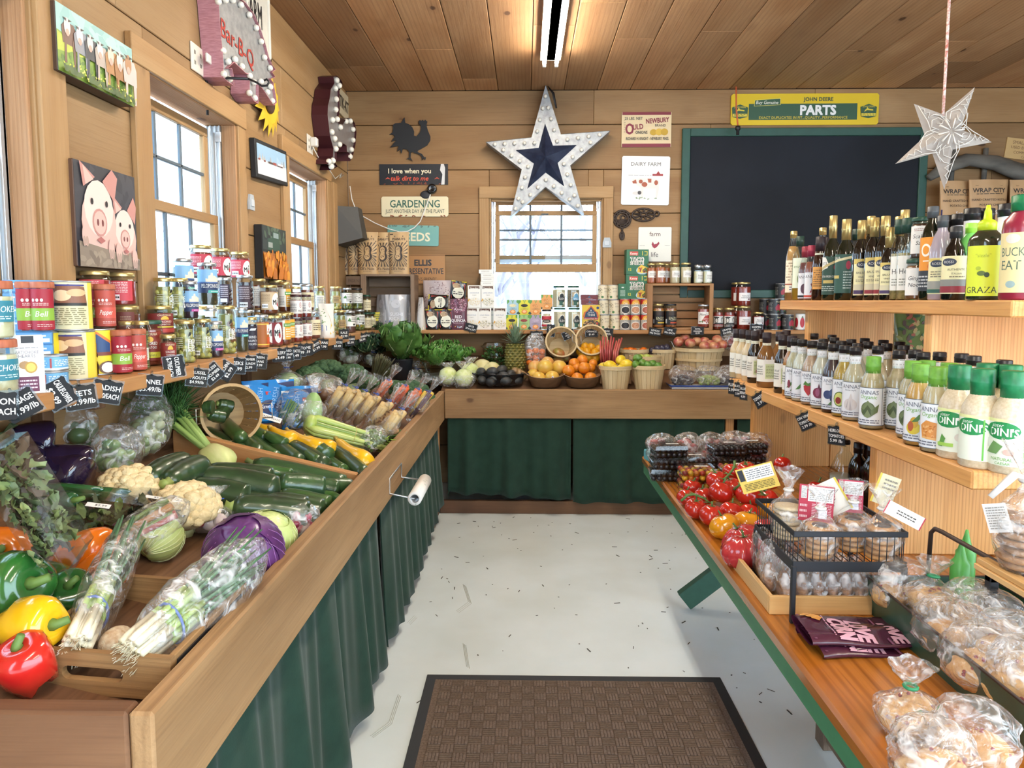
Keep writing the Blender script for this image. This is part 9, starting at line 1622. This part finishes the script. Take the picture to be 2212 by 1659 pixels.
# plums/radish bags, berry clamshells, pots
for i,(px,py,h,w,l)in enumerate(((1422,985,.16,.15,'at the far left corner of the table'),(1479,985,.16,.14,'second from the left'),(1526,985,.165,.15,'third, behind the berry boxes'),(1578,985,.17,.16,'fourth, next to the shelf upright'),(1618,985,.17,.13,'half hidden at the shelf upright'))):p=tb(px,997,TZ);bagd('plum_bag','crinkled clear bag of red fruit %s'%l,'bag of red fruit',(p.x,3.38+.02*(i%2),TZ),(0,0,i),w,.14,h,130+i,balls(['7c2434','96303c','a84a48','5c1c2c'],12,.028,w*.3,h*.5),neck=None,tie=False,group='bags of red fruit',crink=.1)
mb=MB();mb.box((-.04,-.04,0),(.04,.04,.05),0,.004);solo('pulp_box',mb,[M('5a9aa0',.7)],'teal berry box under the leftmost red fruit bag','box',tb(1413,1000,TZ)+Vector((.01,.06,0)),(0,0,.2))
def berries(c,r,w,d,h):return lambda mb:([mb.ball((-w*.4+w*.8*(i%6)/5,-d*.38+d*.76*(i//6%4)/3,r+(i//24)*r*1.5),(r,r,r),9,6,i%len(c))for i in range(48 if h>.035 else 24)],[M(q,.35,var=.2,vs=80,coat=.3)for q in c])[1]
BBK=['1c1a20','26222a','16141a'];CT=['d8a820','d07a1c','b83a24','e0b42c','8a2a20']
CW,CD,CH=.15,.115,.052
for px,Y,n,kind,nm in((1440,3.12,3,0,'blackberry box in the left column'),(1492,3.14,2,0,'blackberry box in the middle column'),(1564,3.16,3,0,'blackberry box in the column by the upright'),(1612,3.2,3,0,'blackberry box partly hidden by the upright'),(1504,2.92,2,1,'box of yellow and red cherry tomatoes in front'),(1592,2.97,2,1,'box of cherry tomatoes behind the vine tomatoes')):
 for k in range(n):clam('clear %s, %s'%(nm,('bottom','second','topmost')[k]if n==3 else('lower','upper')[k]),(xat(px,Y,.85)+.004*k,Y,TZ+.0005+(CH+.001)*k),(0,0,.08*(k-1)),CW,CD,CH,berries(BBK if not kind else CT,.0125,CW,CD,CH),group='berry boxes' if not kind else 'cherry tomato boxes')
 # tomatoes
def tomato(key,c,c2,r,sq,lob,amp):
 mb=MB();mb.ball((0,0,0),(r,r,r*sq),36 if lob else 22,18,0,fn=lambda v:(1-.16*math.exp(-(math.hypot(v.x,v.y)/.3)**2))*(1-amp*(abs(cos(lob*.5*math.atan2(v.y,v.x)+.3*sin(3*math.atan2(v.y,v.x))))**.5*-1+1)*math.hypot(v.x,v.y)**.4 if lob else 1))
 ca=MB()
 for i in range(5):a=2*PI*i/5;ca.add([(.004*cos(a+1),.004*sin(a+1),r*sq*.86),(.022*cos(a),.022*sin(a),r*sq*.96),(.004*cos(a-1),.004*sin(a-1),r*sq*.86)],[(0,1,2)])
 ca.tu([(0,0,r*sq*.8),(.002,0,r*sq*.97),(.008,.002,r*sq+.012)],[.004,.003,.003],6);return proto(key,'tomato',[('fruit',mb.mesh('fruit',[M(c,.16,c2=c2,vs=8,coat=.6)])),('calyx',ca.mesh('calyx',[M('4f7038',.6)]))])
tomato('tom','c02a1c','b22418',.041,.9,0,0);tomato('tom_y','e0981c','d68c12',.053,.8,5,.06);tomato('heir','c0383c','a82c30',.07,.72,11,.22);tomato('tom_b','5a3420','4a4a24',.045,.85,5,.05)
TM=[('tom',1503,1098,.80,1.0,'vine tomato lowest at the left edge'),('tom',1482,1075,.795,.9,'vine tomato at the far left under the green stem'),('tom',1495,1053,.80,.9,'vine tomato behind the leftmost stem'),('tom',1520,1073,.81,.95,'vine tomato between the left stem and the big middle one'),('tom',1557,1064,.845,1.1,'large vine tomato in the middle of the heap'),('tom',1548,1037,.85,1.0,'vine tomato at the upper left of the heap'),('tom',1617,1069,.85,1.15,'biggest vine tomato right under the forked stem'),('tom',1612,1018,.87,1.05,'vine tomato topmost, below the yellow card'),('tom',1581,1052,.84,.95,'vine tomato in the shade between the two biggest'),('tom',1620,1042,.85,.95,'vine tomato behind the forked stem'),('tom',1661,1038,.85,1.0,'vine tomato under the point of the yellow card'),('tom',1657,1078,.83,.95,'vine tomato against the cookie bags'),('tom',1537,1113,.80,1.05,'tomato lower left of the yellow ones'),('tom',1578,1106,.805,1.0,'tomato just behind the first yellow one'),('tom',1618,1108,.80,.9,'tomato low in the middle behind the second yellow one'),('tom',1580,1020,.86,.9,'tomato at the back beside the topmost one'),('tom',1690,1003,.86,.9,'tomato behind the tall cookie bag neck'),('tom_y',1566,1137,.80,1.0,'first yellow-orange tomato, in front'),('tom_y',1615,1130,.80,.95,'second yellow-orange tomato beside the basket leg'),('tom_y',1657,1100,.80,.8,'yellow tomato half hidden behind the basket corner'),('tom_b',1637,1133,.795,.85,'brown-green tomato beside the second yellow one'),('tom_b',1678,1172,.80,1.0,'dark brown tomato behind the basket leg'),('heir',1604,1168,.81,.95,'ribbed pink heirloom tomato, rear half of the pair'),('heir',1610,1193,.805,1.05,'largest ribbed red heirloom tomato in front'),('heir',1660,1150,.81,.75,'ribbed heirloom tomato behind the basket leg')]
for k,px,py,z,s,l in TM:rr=Rnd(px);inst(k,l,'tomato',tb(px,py,z),0,'tomatoes on the table',(rr.uniform(-.4,.6),rr.uniform(-.4,.4),px),s)
tomato('tom_red','a81c1c','981818',.05,.9,0,0);inst('tom_red','red tomato behind the cookie bags by the far upright','tomato',(xat(1770,2.75,.9),2.75,TZ+.045),0,'tomatoes on the table')
for pts,l in(([(1471,1082,.83),(1485,1070,.85),(1500,1068,.855),(1520,1076,.85),(1533,1086,.83)],'green tomato vine stem at the left of the heap'),([(1586,1057,.88),(1600,1046,.905),(1622,1045,.91),(1640,1058,.895),(1652,1070,.87)],'forked green tomato vine stem over the biggest tomatoes'),([(1587,995,.93),(1586,1010,.905),(1575,1025,.89),(1563,1036,.885)],'green tomato vine stem sticking up at the back')):
 P=[tb(*q)for q in pts];t=thing('tomato_vine',l,'stem',P[0],group='tomato vines');mb=MB();mb.tu([q-P[0]for q in P],[.005,.0045,.0045,.004,.003][:len(P)],7)
 for i,q in enumerate(P[1:]):rr=Rnd(i);b=q-P[0];[mb.tu([b,b+Vector((rr.uniform(-.02,.02),rr.uniform(-.02,.02),rr.uniform(-.006,.012)))],[.0025,.001],5)for k in range(5)]
 mb.bu('stem',[M('5a7a3c',.6)],t)
 # bamboo tray of biscotti, wire basket of cookies
BAM=wood('bamboo','d9b27c','c99c62',0,.45,.05,26,c3='a87c48',fine=.3);x0,x1,y0,y1=.617,.875,1.745,2.06
t=thing('bamboo_tray','light bamboo tray holding bagged biscotti under the wire basket','tray',(x0,y0,TZ));P_=lambda mb,n,m:pb(mb,n,m,t)
for a,b,ax in(((x0,y0,TZ),(x1,y0+.012,TZ+.048),0),((x0,y1-.012,TZ),(x1,y1,TZ+.048),0),((x0,y0+.012,TZ),(x0+.012,y1-.012,TZ+.048),1),((x1-.012,y0+.012,TZ),(x1,y1-.012,TZ+.048),1)):mb=MB();mb.bd(a,b,ax,0,.002);P_(mb,'side',[BAM])
mb=MB();mb.bd((x0+.012,y0+.012,TZ),(x1-.012,y1-.012,TZ+.008),1);P_(mb,'bottom',[BAM])
COOK=M('a8744a',.8,c2='6b4429',vs=70,bump=.8,bs=160)
for i,(px,h,l)in enumerate(((1662,.115,'at the far corner of the tray'),(1694,.1,'second from the far corner'),(1724,.095,'third, left of the basket leg'),(1762,.095,'fourth, right of the basket leg'),(1791,.1,'fifth in the row'),(1818,.1,'sixth in the row'),(1850,.095,'seventh, broad side showing'),(1873,.07,'last, at the green tin'))):
 Y=1.80+(.06 if i==0 else 0);X=xat(px,Y,.82);t=bagd('biscotti_bag','clear bag of brown biscotti %s'%l,'bag of biscotti',(X,Y,TZ+.009),(0,0,-.15+.1*(i%3)),.052,.1,h+.035,140+i,lambda mb:(mb.ball((0,0,.042),(.017,.042,.042),14,10,fn=lambda v:1+.1*mnoise.noise(v*5)),[COOK])[1],neck=None,tie=False,group='biscotti bags',crink=.08)
for i in range(4):bagd('biscotti_bag','clear bag of biscotti in the rear row of the tray, %s'%('first','second','third','fourth')[i],'bag of biscotti',(.67+.05*i,1.96,TZ+.009),(0,0,.1*i),.052,.1,.15,150+i,lambda mb:(mb.ball((0,0,.042),(.017,.042,.042),12,9),[COOK])[1],neck=None,tie=False,group='biscotti bags',crink=.08)
t=thing('wire_basket','black wire basket on legs filled with tied cookie bags','basket',(.66,1.72,TZ));P_=lambda mb,n:pb(mb,n,[M('25272c',.45,.3)],t);x0,x1,y0,y1=.657,.925,1.70,1.985;zb0,zb1=.905,.985
for z,nm in((zb0,'lower_band'),(zb1,'upper_band')):
 mb=MB();q=.004;[mb.box(a,b,0,.0015)for a,b in(((x0-q,y0-q,z-.014),(x1+q,y0,z+.012)),((x0-q,y1,z-.014),(x1+q,y1+q,z+.012)),((x0-q,y0,z-.014),(x0,y1,z+.012)),((x1,y0,z-.014),(x1+q,y1,z+.012)))]if z==zb0 else[mb.box(a,b,0,.0015)for a,b in(((x0-q,y0-q,z-.007),(x1+q,y0,z+.007)),((x0-q,y1,z-.007),(x1+q,y1+q,z+.007)),((x0-q,y0,z-.007),(x0,y1,z+.007)),((x1,y0,z-.007),(x1+q,y1,z+.007)))];P_(mb,nm)
mb=MB()
for i in range(15):x=x0+(x1-x0)*(i+.5)/15;[mb.tu([(x,y,zb0),(x,y,zb1)],.0012,4)for y in(y0,y1)];mb.tu([(x,y0,zb0-.004),(x,y1,zb0-.004)],.0012,4)
for i in range(16):y=y0+(y1-y0)*(i+.5)/16;[mb.tu([(x,y,zb0),(x,y,zb1)],.0012,4)for x in(x0,x1)]
P_(mb,'wire_mesh')
for x,y in((x0,y0),(x1,y0),(x0,y1),(x1,y1)):mb=MB();mb.box((x-.006,y-.006,TZ),(x+.006,y+.006,zb0),0,.002);P_(mb,'leg')
def cookiebag(label,px,Y,c,n,w,top,seed,card=None):
 X=xat(px,Y,.97);t=thing('cookie_bag',label,'bag of cookies',(X,Y,zb0),group='cookie bags in the wire basket');mb=MB();rr=Rnd(seed)
 for k in range(n):mb.la([(.001,.0),(.034,.001),(.038,.005),(.037,.010),(.024,.0125),(.001,.0125)],20,0,T((rr.uniform(-.004,.004),rr.uniform(-.004,.004),.002+.0135*k),rr.uniform(-.06,.06),rr.uniform(-.06,.06)))
 if top:mb.la([(.001,0),(.02,.0),(.02,.002),(.001,.003)],16,1,T((0,0,.002+.0135*n)))
 mb.bu('cookies',[M(c,.75,c2='a87844' if top else 'cbb48c',vs=50,bump=.5,bs=150),M('2e1a1c',.3)],t);H=.0135*n+.1;mb=MB();bag(mb,w,w,H,seed,neck=.14,flare=.55,crink=.07);mb.bu('plastic_bag',BAGM,t);mb=MB();mb.tu([(.011*cos(a),.011*sin(a),H*.7)for a in[i*.7 for i in range(9)]],.004,5,closed=True);mb.bu('ribbon',[M('e0dcd6',.4)],t)
 for(dx,dy,dz,ry,rx,W_,H_,col,el)in(card or[]):
  ink=Ink([M(col,.5)]);mb=MB();mb.pm([(-W_/2,-H_/2),(W_/2,-H_/2),(W_/2,H_/2),(-W_/2,H_/2)],0,.0006);ink.draw(mb,W_,H_,[sh(e)for e in el],y=-.0004,zr=(-.5,.5));mb.bu('tag',ink.mats,t,(dx,dy,dz),(rx,ry,-.35))
NUT=[('r',-.24,.48,.55,.96,'e8e6e4'),('l',-.2,.44,.58,.93,7,'8a8a8a'),('r',-.44,-.28,.62,.96,'e8e6e4'),('l',-.43,-.29,.64,.94,9,'2a2a2a'),('l',-.12,.44,.1,.5,9,'e0b8bc'),('l',-.46,-.24,.05,.5,3,'e0b8bc'),('r',.08,.32,.1,.34,'e8e6f0')]
cookiebag('bag of pale shortbread at the far corner of the basket with a big red card',1702,1.9,'d8c4a0',7,.1,False,161,[(.05,-.06,.115,.03,-.1,.085,.095,'b02c44',NUT),(-.075,.03,.16,-.35,.2,.1,.075,'d9b858',[('r',-.3,.45,.45,.95,'e6e2da'),('l',-.26,.42,.5,.9,5,'77777a'),('r',-.46,-.32,.5,.95,'2c2c34'),('l',-.4,.4,.08,.38,5,'6a5a2c')])])
cookiebag('bag of jam topped cookies at the near left corner of the basket',1771,1.76,'cf9e66',6,.095,True,162)
cookiebag('bag of jam topped cookies in the middle with a red card behind',1842,1.82,'cf9e66',6,.095,True,163,[(.0,.02,.135,.0,-.05,.062,.085,'b83a54',NUT),(-.04,.03,.13,-.55,-.05,.06,.09,'e6e2d6',[('r',-.5,-.42,0,1,'d9c04a'),('r',.42,.5,0,1,'d9c04a'),('t','BISQUIMA',0,.5,.1,'4a4a48',.8,{'rot':1.0})])])
cookiebag('bag of jam topped cookies at the near right with a long white tag',1905,1.76,'cf9e66',6,.1,True,164,[(.035,-.035,.12,.45,-.2,.09,.034,'eeeae4',[('r',-.5,-.47,0,1,'b03044'),('r',.47,.5,0,1,'b03044'),('l',-.2,.3,.3,.7,2,'55504c')]),(.03,.05,.16,.3,0,.05,.08,'d8d0b0',[('r',-.5,-.4,0,1,'d9c04a'),('l',-.2,.4,.5,.9,3,'8a8478')])])
# purple snack packets
ink_el=[('r',-.47,.47,.93,.96,'7a4a66'),('r',-.47,.47,.04,.07,'7a4a66'),('t','LOVE',.12,.66,.2,'d8a8bc',.68,{'bold':.06}),('t','CORN',.12,.44,.2,'d8a8bc',.68,{'bold':.06}),('l',-.3,.4,.28,.32,1,'c090a8'),('g',-.26,.16,.16,.09,9,.1,['d8964a','e0a85c'])]
pouch('snack_packet',.14,.03,.19,'4a1e34',ink_el,rough=.25,coat=.5,name='snack_packet')
for i,(px,py,z,rz,l)in enumerate(((1835,1385,.768,-1.5,'purple snack packet lowest in front on the table'),(1822,1362,.79,-1.6,'purple snack packet on top of the little pile'),(1885,1368,.775,-1.35,'purple snack packet half under the green tin side'))):inst('snack_packet',l,'snack packet',tb(px,py,z)-Matrix.Rotation(rz,3,'Z')@Vector((0,.095,0)),0,'purple snack packets',(-PI/2,0,rz))
# green tin trough with scones
GT=M('2c5140',.4,coat=.2,c2='254638',vs=14);x0,x1,y0,y1,zt=.865,1.17,1.17,1.765,.855
t=thing('tin_trough','long dark green tin trough with rusty rim and bail handle full of scone bags','trough',(x0,y0,TZ));mb=MB()
o4=lambda q,z:[(x0+q,y0+q,z),(x1-q,y0+q,z),(x1-q,y1-q,z),(x0+q,y1-q,z)]
R4=[o4(.012,TZ),o4(0,zt),o4(.002,zt),o4(.014,TZ+.003)];mb.add([v for r_ in R4 for v in r_],[(3,2,1,0),(12,13,14,15)]+[(j*4+i,j*4+(i+1)%4,j*4+4+(i+1)%4,j*4+4+i)for j in range(3)for i in range(4)]);pb(mb,'tin_body',[GT],t)
RUST=M('4a3c36',.6,.4);mb=MB();mb.tu(o4(0,zt),.0035,6,closed=True);pb(mb,'rim',[RUST],t);mb=MB();xm=1.02;mb.tu([(xm,y1+.003,zt-.03),(xm,y1-.004,zt+.115),(xm,y1-.02,zt+.13),(xm,y1-.05,zt+.132),(xm,y0+.05,zt+.132),(xm,y0,zt+.1),(xm,y0-.003,zt-.03)],.0055,8);pb(mb,'bail_handle',[RUST],t)
SCM=[M('d6ac74',.8,c2='b9884e',vs=45,bump=.7,bs=110),M('8a2a30',.5)]
def scone(label,loc,rot,s,seed,tie=True,n=2,group='scone bags in the green trough'):
 def inner(mb):
  rr=Rnd(seed)
  for k in range(n):
   so=rr.uniform(0,50);c=Vector(((k-(n-1)/2)*.05,rr.uniform(-.012,.012),.04));mb.ball(c,(.043,.052,.036),18,12,0,fn=lambda v:1+.18*mnoise.noise(v*2+Vector((so,0,0)))+.08*mnoise.noise(v*6))
   for i in range(8):a=rr.uniform(0,6.3);b=rr.uniform(.1,1.3);mb.ball(c+Vector((.041*cos(a)*cos(b),.05*sin(a)*cos(b),.035*sin(b))),.0045,6,4,1)
  return SCM
 t=bagd('scone_bag',label,'bag of scones',loc,rot,.15 if n>1 else.12,.13,.15,seed,inner,neck=.14 if tie else None,tie=False,s=s,group=group,crink=.08)
 if tie:mb=MB();mb.tu([(.013*cos(a),.013*sin(a),.105)for a in[i*.7 for i in range(9)]],.004,5,closed=True);mb.bu('green_tape',[M('2a8a5c',.4)],t)
 return t
for i,(px,py,z,tie,l)in enumerate(((1945,1285,.84,False,'scone bag at the far end of the trough'),(2010,1290,.855,True,'scone bag with red berries and a green taped neck, upright at the far end'),(2095,1335,.85,False,'pale topped scone bag in the middle of the trough'),(2060,1375,.83,False,'scone bag lying at the trough side below the pale one'),(2150,1365,.85,False,'broad scone bag in the middle, nearer the handle'),(2130,1440,.83,False,'scone bag at the near part of the trough side'),(2190,1470,.83,False,'scone bag nearest the right edge in the trough'),(2180,1410,.85,False,'scone bag under the handle at the right edge'))):p=tb(px,py,z);scone(l,p-Vector((0,0,.045)),(.15*(i%3-1),.12,.7*i),.9,170+i,tie)
for px,py,rot,n,l in((1945,1605,(0,0,.4),2,'scone bag on the bare table, farther left, with green tape'),(2085,1690,(0,0,-.3),2,'scone bag on the bare table, pale top, against the trough'),(1990,1740,(0,0,.2),2,'scone bag nearest the bottom edge of the photo')):p=tb(px,py,TZ);scone(l,p+Vector((.03,.03,0)),rot,.85,int(px),px==1945,n,'scone bags on the table')
# dark riser with plywood, cookie bag, pot with green shoots, dark bottles behind
t=thing('riser','dark riser with a plywood top at the near end of the shelf unit','riser',(1.15,1.38,TZ));mb=MB();[mb.box((x,y,TZ),(x+.02,y+.02,.965),0,.002)for x in(1.0,1.38)for y in(1.2,1.5)];[mb.box((1.0,y,.945),(1.4,y+.02,.965),0,.002)for y in(1.2,1.5)];pb(mb,'dark_frame',[M('1c1c20',.5)],t)
for k in range(2):mb=MB();mb.bd((.985+.006*k,1.18,.9655+.0125*k),(1.42,1.535,.9775+.0125*k),1,0,.001);pb(mb,'plywood_sheet',[BAM],t)
t=thing('cookie_bag','clear ribbon-tied bag with a stack of brown cookies at the right edge','bag of cookies',(1.04,1.46,.991));mb=MB()
for k in range(7):mb.la([(.001,0),(.044,.001),(.049,.006),(.046,.013),(.001,.015)],20,0,T((Rnd(k).uniform(-.006,.006),0,.003+.0165*k),.05*(k%3-1),.04))
mb.bu('cookies',[M('a8805c',.8,c2='8a6444',vs=60,bump=.6,bs=140)],t);mb=MB();bag(mb,.125,.12,.27,199,neck=.16,flare=.6,crink=.08);mb.bu('plastic_bag',BAGM,t);mb=MB();mb.tu([(.014*cos(a),.014*sin(a),.19)for a in[i*.7 for i in range(9)]],.006,5,closed=True);[mb.tu([(.012,-.01,.19),(.05*s_,-.03,.21),(.09*s_,-.02,.16)],[.004,.009,.006],6,flat=.3)for s_ in(-1,1)];mb.bu('ribbon',[M('e2dfdc',.4)],t);ink=Ink([M('dcd8d4',.5)]);mb=MB();mb.pm([(-.022,-.03),(.022,-.03),(.022,.03),(-.022,.03)],0,.0006);ink.draw(mb,.044,.06,[('l',-.4,.4,-.4,.4,9,'99958f')],y=-.0004,zr=(-.5,.5));mb.bu('tag',ink.mats,t,(-.06,.0,.11),(0,-.3,-.9))
t=thing('green_bottle_pair','bright green nozzle tops showing behind the trough handle','bottle',tb(2075,1215,.93));mb=MB();[mb.la([(.02,-.17),(.022,0),(.014,.01),(.006,.04),(.003,.055),(.0001,.056)],14,0,T((dx,dy,dz)))for dx,dy,dz in((0,0,0),(.03,.03,.015))];mb.bu('nozzle_bottles',[M('4f9a44',.4)],t)
bottle('dark_vinegar',pr(.035,.24,.05,.016,.05),DG,'black',.2);bottle('clear_jug',[(.05,0),(.055,.006),(.055,.12),(.03,.18),(.017,.2),(.017,.24)],GL,'black',.225,liq='d8d2b8',liqz=.1)
for px,Y,k,l in((1853,2.75,'dark_vinegar','dark bottle under the lower shelf, left of the pair'),(1882,2.7,'dark_vinegar','dark bottle under the lower shelf, right of the pair'),(1868,2.85,'dark_vinegar','dark bottle behind the pair under the lower shelf'),(1824,2.8,'clear_jug','clear jug beside the dark bottles under the lower shelf')):inst(k,l,'bottle',(xat(px,Y,.9),Y,TZ),0,'bottles under the lower shelf')
